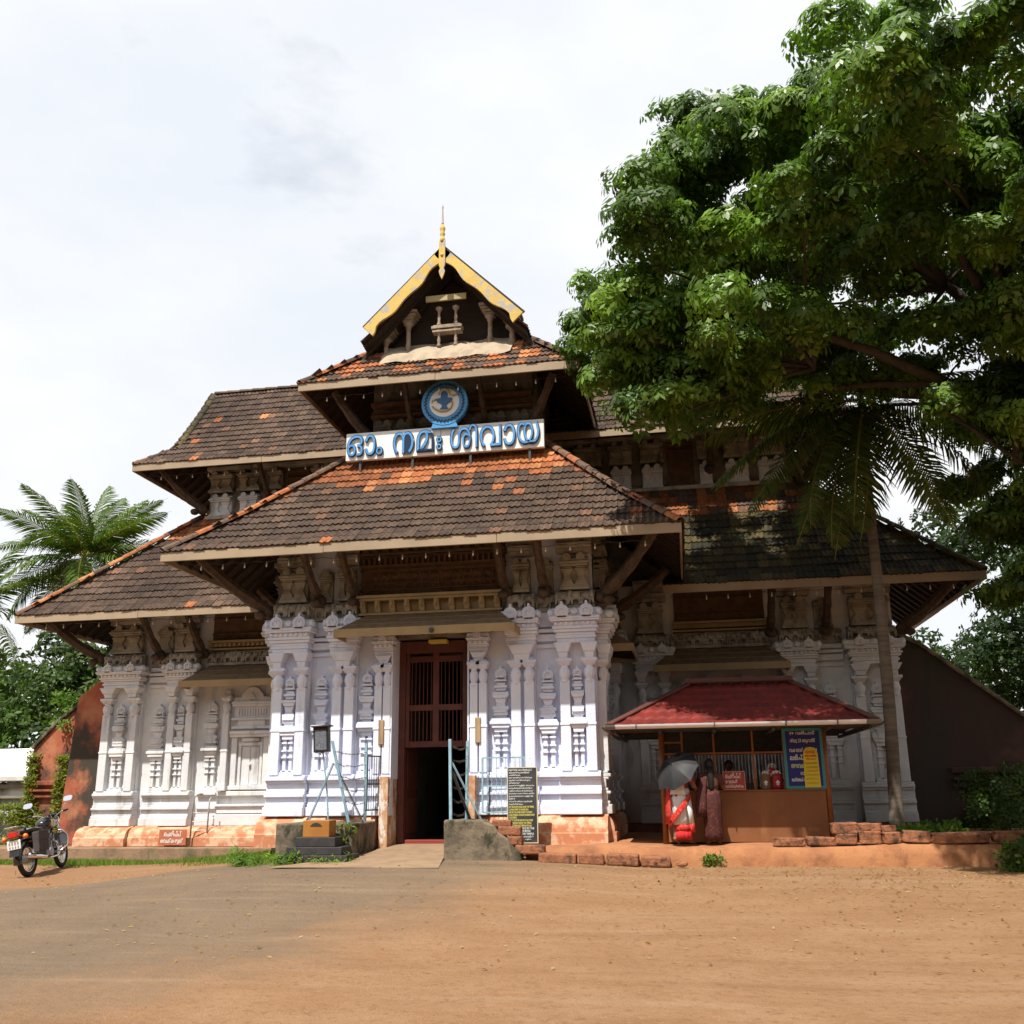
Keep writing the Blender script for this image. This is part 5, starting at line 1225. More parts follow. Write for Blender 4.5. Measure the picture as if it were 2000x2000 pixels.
def small_leaf_template(k=5, L_=.14, w=.07, seed=3):
    r = np.random.default_rng(seed); V, Fq = [], []
    for i in range(k):
        a = r.uniform(0, 6.28); e = r.uniform(-.5, .8); d = np.array([math.cos(a)*math.cos(e), math.sin(a)*math.cos(e), math.sin(e)]); p = np.array([-math.sin(a), math.cos(a), r.uniform(-.6, .6)]); p /= np.linalg.norm(p)
        o = r.uniform(-.06, .06, 3); n = len(V); l = L_*r.uniform(.7, 1.2)
        V += [o, o+d*l*.5-p*w*.5, o+d*l, o+d*l*.5+p*w*.5]; Fq.append([n, n+1, n+2, n+3])
    return np.array(V), np.array(Fq)
GREENS = .92*np.array([(.11,.205,.028), (.15,.26,.036), (.08,.16,.026), (.21,.32,.048), (.13,.225,.042), (.07,.135,.026)])
def crown_mesh(name, pads, per, tmpl, mt, cols, sc=(.8, 1.25), fill=.25):
    """pads: (x,y,z,rx,ry,rz). leaf sprays over each pad's dome, some inside it"""
    P, T, C = [], [], []
    for (x, y, z, rx, ry, rz) in pads:
        n = int(per*rx*ry)
        u = vr.uniform(0, 2*math.pi, n); rr = vr.uniform(0, 1, n)**.42; h = np.sqrt(np.maximum(0, 1-rr**2))
        inside = vr.uniform(0, 1, n) < fill
        hz = np.where(inside, vr.uniform(-.5, .8, n)*h, h)+vr.normal(0, .10, n)
        wob = 1+.18*np.sin(3*u+x)+.1*np.sin(7*u+y)
        P.append(np.stack([x+rx*rr*np.cos(u)*wob, y+ry*rr*np.sin(u)*wob, z+rz*hz], 1)); T.append(np.stack([u, rr], 1))
        base = cols[vr.integers(0, len(cols))]
        C.append(np.clip(base*vr.uniform(.6, 1.4)*vr.uniform(.75, 1.3, (n, 1))*.6+cols[vr.integers(0, len(cols), n)]*.4, 0, 1))
    P = np.concatenate(P); T = np.concatenate(T); C = np.concatenate(C); n = len(P)
    tilt = .25+1.05*T[:, 1]+vr.normal(0, .28, n)
    V, Fq = stamp(tmpl[0], tmpl[1], P, vr.uniform(0, 6.28, n), T[:, 0]-math.pi/2+0, -tilt*-1*-1, vr.uniform(*sc, n))
    return np_mesh(name, V, Fq, np.repeat(C, len(tmpl[1]), 0)*vr.uniform(.8, 1.2, (len(Fq), 1)), mt)
def branch(m, p0, p1, r0, r1, bend=.3, n=7, seed=0):
    r = random.Random(seed); p0, p1 = Vector(p0), Vector(p1); off = Vector((r.uniform(-1, 1), r.uniform(-1, 1), r.uniform(-.2, 1)))*bend
    pts = [p0.lerp(p1, i/n)+off*math.sin(math.pi*i/n)+Vector((r.uniform(-1, 1), r.uniform(-1, 1), r.uniform(-1, 1)))*r1*.8 for i in range(n+1)]
    m.tube(pts, [lerp(r0, r1, i/n) for i in range(n+1)], 8)
    return pts

# --- the big rain tree leaning over the right wing
rt = random.Random(21); pads = []
def in_crown(x, y, z):
    a = ((x-11.0)/7.3)**2+((y+(1.2 if x < 7 else 1.9))/(5.4 if x < 7 else 5.6))**2+((z-10.4)/3.3)**2
    return a < 1
tries = 0
while len(pads) < 118 and tries < 8000:
    tries += 1
    x, y, z = rt.uniform(3.6, 16), rt.uniform(-7.2, 3.6), rt.uniform(7.6, 13.4)
    if not in_crown(x, y, z): continue
    if z < 8.6+.12*(y+3) and 6.0 < x < 11.2: continue          # open under the crown
    if x < 5.0 and z > 12.0: continue
    if any((x-q[0])**2+(y-q[1])**2+((z-q[2])*1.6)**2 < 1.12**2 for q in pads): continue
    pads.append((x, y, z, rt.uniform(.7, 1.25), rt.uniform(.7, 1.2), rt.uniform(.35, .6)))
pads += [(4.2, -3.0, 9.6, .9, .9, .5), (4.5, -2.6, 8.6, .9, .8, .5), (4.9, -3.0, 7.8, .75, .7, .45), (5.5, -2.6, 8.2, .9, .8, .45), (4.0, -2.0, 10.6, .9, .9, .5), (6.2, -2.8, 8.4, .8, .8, .4), (4.6, -3.4, 9.1, .8, .8, .4), (5.2, -4.4, 10.2, 1.1, 1, .5), (5.0, -3.2, 11.6, 1.0, 1, .6), (5.7, -3, 12.4, 1.1, 1, .6), (6.6, -2.6, 13.2, 1.2, 1, .6),
         (7.6, -3.4, 12.6, 1.2, 1.1, .6), (9.0, -3.2, 12.4, 1.3, 1.1, .6), (11.6, -1.5, 7.6, 1.0, 1.0, .6), (12.2, -.5, 6.6, 1.1, 1.0, .6), (11.3, .5, 6.2, .9, .9, .5), (12.8, .6, 5.6, 1.1, 1, .6), (10.6, -.8, 8.2, .9, .8, .4), (12.4, -1.8, 8.6, 1.1, 1, .5)]
pads += [(5.9, -2.2, 13.6, 1.1, 1, .6), (5.2, -1.4, 12.6, 1, 1, .6), (9.4, -8.0, 11.6, 1.3, 1.1, .5), (10.2, -7.9, 12.0, 1.3, 1.1, .5), (9.2, -6.9, 11.0, 1.2, 1.1, .5), (11.6, -7.2, 11.4, 1.3, 1.1, .5),
         (11.8, -.6, 8.8, 1.1, 1, .6), (12.6, -.9, 7.8, 1.1, 1, .6), (11.9, .3, 7.4, 1.0, 1, .6), (11.2, -.2, 8.6, .9, .9, .5), (12.2, .4, 5.4, .9, .9, .5), (13.2, -.4, 7.0, 1.1, 1, .6), (11.0, .9, 7.2, .8, .8, .5), (12.9, -.6, 9.6, 1.2, 1, .6), (11.7, 1.2, 5.2, .8, .8, .5), (12.6, 1.4, 4.6, .9, .8, .5)]
split = []
for q in pads:          # each bough carries several uneven leaf clumps
    n_ = rt.choice((4, 5, 6, 7))
    for i in range(n_):
        a_ = 2*math.pi*(i+rt.uniform(-.4, .4))/n_; f_ = rt.uniform(.15, .95)
        split.append((q[0]+q[3]*f_*math.cos(a_), q[1]+q[4]*f_*math.sin(a_), q[2]+q[5]*(1-f_*f_)*rt.uniform(.5, 1.3)-rt.uniform(0, .25), rt.uniform(.26, .72), rt.uniform(.26, .66), rt.uniform(.16, .40)))
rain = empty('rain_tree', (13.6, -.3, .25)); O = Vector(rain.location)
def feather_template(k=9, seed=2):
    r = np.random.default_rng(seed); V, Fq = [], []
    for i in range(k):
        a = 2*math.pi*(i+r.uniform(-.3, .3))/k; ro = r.uniform(.02, .11); d = np.array([math.cos(a), math.sin(a), -.35-ro*2.5]); d /= np.linalg.norm(d)
        p = np.array([-math.sin(a), math.cos(a), r.uniform(-.35, .35)]); o = np.array([math.cos(a)*ro, math.sin(a)*ro, -ro*ro*3+r.uniform(-.02, .02)]); l = r.uniform(.11, .18); w = l*.44; n = len(V)
        V += [o, o+d*l*.5-p*w*.5, o+d*l, o+d*l*.5+p*w*.5]; Fq.append([n, n+1, n+2, n+3])
    return np.array(V), np.array(Fq)
tv = feather_template()
me = crown_mesh('crown', [(x-O.x, y-O.y, z-O.z, a, b, c) for x, y, z, a, b, c in split], 255, tv, LEAF, GREENS, (.75, 1.3))
link('crown', me, rain)
tm = MB(); branch(tm, (0, 0, -.1), (-.5, .1, 4.4), .55, .42, .2, seed=1); branch(tm, (-.5, .1, 4.4), (-1.4, .2, 9.0), .40, .27, .35, seed=2); branch(tm, (-1.4, .2, 9.0), (-1.9, .3, 12.2), .25, .10, .3, seed=3)
tm.build('trunk', BARK, rain, smooth=True)
for i, (a, b, r0, r1) in enumerate((((-.8, .1, 6.6), (-3.6, -.6, 8.6), .17, .11), ((-3.6, -.6, 8.6), (-8.0, -2.0, 9.6), .11, .04), ((-1.1, .2, 7.6), (-5.0, .8, 9.3), .18, .08), ((-1.2, .2, 8.2), (-4.0, -3.2, 10.6), .16, .05), ((-3.6, -.6, 8.6), (-6.2, 1.0, 9.0), .08, .03), ((-.5, .1, 4.6), (1.6, .5, 9.0), .28, .12), ((-1.3, .2, 8.8), (-4.8, -1, 12.0), .15, .05), ((-2.4, -.3, 7.0), (-2.6, -1.2, 9.6), .10, .05), ((-.8, .1, 6.2), (-2.2, -.5, 6.2), .09, .03))):
    m = MB(); branch(m, a, b, r0, r1, .45, seed=10+i); m.build('limb', BARK, rain, smooth=True)
tw = MB()
for i, q in enumerate(pads):
    if i % 2: continue
    t = Vector(q[:3])-O; hub = min((Vector((-3.6, -.6, 8.0)), Vector((-6, -1.3, 8.8)), Vector((-3.2, .5, 8.6)), Vector((-2.8, -2, 9.6)), Vector((-1.5, .2, 9.5)), Vector((-3.3, -.5, 10.6)), Vector((1.2, .4, 8.2))), key=lambda h: (h-t).length)
    branch(tw, hub, t-Vector((0, 0, .05)), .045, .014, .25, 5, seed=100+i)
tag(tw.build('twigs', BARK, rain, smooth=True), kind='stuff')
tag(rain, 'huge spreading dark green tree overhanging the right wing and kiosk', 'tree')

# --- unseen tree added right of the viewer to keep sky light off the terrace
q2 = random.Random(33); p2 = [(q2.uniform(12.5, 19), q2.uniform(-16, -6), q2.uniform(5.0, 12), q2.uniform(1.3, 2.0), q2.uniform(1.3, 2.0), q2.uniform(.6, 1.0)) for _ in range(46)]
side = empty('rain_tree', (16.5, -11, .1)); O2 = Vector(side.location)
link('crown', crown_mesh('crown', [(x-O2.x, y-O2.y, z-O2.z, a, b, c) for x, y, z, a, b, c in p2], 60, tv, LEAF, GREENS, (1.6, 2.4)), side)
m = MB(); branch(m, (0, 0, -.1), (-.2, .3, 5.5), .5, .32, .2, seed=51); m.build('trunk', BARK, side, smooth=True)
for i, b in enumerate(((-2.5, 2, 8.5), (1.5, 2.5, 9), (-1.5, -3, 8.6), (.5, .5, 10.5))): m = MB(); branch(m, (-.2, .3, 5.3), b, .2, .06, .4, seed=60+i); m.build('limb', BARK, side, smooth=True)
tag(side, 'leafy tree added unseen beyond the right edge to block sky light', 'tree')

# --- unseen trees added behind the viewer to cut low sky light and bounce
q3 = random.Random(44); p3 = [(q3.uniform(-6, 6), q3.uniform(-3, 3), q3.uniform(1.5, 12.5), q3.uniform(1.8, 2.8), q3.uniform(1.6, 2.4), q3.uniform(1.0, 1.6)) for _ in range(40)]
added_tree = empty('sky_blocking_tree', (-32, -33, .1))
link('crown', crown_mesh('crown', p3, 16, tv, LEAF, GREENS, (3.4, 5.0)), added_tree)
m = MB(); branch(m, (0, 0, -.1), (.2, .3, 6.5), .5, .25, .2, seed=71); m.build('trunk', BARK, added_tree, smooth=True)
tag(added_tree, 'leafy tree added unseen behind the viewer to hold back sky light', 'tree', 'added trees behind the viewer')
for i in range(1, 8): c = copy_tree(added_tree); c.location = (-32+i*10.5, -33-2.5*(i%2), .1); c.rotation_euler = (0, 0, i*1.3)

# --- coconut palms
def frond(L_, droop, seed, w=.55, cols=GREENS, k=46, curl=0.):
    """one feather leaf growing along +X, rachis arching down; leaflets hang to both sides"""
    r = np.random.default_rng(seed); V, Fq, C = [], [], []; pts = []
    for i in range(k+1):
        t = i/k; a = .0+droop*t**1.5
        pts.append(np.array([L_*(t-.22*droop*t**2.3), curl*t*t, -L_*.5*droop*t**2.0+.02]))
    pts = np.array(pts)
    for i in range(k):
        d = pts[i+1]-pts[i]; n = len(V); rr = .028*(1-i/k)+.006
        V += [pts[i]+[0, -rr, 0], pts[i]+[0, rr, 0], pts[i+1]+[0, rr*.95, 0], pts[i+1]+[0, -rr*.95, 0]]; Fq.append([n, n+1, n+2, n+3]); C.append((.22, .20, .05))
        if i < 5: continue
        t = i/k; ll = w*(math.sin(math.pi*min(1, (t+.06)**.8))**.6)*r.uniform(.85, 1.1)
        for sgn in (-1, 1):
            dirv = d/np.linalg.norm(d)*.55+np.array([0, sgn*.85, -.12+r.uniform(-.2, .15)]); dirv /= np.linalg.norm(dirv)
            a0 = pts[i]+np.array([0, sgn*rr, 0]); a1 = a0+dirv*ll*.55; a2 = a1+dirv*ll*.4+np.array([0, 0, -ll*.30*r.uniform(.4, 1.4)])
            ww = d/np.linalg.norm(d)*.032; n = len(V)
            V += [a0-ww*.6, a0+ww*.6, a1+ww, a1-ww, a2+ww*.15, a2-ww*.15]; Fq += [[n, n+1, n+2, n+3], [n+3, n+2, n+4, n+5]]
            c = cols[r.integers(0, len(cols))]*r.uniform(.8, 1.2); C += [c, c]
    return np.array(V), np.array(Fq), np.array(C)
PG_ = np.array([(.05,.115,.018), (.07,.14,.022), (.04,.095,.02), (.085,.15,.03)]); PD_ = np.array([(.05,.075,.016), (.065,.08,.02), (.04,.06,.014), (.08,.085,.022)])
def palm(label, base, lean, H, fronds, cols, r0=.15, L_=3.0, seed=1, w=.55, nuts=True, K_=1.32):
    o = empty('coconut_palm', base); r = random.Random(seed); m = MB(); n = 26; pts = []; rad = []
    for i in range(n+1):
        t = i/n; pts.append((lean[0]*t**1.4+.06*math.sin(t*5), lean[1]*t**1.4, H*t)); rad.append(r0*(1.35 if i == 0 else 1.08 if i == 1 else 1-.35*t)*(1+.05*(i%2)))
    m.tube(pts, rad, 10); m.build('trunk', PBARK, o, smooth=True)
    top = Vector((lean[0], lean[1], H))
    for i, (az, el, ln, dr) in enumerate(fronds):
        V, Fq, C = frond(ln*K_, dr, seed*50+i, w*1.35, cols, k=60, curl=r.uniform(-.3, .3)); me = np_mesh('frond', V, Fq, C, PALM)
        M = Matrix.Translation(top+Vector((0, 0, r.uniform(-.05, .1)))) @ Matrix.Rotation(az, 4, 'Z') @ Matrix.Rotation(-el, 4, 'Y') @ Matrix.Rotation(r.uniform(-.5, .5), 4, 'X')
        link('frond', me, o, M=M)
    if nuts:
        for i in range(6):
            a = i*1.05; m = MB(); m.ell(top+Vector((.2*math.cos(a), .2*math.sin(a), -.28-.06*(i%2))), (.10, .10, .13), 8, 6); m.build('coconut', mat('green_coconut', (.13,.15,.03), (.2,.17,.05), 5, rough=.5), o, smooth=True)
    return tag(o, label, 'palm')
D = R
fr = [(D(a), D(e), l, d) for a, e, l, d in ((100, 78, 2.8, .35), (60, 66, 2.9, .5), (140, 64, 2.9, .5), (20, 58, 2.9, .6), (175, 55, 3.0, .65), (230, 60, 2.8, .6), (300, 60, 2.8, .6), (350, 38, 3.0, .75), (185, 30, 3.2, .8), (45, 35, 2.9, .8), (120, 40, 2.9, .7), (205, 12, 3.1, .9), (340, 10, 2.8, .95), (260, 25, 2.8, .9), (80, 12, 2.8, .9), (215, -20, 2.8, .9), (320, -25, 2.7, .9), (270, -35, 2.6, .8), (190, -40, 2.8, .7), (75, 70, 2.8, .45), (160, 45, 3.0, .6), (10, 45, 2.9, .65), (225, 40, 2.9, .7), (285, 35, 2.8, .8), (30, 15, 2.9, .9), (150, 15, 3.0, .85), (240, 0, 2.9, .9), (300, -5, 2.8, .9), (170, 5, 3.1, .8), (355, -15, 2.8, .9), (350, 15, 2.9, .8))]
palm('tall bright green coconut palm rising behind the left wing roof', (-15.75, 10.5, 0), (.2, .3), 9.6, fr, PG_*np.array([1.15, .95, .8]), L_=3.0, seed=2, K_=1.32)
fr = [(D(a), D(e), l, d) for a, e, l, d in ((10, 40, 3.4, .8), (330, 20, 3.4, .9), (350, -10, 3.4, .9), (30, 10, 3.4, .9), (320, -35, 3.2, .8), (345, -50, 3.2, .6), (60, 50, 3.2, .7), (300, 45, 3.2, .7), (5, 70, 3.0, .5), (180, 40, 3, .8), (240, 20, 3, .8), (120, 20, 3, .8))]
palm('second palm at the far left edge, mostly cut off by the frame', (-19.2, 9.5, 0), (.4, 0), 7.6, fr, np.array([(.10,.16,.03), (.13,.18,.04), (.07,.13,.025)]), L_=3.2, seed=3)
fr = [(D(a), D(e), l, d) for a, e, l, d in ((184, 10, 3.5, .55), (200, -12, 3.4, .6), (216, -38, 3.3, .55), (238, -55, 3.2, .45), (262, -52, 3.0, .5), (290, -50, 3.0, .5), (335, -28, 3.1, .8), (350, 22, 3.2, .8), (5, 32, 3.2, .8), (20, 8, 3.0, .9), (150, 45, 3.2, .7), (125, 30, 3, .8), (60, 40, 3, .8), (170, 60, 3.2, .6), (300, 40, 2.8, .9), (40, -20, 2.9, .9), (320, -55, 2.8, .5), (192, 0, 3.4, .7), (207, -26, 3.3, .6), (227, -46, 3.2, .5), (176, -5, 3.2, .75), (250, -40, 3.0, .6))]
palm('slender coconut palm with drooping fronds growing beside the kiosk', (8.62, .75, .66), (.36, .3), 8.7, fr[:7]+fr[7:20:2]+fr[-4:], PD_*1.5, r0=.125, L_=3.2, seed=4, w=.5)

# --- leafy masses
def bush(name, label, pads, per, cols, origin, tmpl=None, cat='shrub', stem=None, mt=None, group=None):
    o = empty(name, origin); Ov = Vector(origin)
    link('foliage', crown_mesh('foliage', [(x-Ov.x, y-Ov.y, z-Ov.z, a, b, c) for x, y, z, a, b, c in pads], per, tmpl or SL, mt or LEAF2, cols, (.8, 1.3), .5), o)
    if stem:
        for i, (a, b, r0, r1) in enumerate(stem):
            m = MB(); branch(m, Vector(a)-Ov, Vector(b)-Ov, r0, r1, .2, seed=i+int(abs(origin[0])*10)); m.build('trunk' if i == 0 and cat == 'tree' else 'stem', BARK, o, smooth=True)
    return tag(o, label, cat, group)
SL = small_leaf_template(6, .17, .085); SLs = small_leaf_template(6, .09, .055, 5)
BR = np.array([(.10,.20,.025), (.13,.24,.03), (.08,.16,.02), (.16,.26,.04)])
DK = np.array([(.06,.11,.026), (.085,.145,.034), (.045,.085,.022), (.12,.18,.045)])
def mound(x0, x1, y0, y1, z0, z1, n, seed, r=(.5, .9)):
    q = random.Random(seed); return [(q.uniform(x0, x1), q.uniform(y0, y1), q.uniform(z0, z1), q.uniform(*r), q.uniform(*r), q.uniform(*r)*.8) for _ in range(n)]
bush('round_tree', 'dense dark green tree behind the red buttress wall', mound(-13.6, -10.8, 6.6, 8.4, 2.4, 5.9, 34, 1), 150, DK, (-12.2, 7.4, 0), cat='tree', stem=[((-12.2, 7.4, 0), (-12.2, 7.4, 3.4), .16, .08), ((-12.2, 7.4, 2.4), (-11.2, 7.2, 4.4), .08, .03)])
bush('round_tree', 'broad green tree at the left edge behind the white wall', mound(-18.5, -13.4, 6.4, 9, 1.6, 5.0, 46, 2), 130, np.concatenate([DK, BR[:1]]), (-15.8, 7.6, 0), cat='tree', stem=[((-15.8, 7.6, 0), (-15.8, 7.6, 2.8), .15, .07), ((-15.8, 7.6, 1.6), (-14.2, 7.2, 3.2), .08, .03)])
bush('leafy_shrub', 'bright yellow-green shrub sprouting on top of the red wall', mound(-11.5, -11.0, 4.6, 5.0, 3.2, 4.1, 7, 3, (.25, .4)), 520, BR, (-11.2, 4.8, 2.9), SLs, stem=[((-11.2, 4.8, 2.7), (-11.2, 4.75, 3.8), .03, .012)])
bush('leafy_shrub', 'light green bush at the foot of the left palm', mound(-19, -14.5, 9.5, 11, 3.4, 6.2, 20, 12, (.6, 1.0)), 90, np.concatenate([BR[2:3], DK[3:], BR[:1]]), (-16.8, 10.2, 0), stem=[((-16.8, 10.2, 0), (-16.8, 10.2, 4.8), .12, .05)])
DKR = np.array([(.03,.062,.016), (.04,.08,.02), (.024,.05,.014)])
bush('shade_tree', 'dark tree behind the right compound wall, sky showing through', mound(12.9, 18, 9, 13, 3.2, 9.6, 60, 4, (.6, 1.1)), 95, DKR, (15.6, 11, 0), cat='tree', stem=[((15.6, 11, 0), (15.3, 11, 5), .25, .14), ((15.3, 11, 4.4), (13.4, 10, 6.6), .1, .03), ((15.3, 11, 4.8), (17.2, 11, 8), .1, .03)])
bush('shade_tree', 'tall dark tree at the right edge beyond the wall', mound(14.2, 20, 6, 9, 4.5, 11.5, 70, 5, (.6, 1.2)), 90, DKR, (18, 7.5, 0), cat='tree', stem=[((18, 7.5, 0), (17.6, 7.5, 7), .28, .14), ((17.6, 7.5, 6), (15.8, 7, 8.6), .1, .03)])
bush('shade_tree', 'thin distant tree with pale gaps low behind the right wall', mound(12.0, 17, 13, 17, 2.0, 5.8, 46, 6, (.5, .9)), 80, np.concatenate([DKR, DK[3:]]), (13.8, 14.5, 0), cat='tree', stem=[((13.8, 14.5, 0), (13.8, 14.5, 3.6), .15, .08), ((13.8, 14.5, 2.6), (12.4, 14, 4.4), .07, .02)])
bush('leafy_shrub', 'dark green weeds spilling over the terrace at the right edge', mound(9.7, 11.6, -2.4, -1.4, .3, .95, 18, 7, (.22, .42)), 420, np.concatenate([DK, BR[:1]]), (10.6, -1.9, .3), SLs)
bush('leafy_shrub', 'climbing weeds in front of the dark wall at the right', mound(10.6, 12.6, .5, 3.8, .7, 1.9, 16, 8, (.3, .55)), 230, np.concatenate([DK, DKR]), (11.5, 2.2, .6), SLs)
bush('leafy_plant', 'low fresh green plants at the foot of the kiosk palm', mound(8.4, 9.3, -.9, -.3, .72, .86, 9, 9, (.14, .24)), 900, BR, (8.8, -.6, .7), SLs)
bush('leafy_plant', 'small weed tuft on the terrace face below the umbrella', mound(4.86, 5.35, -1.46, -1.42, .40, .48, 4, 10, (.05, .08)), 2600, BR, (5.1, -1.47, .35), small_leaf_template(6, .06, .03, 6))
bush('leafy_plant', 'moss and weeds clinging to the left parapet corner', mound(-1.30, -1.02, -1.72, -1.60, .45, 1.06, 7, 11, (.06, .12)), 1500, np.array([(.12,.15,.02), (.16,.19,.03), (.08,.12,.02)]), (-1.15, -1.66, .42), small_leaf_template(6, .05, .03, 6))
bush('leafy_plant', 'tall grassy weeds around the donation box steps', mound(-3.1, -1.0, -2.35, -1.75, .40, .50, 16, 14, (.12, .22)), 900, np.array([(.13,.24,.025), (.17,.28,.03), (.10,.19,.02)]), (-2.2, -2.0, .38), small_leaf_template(6, .09, .02, 8))

# --- compound walls either side of the gateway
def comp_wall(s):
    X = lambda v: s*v
    RW = REDWALL if s < 0 else mat('shaded_red_wall', (.06,.036,.03), (.105,.055,.042), 1.0, lo=.5, hi=.68, rough=.95, bump=.4, bscale=12, stain=(.045,.038,.03), sscale=.9, slo=.42, shi=.62)  # right wall's red is darkened, tree shade put into its colour
    o = empty('compound_wall', (s*11.0, 4.7, 0.0)); lx, ly = s*11.0, 4.7
    def B(m, nm, mt_, **kw): m.v = [(x-lx, y-ly, z) for x, y, z in m.v]; return m.build(nm, mt_, o, **kw)
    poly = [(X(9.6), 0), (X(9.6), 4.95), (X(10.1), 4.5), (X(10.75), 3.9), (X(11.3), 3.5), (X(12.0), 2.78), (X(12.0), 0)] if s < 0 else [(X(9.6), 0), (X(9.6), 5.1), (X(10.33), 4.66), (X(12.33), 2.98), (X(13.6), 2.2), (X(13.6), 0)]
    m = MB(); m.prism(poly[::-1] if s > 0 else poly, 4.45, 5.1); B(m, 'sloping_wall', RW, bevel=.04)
    m = MB(); m.prism([(X(a), b) for a, b in ((9.68, .38), (9.62, 4.72), (10.5, 4.06), (10.72, .38))][::(1 if s < 0 else -1)], 3.95, 4.46)
    if s < 0: B(m, 'buttress', RW, bevel=.05)
    for (xa, za), (xb, zb_) in zip(poly[1:-2], poly[2:-1]):
        m = MB(); m.beam((xa, 4.77, za+.03), (xb, 4.77, zb_+.03), .78, .09); B(m, 'coping_stone', CONCRETE, bevel=.02)
    m = MB()
    for z0, z1, d in ((1.55, 1.63, .10), (1.70, 1.76, .16), (1.86, 1.98, .12)): m.box(*sorted((X(10.6), X(13.6 if s > 0 else 11.95))), 4.45-d, 4.449, z0, z1)
    B(m, 'string_course', RW, bevel=.02)
    if s < 0:
        m = MB(); m.box(-22, -11.98, 4.6, 5.0, 0, 1.95); B(m, 'low_wall', mat('pale_green_stained_wall', (.46,.50,.46), (.28,.27,.22), 2, rough=.95, bump=.3, stain=(.09,.08,.06), sscale=2, slo=.5, shi=.68))
        m = MB(); m.add([(x, y, z) for x in (-22, -11.9) for y, z in ((4.38, 1.98), (4.36, 2.1), (4.6, 2.82), (5.0, 2.82), (5.2, 2.1), (5.2, 1.98))], [(0,1,7,6),(1,2,8,7),(2,3,9,8),(3,4,10,9),(4,5,11,10),(0,6,11,5),(0,5,4,3,2,1),(6,7,8,9,10,11)]); B(m, 'coping', mat('white_coping', (.74,.76,.76), (.62,.63,.62), 2, rough=.9, bump=.2, stain=(.25,.24,.22), slo=.62, shi=.8), bevel=.02)
        m = MB(); m.box(-22, -11.97, 4.5, 4.6, 1.80, 1.9); m.box(-22, -11.97, 4.44, 4.6, 1.55, 1.62); B(m, 'string_course', PLASTER_D)
    return tag(o, 'red ochre stained wall sloping down from the left wing to a white coping' if s < 0 else 'dark shaded wall sloping down from the right wing', 'wall')
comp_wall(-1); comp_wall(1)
# fence posts far right
for x, y in ((11.5, 2.4), (12.1, 2.2)):
    m = MB(); m.tube([(x, y, .6), (x, y, 1.9), (x+.18, y-.1, 2.2)], .035, 8); tag(m.build('concrete_post', mat('pale_concrete_post', (.30,.31,.31), rough=.9)), 'thin cranked concrete post among weeds at the right edge' if x < 12 else 'second cranked concrete post at the far right edge', 'post')
# creepers on the walls at left
def creeper(name, label, boxes, n, cols, seed):
    q = np.random.default_rng(seed); P = []
    for x0, x1, y, z0, z1, f in boxes:
        k = int(n*f); x = q.uniform(x0, x1, k); z = q.uniform(z0, z1, k); keep = np.sin(x*5.1)+np.sin(z*6.3+x*2)+q.normal(0, .6, k) > -.55; P.append(np.stack([x, y-q.uniform(.0, .09, k), z], 1)[keep])
    P = np.concatenate(P); k = len(P); V, Fq = stamp(SLs[0], SLs[1], P, q.uniform(0, 6.28, k), q.uniform(0, 6.28, k), q.normal(0, .4, k), q.uniform(.6, 1.1, k))
    C = np.repeat(cols[q.integers(0, len(cols), k)], len(SLs[1]), 0); o = link(name, np_mesh(name, V, Fq, C, LEAF2)); return tag(o, label, 'creeper', kind='stuff')
creeper('creeper', 'leafy creeper covering the low wall behind the motorcycle', [(-16, -10.9, 4.42, .1, 1.40, 1.0), (-12.0, -11.75, 4.38, 1.4, 2.7, .06), (-11.1, -10.78, 4.3, 1.2, 2.6, .09)], 3600, np.array([(.22,.26,.04), (.26,.29,.05), (.16,.21,.035), (.30,.30,.08)]), 5)

creeper('creeper', 'dark creeper on the lower part of the shaded right wall', [(10.7, 13.5, 4.40, .7, 1.6, .5), (11.6, 13.5, 4.38, 1.4, 2.1, .18)], 3600, DKR*1.6, 6)
# --- grass, weeds and fallen leaves
def grass():
    q = np.random.default_rng(3); k = 60000
    x = q.uniform(-13, -2.3, k); y = q.uniform(-2.6, 3.05, k)
    front = np.where(x < -5, 1.0+.35*(x+9)*.25, 1.0-(x+5)*1.05)        # where the grass ends towards the road
    d = np.sin(x*2.3+1)*.4+np.sin(y*3.1+x)*.35+q.normal(0, .45, k)+(y-front)*1.1
    keep = (d > .15) & ~((x > -2.5) & (y > -1.7)); x, y = x[keep], y[keep]; k = len(x)
    z = np.array([ground_z(a, b) for a, b in zip(x, y)]); h = q.uniform(.04, .13, k); a = q.uniform(0, 6.28, k); l = q.normal(0, .05, (k, 2)); w = .007
    V = np.stack([np.stack([x-np.cos(a)*w, y-np.sin(a)*w, z-.005], 1), np.stack([x+np.cos(a)*w, y+np.sin(a)*w, z-.005], 1), np.stack([x+l[:, 0]+np.cos(a)*w*.3, y+l[:, 1]+np.sin(a)*w*.3, z+h], 1), np.stack([x+l[:, 0]-np.cos(a)*w*.3, y+l[:, 1]-np.sin(a)*w*.3, z+h], 1)], 1).reshape(-1, 3)
    G = np.array([(.12,.22,.02), (.16,.26,.03), (.20,.24,.05), (.09,.17,.02)])
    o = link('grass', np_mesh('grass', V, np.arange(4*k).reshape(-1, 4), G[q.integers(0, 4, k)], LEAF2)); tag(o, 'patchy green grass below the left wing', 'grass', kind='stuff')
grass()
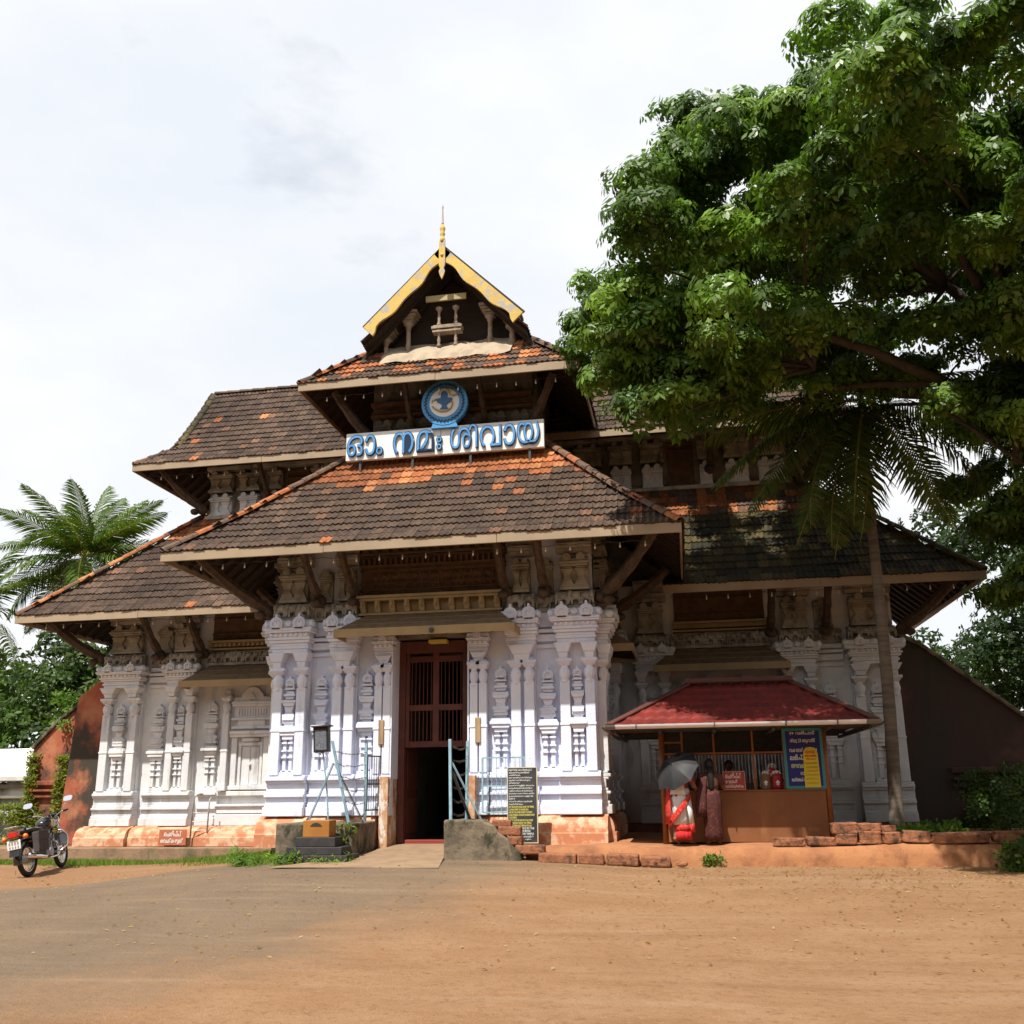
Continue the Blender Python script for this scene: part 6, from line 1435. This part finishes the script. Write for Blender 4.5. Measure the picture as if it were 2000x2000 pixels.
def litter():
    q = np.random.default_rng(9); k = 15000
    x = q.uniform(-13, 14, k); y = q.uniform(-9.5, -.9, k)
    den = .10+.9*np.clip((x-2)/5, 0, 1)*np.exp(-((y+2.6)/1.6)**2)+.5*np.clip((-x-3)/5, 0, 1)*np.exp(-((y+1.6+.25*(x+6)*-.4)/1.0)**2)+.25*np.clip((x-5)/5, 0, 1)
    keep = (q.uniform(0, 1, k) < den) & ~((x > 2) & (y > terr_y(5)-.16)) & ~((x > -2.5) & (x < 2.1) & (y > -1.7)); x, y = x[keep], y[keep]; k = len(x)
    z = np.array([ground_z(a, b) for a, b in zip(x, y)])+.012; P = np.stack([x, y, z], 1)
    tv_ = np.array([(-.03, 0, 0), (0, -.014, .008), (.03, 0, .002), (0, .014, .008)]); tf_ = np.array([[0, 1, 2, 3]])
    V, Fq = stamp(tv_, tf_, P, q.uniform(0, 6.28, k), q.uniform(0, 6.28, k), q.normal(0, .3, k), q.uniform(.4, 1.35, k))
    C = np.array([(.38,.23,.11), (.30,.16,.07), (.45,.30,.16), (.24,.13,.06), (.40,.24,.09), (.50,.38,.22)])
    o = link('leaf_litter', np_mesh('leaf_litter', V, Fq, C[q.integers(0, 6, k)], LEAF2)); tag(o, 'dry fallen leaves scattered over the dirt', 'leaves', kind='stuff')
litter()
# ================================================================ motorcycle
def motorcycle():
    o = empty('motorcycle', (-7.80, -.90, .095))
    o.rotation_mode = 'XYZ'
    A = lambda m, n, mt_, p=None, **kw: m.build(n, mt_, p or o, **kw)
    RED = mat('red_tail_lens', (.55,.02,.015), rough=.2, spec=.6); ORG = mat('orange_lens', (.75,.16,.02), rough=.2, spec=.6); VINYL = mat('black_vinyl', (.02,.02,.022), (.03,.03,.03), 8, rough=.5)
    BAGC = mat('grey_canvas_bag', (.085,.072,.07), (.065,.055,.053), 12, rough=.9, bump=.3, bscale=60); MIRR = mat('mirror_glass', (.85,.88,.92), rough=.04, metal=1.)
    def torus(m, R_, r, cx, cz, sq=1., n=32, k=10, y=0):
        for i in range(n):
            a = 2*math.pi*i/n
            for j in range(k): b = 2*math.pi*j/k; m.v.append((cx+(R_+r*math.cos(b))*math.cos(a), y+r*sq*math.sin(b), cz+(R_+r*math.cos(b))*math.sin(a)))
        b0 = len(m.v)-n*k
        for i in range(n):
            for j in range(k): m.f.append((b0+i*k+j, b0+((i+1)%n)*k+j, b0+((i+1)%n)*k+(j+1)%k, b0+i*k+(j+1)%k)); m.c.append(None)
        return m
    def wheel(par, cx, cz, hubr):
        w = torus(MB(), .265, .047, cx, cz, .95).build('wheel', RUBBER, par, smooth=True)
        torus(MB(), .216, .020, cx, cz, 1.3).build('rim', CHROME, w, smooth=True)
        h = MB(); h.tube([(cx, -.06, cz), (cx, .06, cz)], hubr, 16); h.tube([(cx, -.085, cz), (cx, .085, cz)], .018, 8); h.build('hub', GREYMET, w)
        s = MB()
        for i in range(18): a = 2*math.pi*i/18; s.tube([(cx+hubr*.9*math.cos(a+.3), .03*(-1)**i, cz+hubr*.9*math.sin(a+.3)), (cx+.21*math.cos(a), 0, cz+.21*math.sin(a))], .0035, 4)
        s.build('spokes', CHROME, w); return w
    wheel(o, 0, .31, .075)
    fork = empty('front_assembly', (1.02, 0, .80)); fork.parent = o; fork.rotation_euler = (0, 0, R(-16))
    bpy.data.objects.remove(fork)
    st = Matrix.Translation((1.04, 0, .8)) @ Matrix.Rotation(R(6), 4, 'Z') @ Matrix.Translation((-1.04, 0, -.8))
    def Fk(m): return m.xf(st)
    w = torus(MB(), .265, .045, 1.27, .31, .9); wo = Fk(w).build('wheel', RUBBER, o, smooth=True); Fk(torus(MB(), .216, .018, 1.27, .31, 1.2)).build('rim', CHROME, wo, smooth=True)
    h = MB(); h.tube([(1.27, -.06, .31), (1.27, .06, .31)], .07, 16); Fk(h).build('hub', GREYMET, wo)
    s = MB()
    for i in range(18): a = 2*math.pi*i/18; s.tube([(1.27+.065*math.cos(a+.3), .03*(-1)**i, .31+.065*math.sin(a+.3)), (1.27+.21*math.cos(a), 0, .31+.21*math.sin(a))], .0035, 4)
    Fk(s).build('spokes', CHROME, wo)
    for y in (-.09, .09): m = MB(); m.tube([(1.27, y, .31), (1.16, y, .56), (1.04, y, .86)], [.026, .028, .02], 10); Fk(m).build('fork_leg', CHROME, o, smooth=True)
    def guard(cx, cz, R_, a0, a1, w_, n=14):
        m = MB()
        for i in range(n+1):
            a = lerp(a0, a1, i/n)
            for y, d in ((-w_, -.025), (-w_*.7, .0), (0, .012), (w_*.7, 0), (w_, -.025)): m.v.append((cx+(R_+d)*math.cos(a), y, cz+(R_+d)*math.sin(a)))
        for i in range(n):
            for j in range(4): q = i*5+j; m.f.append((q, q+1, q+6, q+5)); m.c.append(None)
        return m
    A(Fk(guard(1.27, .31, .345, R(20), R(165), .065)), 'front_mudguard', mat('silver_paint', (.35,.37,.42), rough=.3, metal=.6), smooth=True)
    A(guard(0, .31, .36, R(20), R(190), .075), 'rear_mudguard', BPAINT, smooth=True)
    m = MB()
    for y in (-.06, .06): m.tube([(1.0, 0, .82), (.85, y, .45), (.72, y, .26), (.40, y, .27), (.25, y, .42), (0.0, y*2, .31)], .018, 8)
    m.tube([(1.0, 0, .84), (.6, 0, .78), (.2, 0, .74), (-.2, 0, .70)], .022, 8); m.tube([(.2, .07, .72), (.28, .07, .4)], .016, 8); m.tube([(.2, -.07, .72), (.28, -.07, .4)], .016, 8)
    A(m, 'frame', BPAINT, smooth=True)
    for y in (-.12, .12):
        m = MB(); m.tube([(0, y, .31), (.10, y, .62)], .02, 8); 
        for i in range(9): m.tube([(.012*i+.015, y, .36+.026*i), (.012*i+.019, y, .372+.026*i)], .034, 10)
        A(m, 'shock_absorber', CHROME, smooth=False)
    e = MB(); e.box(.46, .74, -.11, .11, .25, .42); e.tube([(.62, -.15, .35), (.62, .15, .35)], .085, 16); e.tube([(.5, -.135, .33), (.5, .135, .33)], .07, 16); en = A(e, 'engine', GREYMET, bevel=.015)
    e = MB(); 
    for i in range(8): e.box(.60+i*.008, .78+i*.008, -.095, .095, .42+i*.028, .434+i*.028)
    e.box(.63, .78, -.06, .06, .42, .66); A(e, 'cylinder_fins', GREYMET)
    m = MB(); m.tube([(.80, -.05, .58), (.92, -.10, .50), (.90, -.14, .32), (.78, -.16, .25), (.50, -.17, .25), (.38, -.175, .27)], .022, 10); m.tube([(.40, -.175, .265), (.30, -.178, .28), (.0, -.185, .33), (-.28, -.19, .375), (-.30, -.19, .378)], [.025, .045, .05, .05, .03], 14); A(m, 'exhaust', CHROME, smooth=True)
    m = MB(); rings = []
    for x, w_, z0, z1 in ((.52, .06, .80, .90), (.58, .10, .77, .945), (.70, .135, .75, .985), (.82, .14, .75, .99), (.92, .12, .77, .97), (.99, .07, .80, .92)):
        rings.append([(x, w_*math.copysign(abs(math.cos(a))**.7, math.cos(a)), (z0+z1)/2+(z1-z0)/2*math.copysign(abs(math.sin(a))**.75, math.sin(a))) for a in [2*math.pi*k/16 for k in range(16)]])
    m.loft(rings); t = A(m, 'fuel_tank', BPAINT, smooth=True)
    m = MB(); m.prism([(.72, .80), (.79, .80), (.82, .93), (.75, .93)], -.143, -.12); A(m, 'tank_badge', mat('gold_decal', (.55,.36,.10), rough=.4), t); m = MB(); m.tube([(.80, 0, .985), (.80, 0, 1.0)], .04, 14); A(m, 'fuel_cap', CHROME, t)
    m = MB(); rings = []
    for x, w_, z0, z1 in ((-.22, .10, .77, .84), (-.16, .125, .755, .865), (.0, .13, .75, .865), (.2, .13, .745, .845), (.4, .115, .745, .83), (.55, .08, .76, .84)):
        rings.append([(x, w_*math.copysign(abs(math.cos(a))**.5, math.cos(a)), (z0+z1)/2+(z1-z0)/2*math.copysign(abs(math.sin(a))**.6, math.sin(a))) for a in [2*math.pi*k/16 for k in range(16)]])
    m.loft(rings); A(m, 'seat', VINYL, smooth=True)
    m = MB(); m.box(.18, .46, -.125, .125, .50, .74); A(m, 'side_cover', BPAINT, bevel=.03)
    m = MB(); m.box(-.06, .30, -.27, -.15, .40, .76); b = A(m, 'saddle_bag', BAGC, bevel=.02); m = MB(); m.box(-.066, .306, -.285, -.272, .60, .765); A(m, 'bag_flap', BAGC, b, bevel=.01)
    m = MB()
    for y in (-.11, .11): m.tube([(-.12, y, .86), (-.26, y, .90), (-.46, y*.9, .91), (-.47, y*.5, .91)], .011, 8)
    for x in (-.28, -.36, -.44): m.tube([(x, -.105, .905), (x, .105, .905)], .009, 8)
    m.tube([(-.47, -.06, .91), (-.47, .06, .91)], .011, 8); m.tube([(-.16, -.12, .83), (.1, -.15, .84), (.3, -.15, .80)], .011, 8); A(m, 'luggage_rack', CHROME, smooth=True)
    m = MB(); m.box(-.44, -.30, -.085, .085, .72, .83); A(m, 'tail_lamp', RED, bevel=.02)
    for y in (-.19, .19):
        m = MB(); m.ell((-.34, y, .72), (.05, .045, .045), 10, 8); ii = A(m, 'indicator', ORG, smooth=True); m = MB(); m.tube([(-.32, y*.4, .72), (-.33, y*.85, .72)], .012, 6); A(m, 'indicator_stem', BPAINT, ii)
    m = MB(); m.box(-.40, -.385, -.12, .12, .52, .68); p = A(m, 'number_plate', mat('white_plate', (.80,.80,.78), rough=.4), bevel=.006)
    m = MB(); 
    for i in range(4): m.box(-.404, -.401, -.09+i*.05, -.06+i*.05, .60, .65)
    for i in range(4): m.box(-.404, -.401, -.09+i*.05, -.065+i*.05, .54, .58)
    A(m, 'plate_digits', mat('worn_black_print', (.30,.29,.29), rough=.6), p)
    m = MB(); m.add([(-.33, -.09, .70), (-.33, .09, .70), (-.42, .09, .40), (-.42, -.09, .40), (-.30, -.09, .70), (-.30, .09, .70), (-.40, .09, .40), (-.40, -.09, .40)], [(0,1,2,3), (7,6,5,4), (0,3,7,4), (1,5,6,2), (2,6,7,3)]); A(m, 'tail_guard', VINYL)
    m = MB(); m.tube([(.88, -.05, .72), (.92, -.22, .70), (.94, -.30, .60), (.92, -.31, .42), (.84, -.22, .34), (.78, -.06, .32)], .016, 10); m.tube([(.88, .05, .72), (.92, .22, .70), (.94, .30, .60), (.92, .31, .42), (.84, .22, .34), (.78, .06, .32)], .016, 10); A(m, 'crash_guard', CHROME, smooth=True)
    m = MB(); m.box(.93, .955, -.29, -.05, .42, .66); A(m, 'leg_shield', mat('clear_grey_shield', (.28,.29,.32), rough=.2, metal=.7), bevel=.02)
    m = MB(); m.tube([(.99, 0, .92), (.97, -.10, .98), (.92, -.22, 1.04), (.80, -.37, 1.05)], .012, 8); m.tube([(.99, 0, .92), (.97, .10, .98), (.92, .22, 1.04), (.80, .37, 1.05)], .012, 8); Fk(m).build('handlebar', CHROME, o, smooth=True)
    for y in (-1, 1):
        m = MB(); m.tube([(.86, y*.29, 1.047), (.79, y*.385, 1.05)], .019, 10); Fk(m).build('grip', RUBBER, o, smooth=True)
        m = MB(); m.tube([(.90, y*.25, 1.05), (.92, y*.28, 1.14), (.92, y*.34, 1.22)], .007, 6); Fk(m); ms = m.build('mirror_stem', CHROME, o, smooth=True)
        m = MB(); n = 14; m.loft([[(x+.55*.05*math.copysign(abs(math.sin(a))**.6, math.sin(a)), y*.37+.085*math.copysign(abs(math.cos(a))**.6, math.cos(a))*f, 1.26+.05*math.copysign(abs(math.sin(a))**.6, math.sin(a))*f) for a in [2*math.pi*k/n for k in range(n)]] for x, f in ((.90, .92), (.905, 1), (.93, .7))]); Fk(m); m.build('mirror', MIRR, ms)
        m = MB(); m.tube([(.87, y*.28, 1.03), (.86, y*.36, 1.03)], .006, 6); Fk(m).build('lever', CHROME, o)
    m = MB(); m.ell((1.12, 0, .90), (.10, .095, .095), 14, 10); Fk(m).build('headlamp', CHROME, o, smooth=True); m = MB(); m.tube([(1.03, -.05, .97), (1.01, -.05, 1.03)], .05, 14); m.tube([(1.03, .06, .97), (1.01, .06, 1.03)], .045, 14); Fk(m).build('instruments', BPAINT, o)
    m = MB(); m.tube([(.42, .08, .27), (.34, .20, .06), (.30, .24, -.03)], .012, 8); A(m, 'side_stand', STEEL_D); m = MB(); m.tube([(.38, -.24, .28), (.38, .22, .28)], .014, 8); A(m, 'foot_pegs', RUBBER)
    m = MB(); m.box(-.05, .5, .085, .11, .26, .40); A(m, 'chain_case', BPAINT, bevel=.01)
    yaw = R(99)
    M = Matrix.Translation(o.location) @ Matrix.Rotation(yaw, 4, 'Z') @ Matrix.Rotation(R(-3), 4, 'Y') @ Matrix.Rotation(R(-11), 4, 'X')
    o.rotation_euler = M.to_euler(); o.scale = (1.08, 1.08, 1.08)
    tag(o, 'black motorcycle with chrome rack and grey saddle bag parked at the grass edge', 'motorcycle')
motorcycle()

# ================================================================ people
SKIN = mat('brown_skin', (.20,.105,.065), (.18,.09,.055), 6, rough=.55); SKIN_D = mat('deep_brown_skin', (.12,.062,.04), rough=.55)
HAIR = mat('black_hair', (.012,.010,.010), (.02,.017,.016), 30, rough=.45, stretch=(1,1,.1), bump=.4, bscale=60)
def remeshed(m, name, mt_, parent, vox=.010):
    me = m.mesh(name+'_src', mt_); t = bpy.data.objects.new('t', me); scene.collection.objects.link(t); r = t.modifiers.new('r', 'REMESH'); r.mode = 'VOXEL'; r.voxel_size = vox; s = t.modifiers.new('s', 'SMOOTH'); s.factor = .5; s.iterations = 4
    bpy.context.view_layer.update(); n = bpy.data.meshes.new_from_object(t.evaluated_get(bpy.context.evaluated_depsgraph_get())); n.name = name; bpy.data.objects.remove(t); bpy.data.meshes.remove(me)
    n.polygons.foreach_set('use_smooth', [True]*len(n.polygons)); n.materials.clear(); n.materials.append(mt_); return link(name, n, parent)
def hand(m, w, d, side, grip=False):
    """palm at wrist w pointing along d with five bent fingers"""
    w, d = Vector(w), Vector(d).normalized(); s = d.cross(Vector((0, 1, 0))).normalized(); f = s.cross(d)
    m.tube([w, w+d*.045, w+d*.085], [.020, .030, .026], 8, flat=.6)
    for k, (off, ln) in enumerate(((-.024, .062), (-.008, .072), (.008, .068), (.022, .055))):
        b = w+d*.08+s*off; c = .05 if grip else .02
        m.tube([b, b+d*ln*.5+f*c*.3, b+d*ln*(.55 if grip else .95)+f*c*1.1], [.010, .009, .007], 6)
    b = w+d*.03+s*side*.028; m.tube([b, b+s*side*.02+d*.025, b+s*side*.022+d*.05+f*.012], [.011, .010, .008], 6)
def body(parent, H, arms, feet, lean=0., skin=SKIN, seated=False):
    """one continuous figure facing +Y; arms: list of (elbow, wrist, hand dir, grip); feet: (x, y, heel lift)"""
    m = MB(); k = H/1.45; sh, hip = 1.19*k, .76*k
    def ring(z, a, b, y=0, x=0): return [(x+a*math.cos(t), y+b*math.sin(t)+lean*(z-hip), z) for t in [2*math.pi*i/14 for i in range(14)]]
    m.loft([ring(.70*k, .145, .11), ring(.78*k, .165, .125, -.01), ring(.88*k, .135, .10), ring(.98*k, .13, .095), ring(1.10*k, .155, .10), ring(1.18*k, .165, .085), ring(1.22*k, .10, .06), ring(1.25*k, .048, .048), ring(1.30*k, .044, .046, .01)])
    hz = 1.345*k; hy = lean*(hz-hip)+.02
    m.ell((0, hy, hz+.02), (.072, .088, .105), 14, 10); m.ell((0, hy+.035, hz-.045), (.05, .05, .05), 10, 8)
    m.ell((0, hy+.098, hz-.005), (.014, .02, .022), 8, 6); m.ell((0, hy+.082, hz-.05), (.026, .012, .010), 8, 6)
    for s in (-1, 1): m.ell((s*.073, hy-.005, hz), (.010, .022, .03), 8, 6)
    for s, (el, wr, hd, gr) in zip((-1, 1), arms):
        S = Vector((s*.155, lean*(sh-hip), sh)); m.tube([S+Vector((-s*.05, 0, 0)), S, Vector(el), Vector(el).lerp(Vector(wr), .5), Vector(wr)], [.05, .052, .040, .034, .022], 10); hand(m, wr, hd, -s, gr)
    for s, (fx, fy, lift, kb) in zip((-1, 1), feet):
        m.tube([(s*.08, 0, .74*k), (s*.075+(fx-s*.075)*.5, fy*.4+kb, .42*k), (fx, fy, .07+lift)], [.095, .06, .032], 10)
        m.tube([(fx, fy-.035, .045+lift), (fx, fy+.04, .035+lift*.7), (fx+s*.01, fy+.13, .018)], [.034, .034, .022], 8, flat=.8)
        for q in range(5): m.tube([(fx+s*.01+(q-2)*.014, fy+.12, .016), (fx+s*.01+(q-2)*.015, fy+.155-abs(q-1)*.006, .012)], [.009, .007], 5)
    o = remeshed(m, 'body', skin, parent)
    e = MB()
    for s in (-1, 1): e.ell((s*.028, hy+.078, hz+.018), (.012, .008, .007), 8, 6)
    e.build('eyes', mat('eye_white', (.6,.58,.55), rough=.2), o)
    return o, hy, hz
def drape_loft(sections, n=40, pleat=0., ph=0., seed=0):
    """sections: (z, cx, cy, a, b, pleat)"""
    m = MB(); rings = []; r = random.Random(seed)
    for z, cx, cy, a, b, pl in sections:
        rings.append([(cx+a*math.cos(t)*(1+pl*math.sin(11*t+ph+z*3)), cy+b*math.sin(t)*(1+pl*math.sin(11*t+ph+z*3)+pl*.5*math.sin(5*t)), z+(pl*.1*math.sin(4*t))) for t in [2*math.pi*i/n for i in range(n)]])
    m.loft(rings); return m
def hair_cap(hy, hz, parent, tail=None, k=1.):
    m = MB(); m.ell((0, hy-.018, hz+.035), (.083, .092, .105), 14, 10); m.ell((0, hy-.06, hz+.0), (.07, .055, .085), 12, 8)
    if tail: m.tube(tail, [.055, .062, .06, .05, .03], 10, flat=.6)
    o = m.build('hair', HAIR, parent, smooth=True); return o

# --- woman in the white and red sari, walking under the umbrella
PX, PY_, PZ = 4.74, -.84, .672
pa = empty('person', (PX, PY_, PZ), R(-28))
bo, hy, hz = body(pa, 1.43, (((-.20, .06, .95), (-.12, .20, 1.08), (.2, .3, .6), True), ((.24, .05, .93), (.22, .22, .86), (0, 1, .1), False)), ((-.07, -.10, .06, .02), (.08, .14, 0, .06)), lean=.06)
SARI_W = mat('white_cotton_sari', (.72,.71,.70), (.64,.63,.63), 7, rough=.85, bump=.25, bscale=30); SARI_R = mat('red_printed_border', (.50,.025,.02), (.62,.16,.10), 34, lo=.56, hi=.60, rough=.8); BLOUSE = mat('maroon_blouse', (.30,.02,.025), (.26,.018,.02), 6, rough=.8)
drape_loft([(.21, .01, .02, .140, .150, .06), (.32, .01, .02, .138, .148, .06)], ph=1).build('sari_hem', SARI_R, pa, smooth=True)
drape_loft([(.085, .01, .02, .148, .165, .07), (.21, .01, .02, .1405, .151, .06)], ph=1).build('sari_hem', mat('crimson_hem', (.48,.018,.02), rough=.8), pa, smooth=True)
drape_loft([(.32, .01, .02, .139, .149, .06), (.45, .01, .015, .142, .148, .05), (.62, .005, .01, .160, .148, .04), (.74, 0, .0, .178, .145, .03), (.84, 0, .02, .155, .125, .02), (.90, 0, .03, .142, .112, .01)], ph=1).build('sari_skirt', SARI_W, pa, smooth=True)
m = drape_loft([(.93, 0, .01, .138, .105, 0), (1.0, 0, .015, .138, .104, 0), (1.1, 0, .02, .16, .108, 0), (1.175, 0, .028, .166, .09, 0), (1.195, 0, .03, .12, .07, 0)])
for s, el in ((-1, (-.20, .06, .95)), (1, (.24, .05, .93))): m.tube([(s*.13, .028, 1.165), (s*.155, .028, 1.15), Vector((s*.155, .028, 1.16)).lerp(Vector(el), .72)], [.06, .064, .056], 12)
m.build('blouse', BLOUSE, pa, smooth=True)
# pallu: a band over the left shoulder falling down the back, then the diagonal border
def band(pts, w, mt_, name, t=.012, par=None):
    m = MB(); n = len(pts)
    for (p, q) in pts:
        p, q = Vector(p), Vector(q); m.v += [tuple(p), tuple(p.lerp(q, .33)+Vector((0, -.012, 0))), tuple(p.lerp(q, .66)+Vector((0, .006, 0))), tuple(q)]
    for i in range(n-1):
        for j in range(3): a = i*4+j; m.f.append((a, a+1, a+5, a+4)); m.c.append(None)
    o = m.build(name, mt_, par or pa, smooth=True); s = o.modifiers.new('solid', 'SOLIDIFY'); s.thickness = t; return o
band([((-.10, .12, 1.19), (-.18, .10, 1.16)), ((-.07, .01, 1.235), (-.175, .0, 1.20)), ((-.06, -.09, 1.16), (-.18, -.07, 1.10)), ((-.08, -.125, .98), (-.20, -.08, .92)), ((-.10, -.16, .76), (-.23, -.09, .72)), ((-.09, -.19, .55), (-.24, -.10, .52)), ((-.07, -.205, .36), (-.23, -.12, .32))], .1, SARI_R, 'pallu')
band([((-.06, -.092, 1.17), (.12, -.085, 1.12)), ((-.08, -.128, .98), (.14, -.10, .93)), ((-.09, -.16, .80), (.17, -.12, .80))], .1, SARI_W, 'sari_back')
band([((.185, -.02, .84), (.20, .0, .74)), ((.15, -.11, .72), (.165, -.12, .60)), ((.06, -.165, .60), (.07, -.18, .47)), ((-.05, -.185, .48), (-.05, -.195, .34)), ((-.14, -.15, .38), (-.15, -.16, .25))], .1, SARI_R, 'sari_border')
band([((.20, .0, .72), (.16, -.10, .70)), ((.215, .02, .50), (.19, -.08, .48)), ((.22, .04, .34), (.20, -.07, .32))], .1, SARI_W, 'sari_fall'); band([((.22, .04, .34), (.20, -.07, .32)), ((.235, .05, .20), (.215, -.06, .19))], .1, SARI_R, 'sari_fall_border')
hair_cap(hy, hz, pa, [(0, hy-.09, hz+.0), (0, hy-.10, hz-.06), (0, hy-.10, hz-.10), (0, hy-.09, hz-.13), (0, hy-.08, hz-.14)])
pa.scale = (1.05, 1.05, 1.05)
tag(pa, 'barefoot woman in a white sari with red borders walking under an umbrella', 'person')
# --- her umbrella, tipped back towards the forecourt
um = empty('umbrella', (4.80, -.62, 1.66)); nrm = Vector((-.46, -.66, .60)).normalized()
GREYU = mat('grey_umbrella_cloth', (.022,.022,.024), (.032,.032,.034), 4, rough=.55, spec=.25); GREYU2 = mat('pale_grey_umbrella_cloth', (.06,.06,.062), (.05,.05,.052), 4, rough=.55, spec=.25)
qn = nrm.to_track_quat('Z', 'Y'); Rm = qn.to_matrix().to_4x4(); ap_ = Vector((4.63, -1.0, 2.02))-Vector(um.location)
Mu = Matrix.Translation(ap_) @ Rm
for k in range(8):
    m = MB(); n = 6; q = 4
    for i in range(n+1):
        t = i/n
        for j in range(q+1):
            a = 2*math.pi*(k+j/q)/8+.25; edge = 1-.10*math.sin(math.pi*j/q)*t; rr = .435*t*edge
            m.v.append((rr*math.cos(a), rr*math.sin(a), -.17*t**1.8))
    for i in range(n):
        for j in range(q): a = i*(q+1)+j; m.f.append((a, a+1, a+q+2, a+q+1)); m.c.append(None)
    m.xf(Mu); m.build('canopy_panel', GREYU2 if k in (1, 2) else GREYU, um, smooth=True)
for k in range(8): a = 2*math.pi*k/8+.25; m = MB(); m.tube([(0, 0, -.01), (.22*math.cos(a), .22*math.sin(a), -.06), (.44*math.cos(a), .44*math.sin(a), -.18)], .004, 5); m.xf(Mu); m.build('rib', CHROME, um)
m = MB(); m.tube([(0, 0, .05), (0, 0, -.62)], .006, 8); m.xf(Mu); m.build('shaft', STEEL_D, um); m = MB(); m.tube([(0, 0, -.60), (0, 0, -.68), (.03, 0, -.71)], .012, 8); m.xf(Mu); m.build('handle', RUBBER, um, smooth=True)
m = MB(); m.tube([(0, 0, .0), (0, 0, .06)], [.01, .004], 8); m.xf(Mu); m.build('ferrule', STEEL_D, um)
tag(um, 'dark grey umbrella tipped back over the woman in white and red', 'umbrella')
# --- woman in the dark brown sari standing at the counter, seen from behind
pb = empty('person', (5.28, -.76, .668), R(6))
SK2 = SKIN_D
bo, hy, hz = body(pb, 1.42, (((-.22, .05, .95), (-.16, .20, .98), (.2, 1, 0), False), ((.22, .06, .95), (.15, .22, .97), (-.2, 1, 0), False)), ((-.08, .0, 0, .02), (.10, -.01, 0, .02)), lean=.03, skin=SK2)
BRS = mat('dark_maroon_print_sari', (.060,.017,.015), (.13,.035,.025), 26, lo=.54, hi=.60, rough=.8, bump=.2); BRB = mat('brown_blouse', (.10,.042,.03), (.08,.033,.024), 8, rough=.8)
drape_loft([(.06, .01, .01, .165, .150, .06), (.20, .01, .01, .155, .145, .06), (.45, .005, .0, .158, .148, .05), (.62, .0, .0, .175, .15, .03), (.74, 0, .0, .182, .145, .02), (.84, 0, .01, .16, .125, .01), (.90, 0, .015, .148, .112, .01)], ph=.4).build('sari_skirt', BRS, pb, smooth=True)
m = drape_loft([(.94, 0, .005, .140, .105, 0), (1.0, 0, .008, .142, .106, 0), (1.1, 0, .01, .164, .11, 0), (1.175, 0, .013, .170, .09, 0), (1.195, 0, .014, .12, .07, 0)])
for s in (-1, 1): m.tube([(s*.13, .013, 1.165), (s*.158, .013, 1.15), (s*.205, .035, 1.0)], [.062, .066, .056], 12)
m.build('blouse', BRB, pb, smooth=True)
band([((-.08, .10, 1.19), (-.18, .08, 1.15)), ((-.07, .0, 1.23), (-.19, -.01, 1.19)), ((-.07, -.10, 1.14), (-.22, -.06, 1.08)), ((-.10, -.13, .90), (-.27, -.07, .86)), ((-.12, -.16, .66), (-.30, -.08, .62)), ((-.12, -.17, .48), (-.29, -.09, .45))], .1, BRS, 'pallu', par=pb)
hair_cap(hy, hz, pb, [(0, hy-.08, hz+.0), (0, hy-.12, hz-.12), (0, hy-.13, hz-.24), (0, hy-.125, hz-.36), (0, hy-.12, hz-.42)])
tag(pb, 'woman in a dark maroon sari with long black hair standing at the counter', 'person')
# --- attendant behind the counter
pc = empty('person', (5.67, .48, .675), R(180))
bo, hy, hz = body(pc, 1.42, (((-.22, .05, .95), (-.12, .22, .98), (.2, 1, 0), False), ((.22, .06, .95), (.12, .22, .98), (-.2, 1, 0), False)), ((-.08, .0, 0, .02), (.08, 0, 0, .02)), skin=SKIN_D)
SHIRT = mat('dark_shirt', (.05,.05,.06), rough=.8)
m = drape_loft([(.70, 0, 0, .175, .14, 0), (.85, 0, 0, .150, .12, 0), (1.0, 0, 0, .150, .11, 0), (1.1, 0, 0, .168, .112, 0), (1.175, 0, 0, .174, .092, 0), (1.2, 0, 0, .11, .07, 0)])
for s in (-1, 1): m.tube([(s*.13, 0, 1.165), (s*.158, 0, 1.15), (s*.20, .03, 1.0)], [.062, .066, .06], 12)
m.build('shirt', SHIRT, pc, smooth=True); drape_loft([(.06, 0, 0, .13, .12, .02), (.5, 0, 0, .15, .13, .02), (.76, 0, 0, .17, .135, 0)]).build('lower_cloth', PW, pc, smooth=True)
m = MB(); m.ell((0, hy-.012, hz+.045), (.080, .090, .09), 14, 10); m.build('hair', HAIR, pc, smooth=True)
tag(pc, 'attendant in the dim kiosk behind the maroon board', 'person')
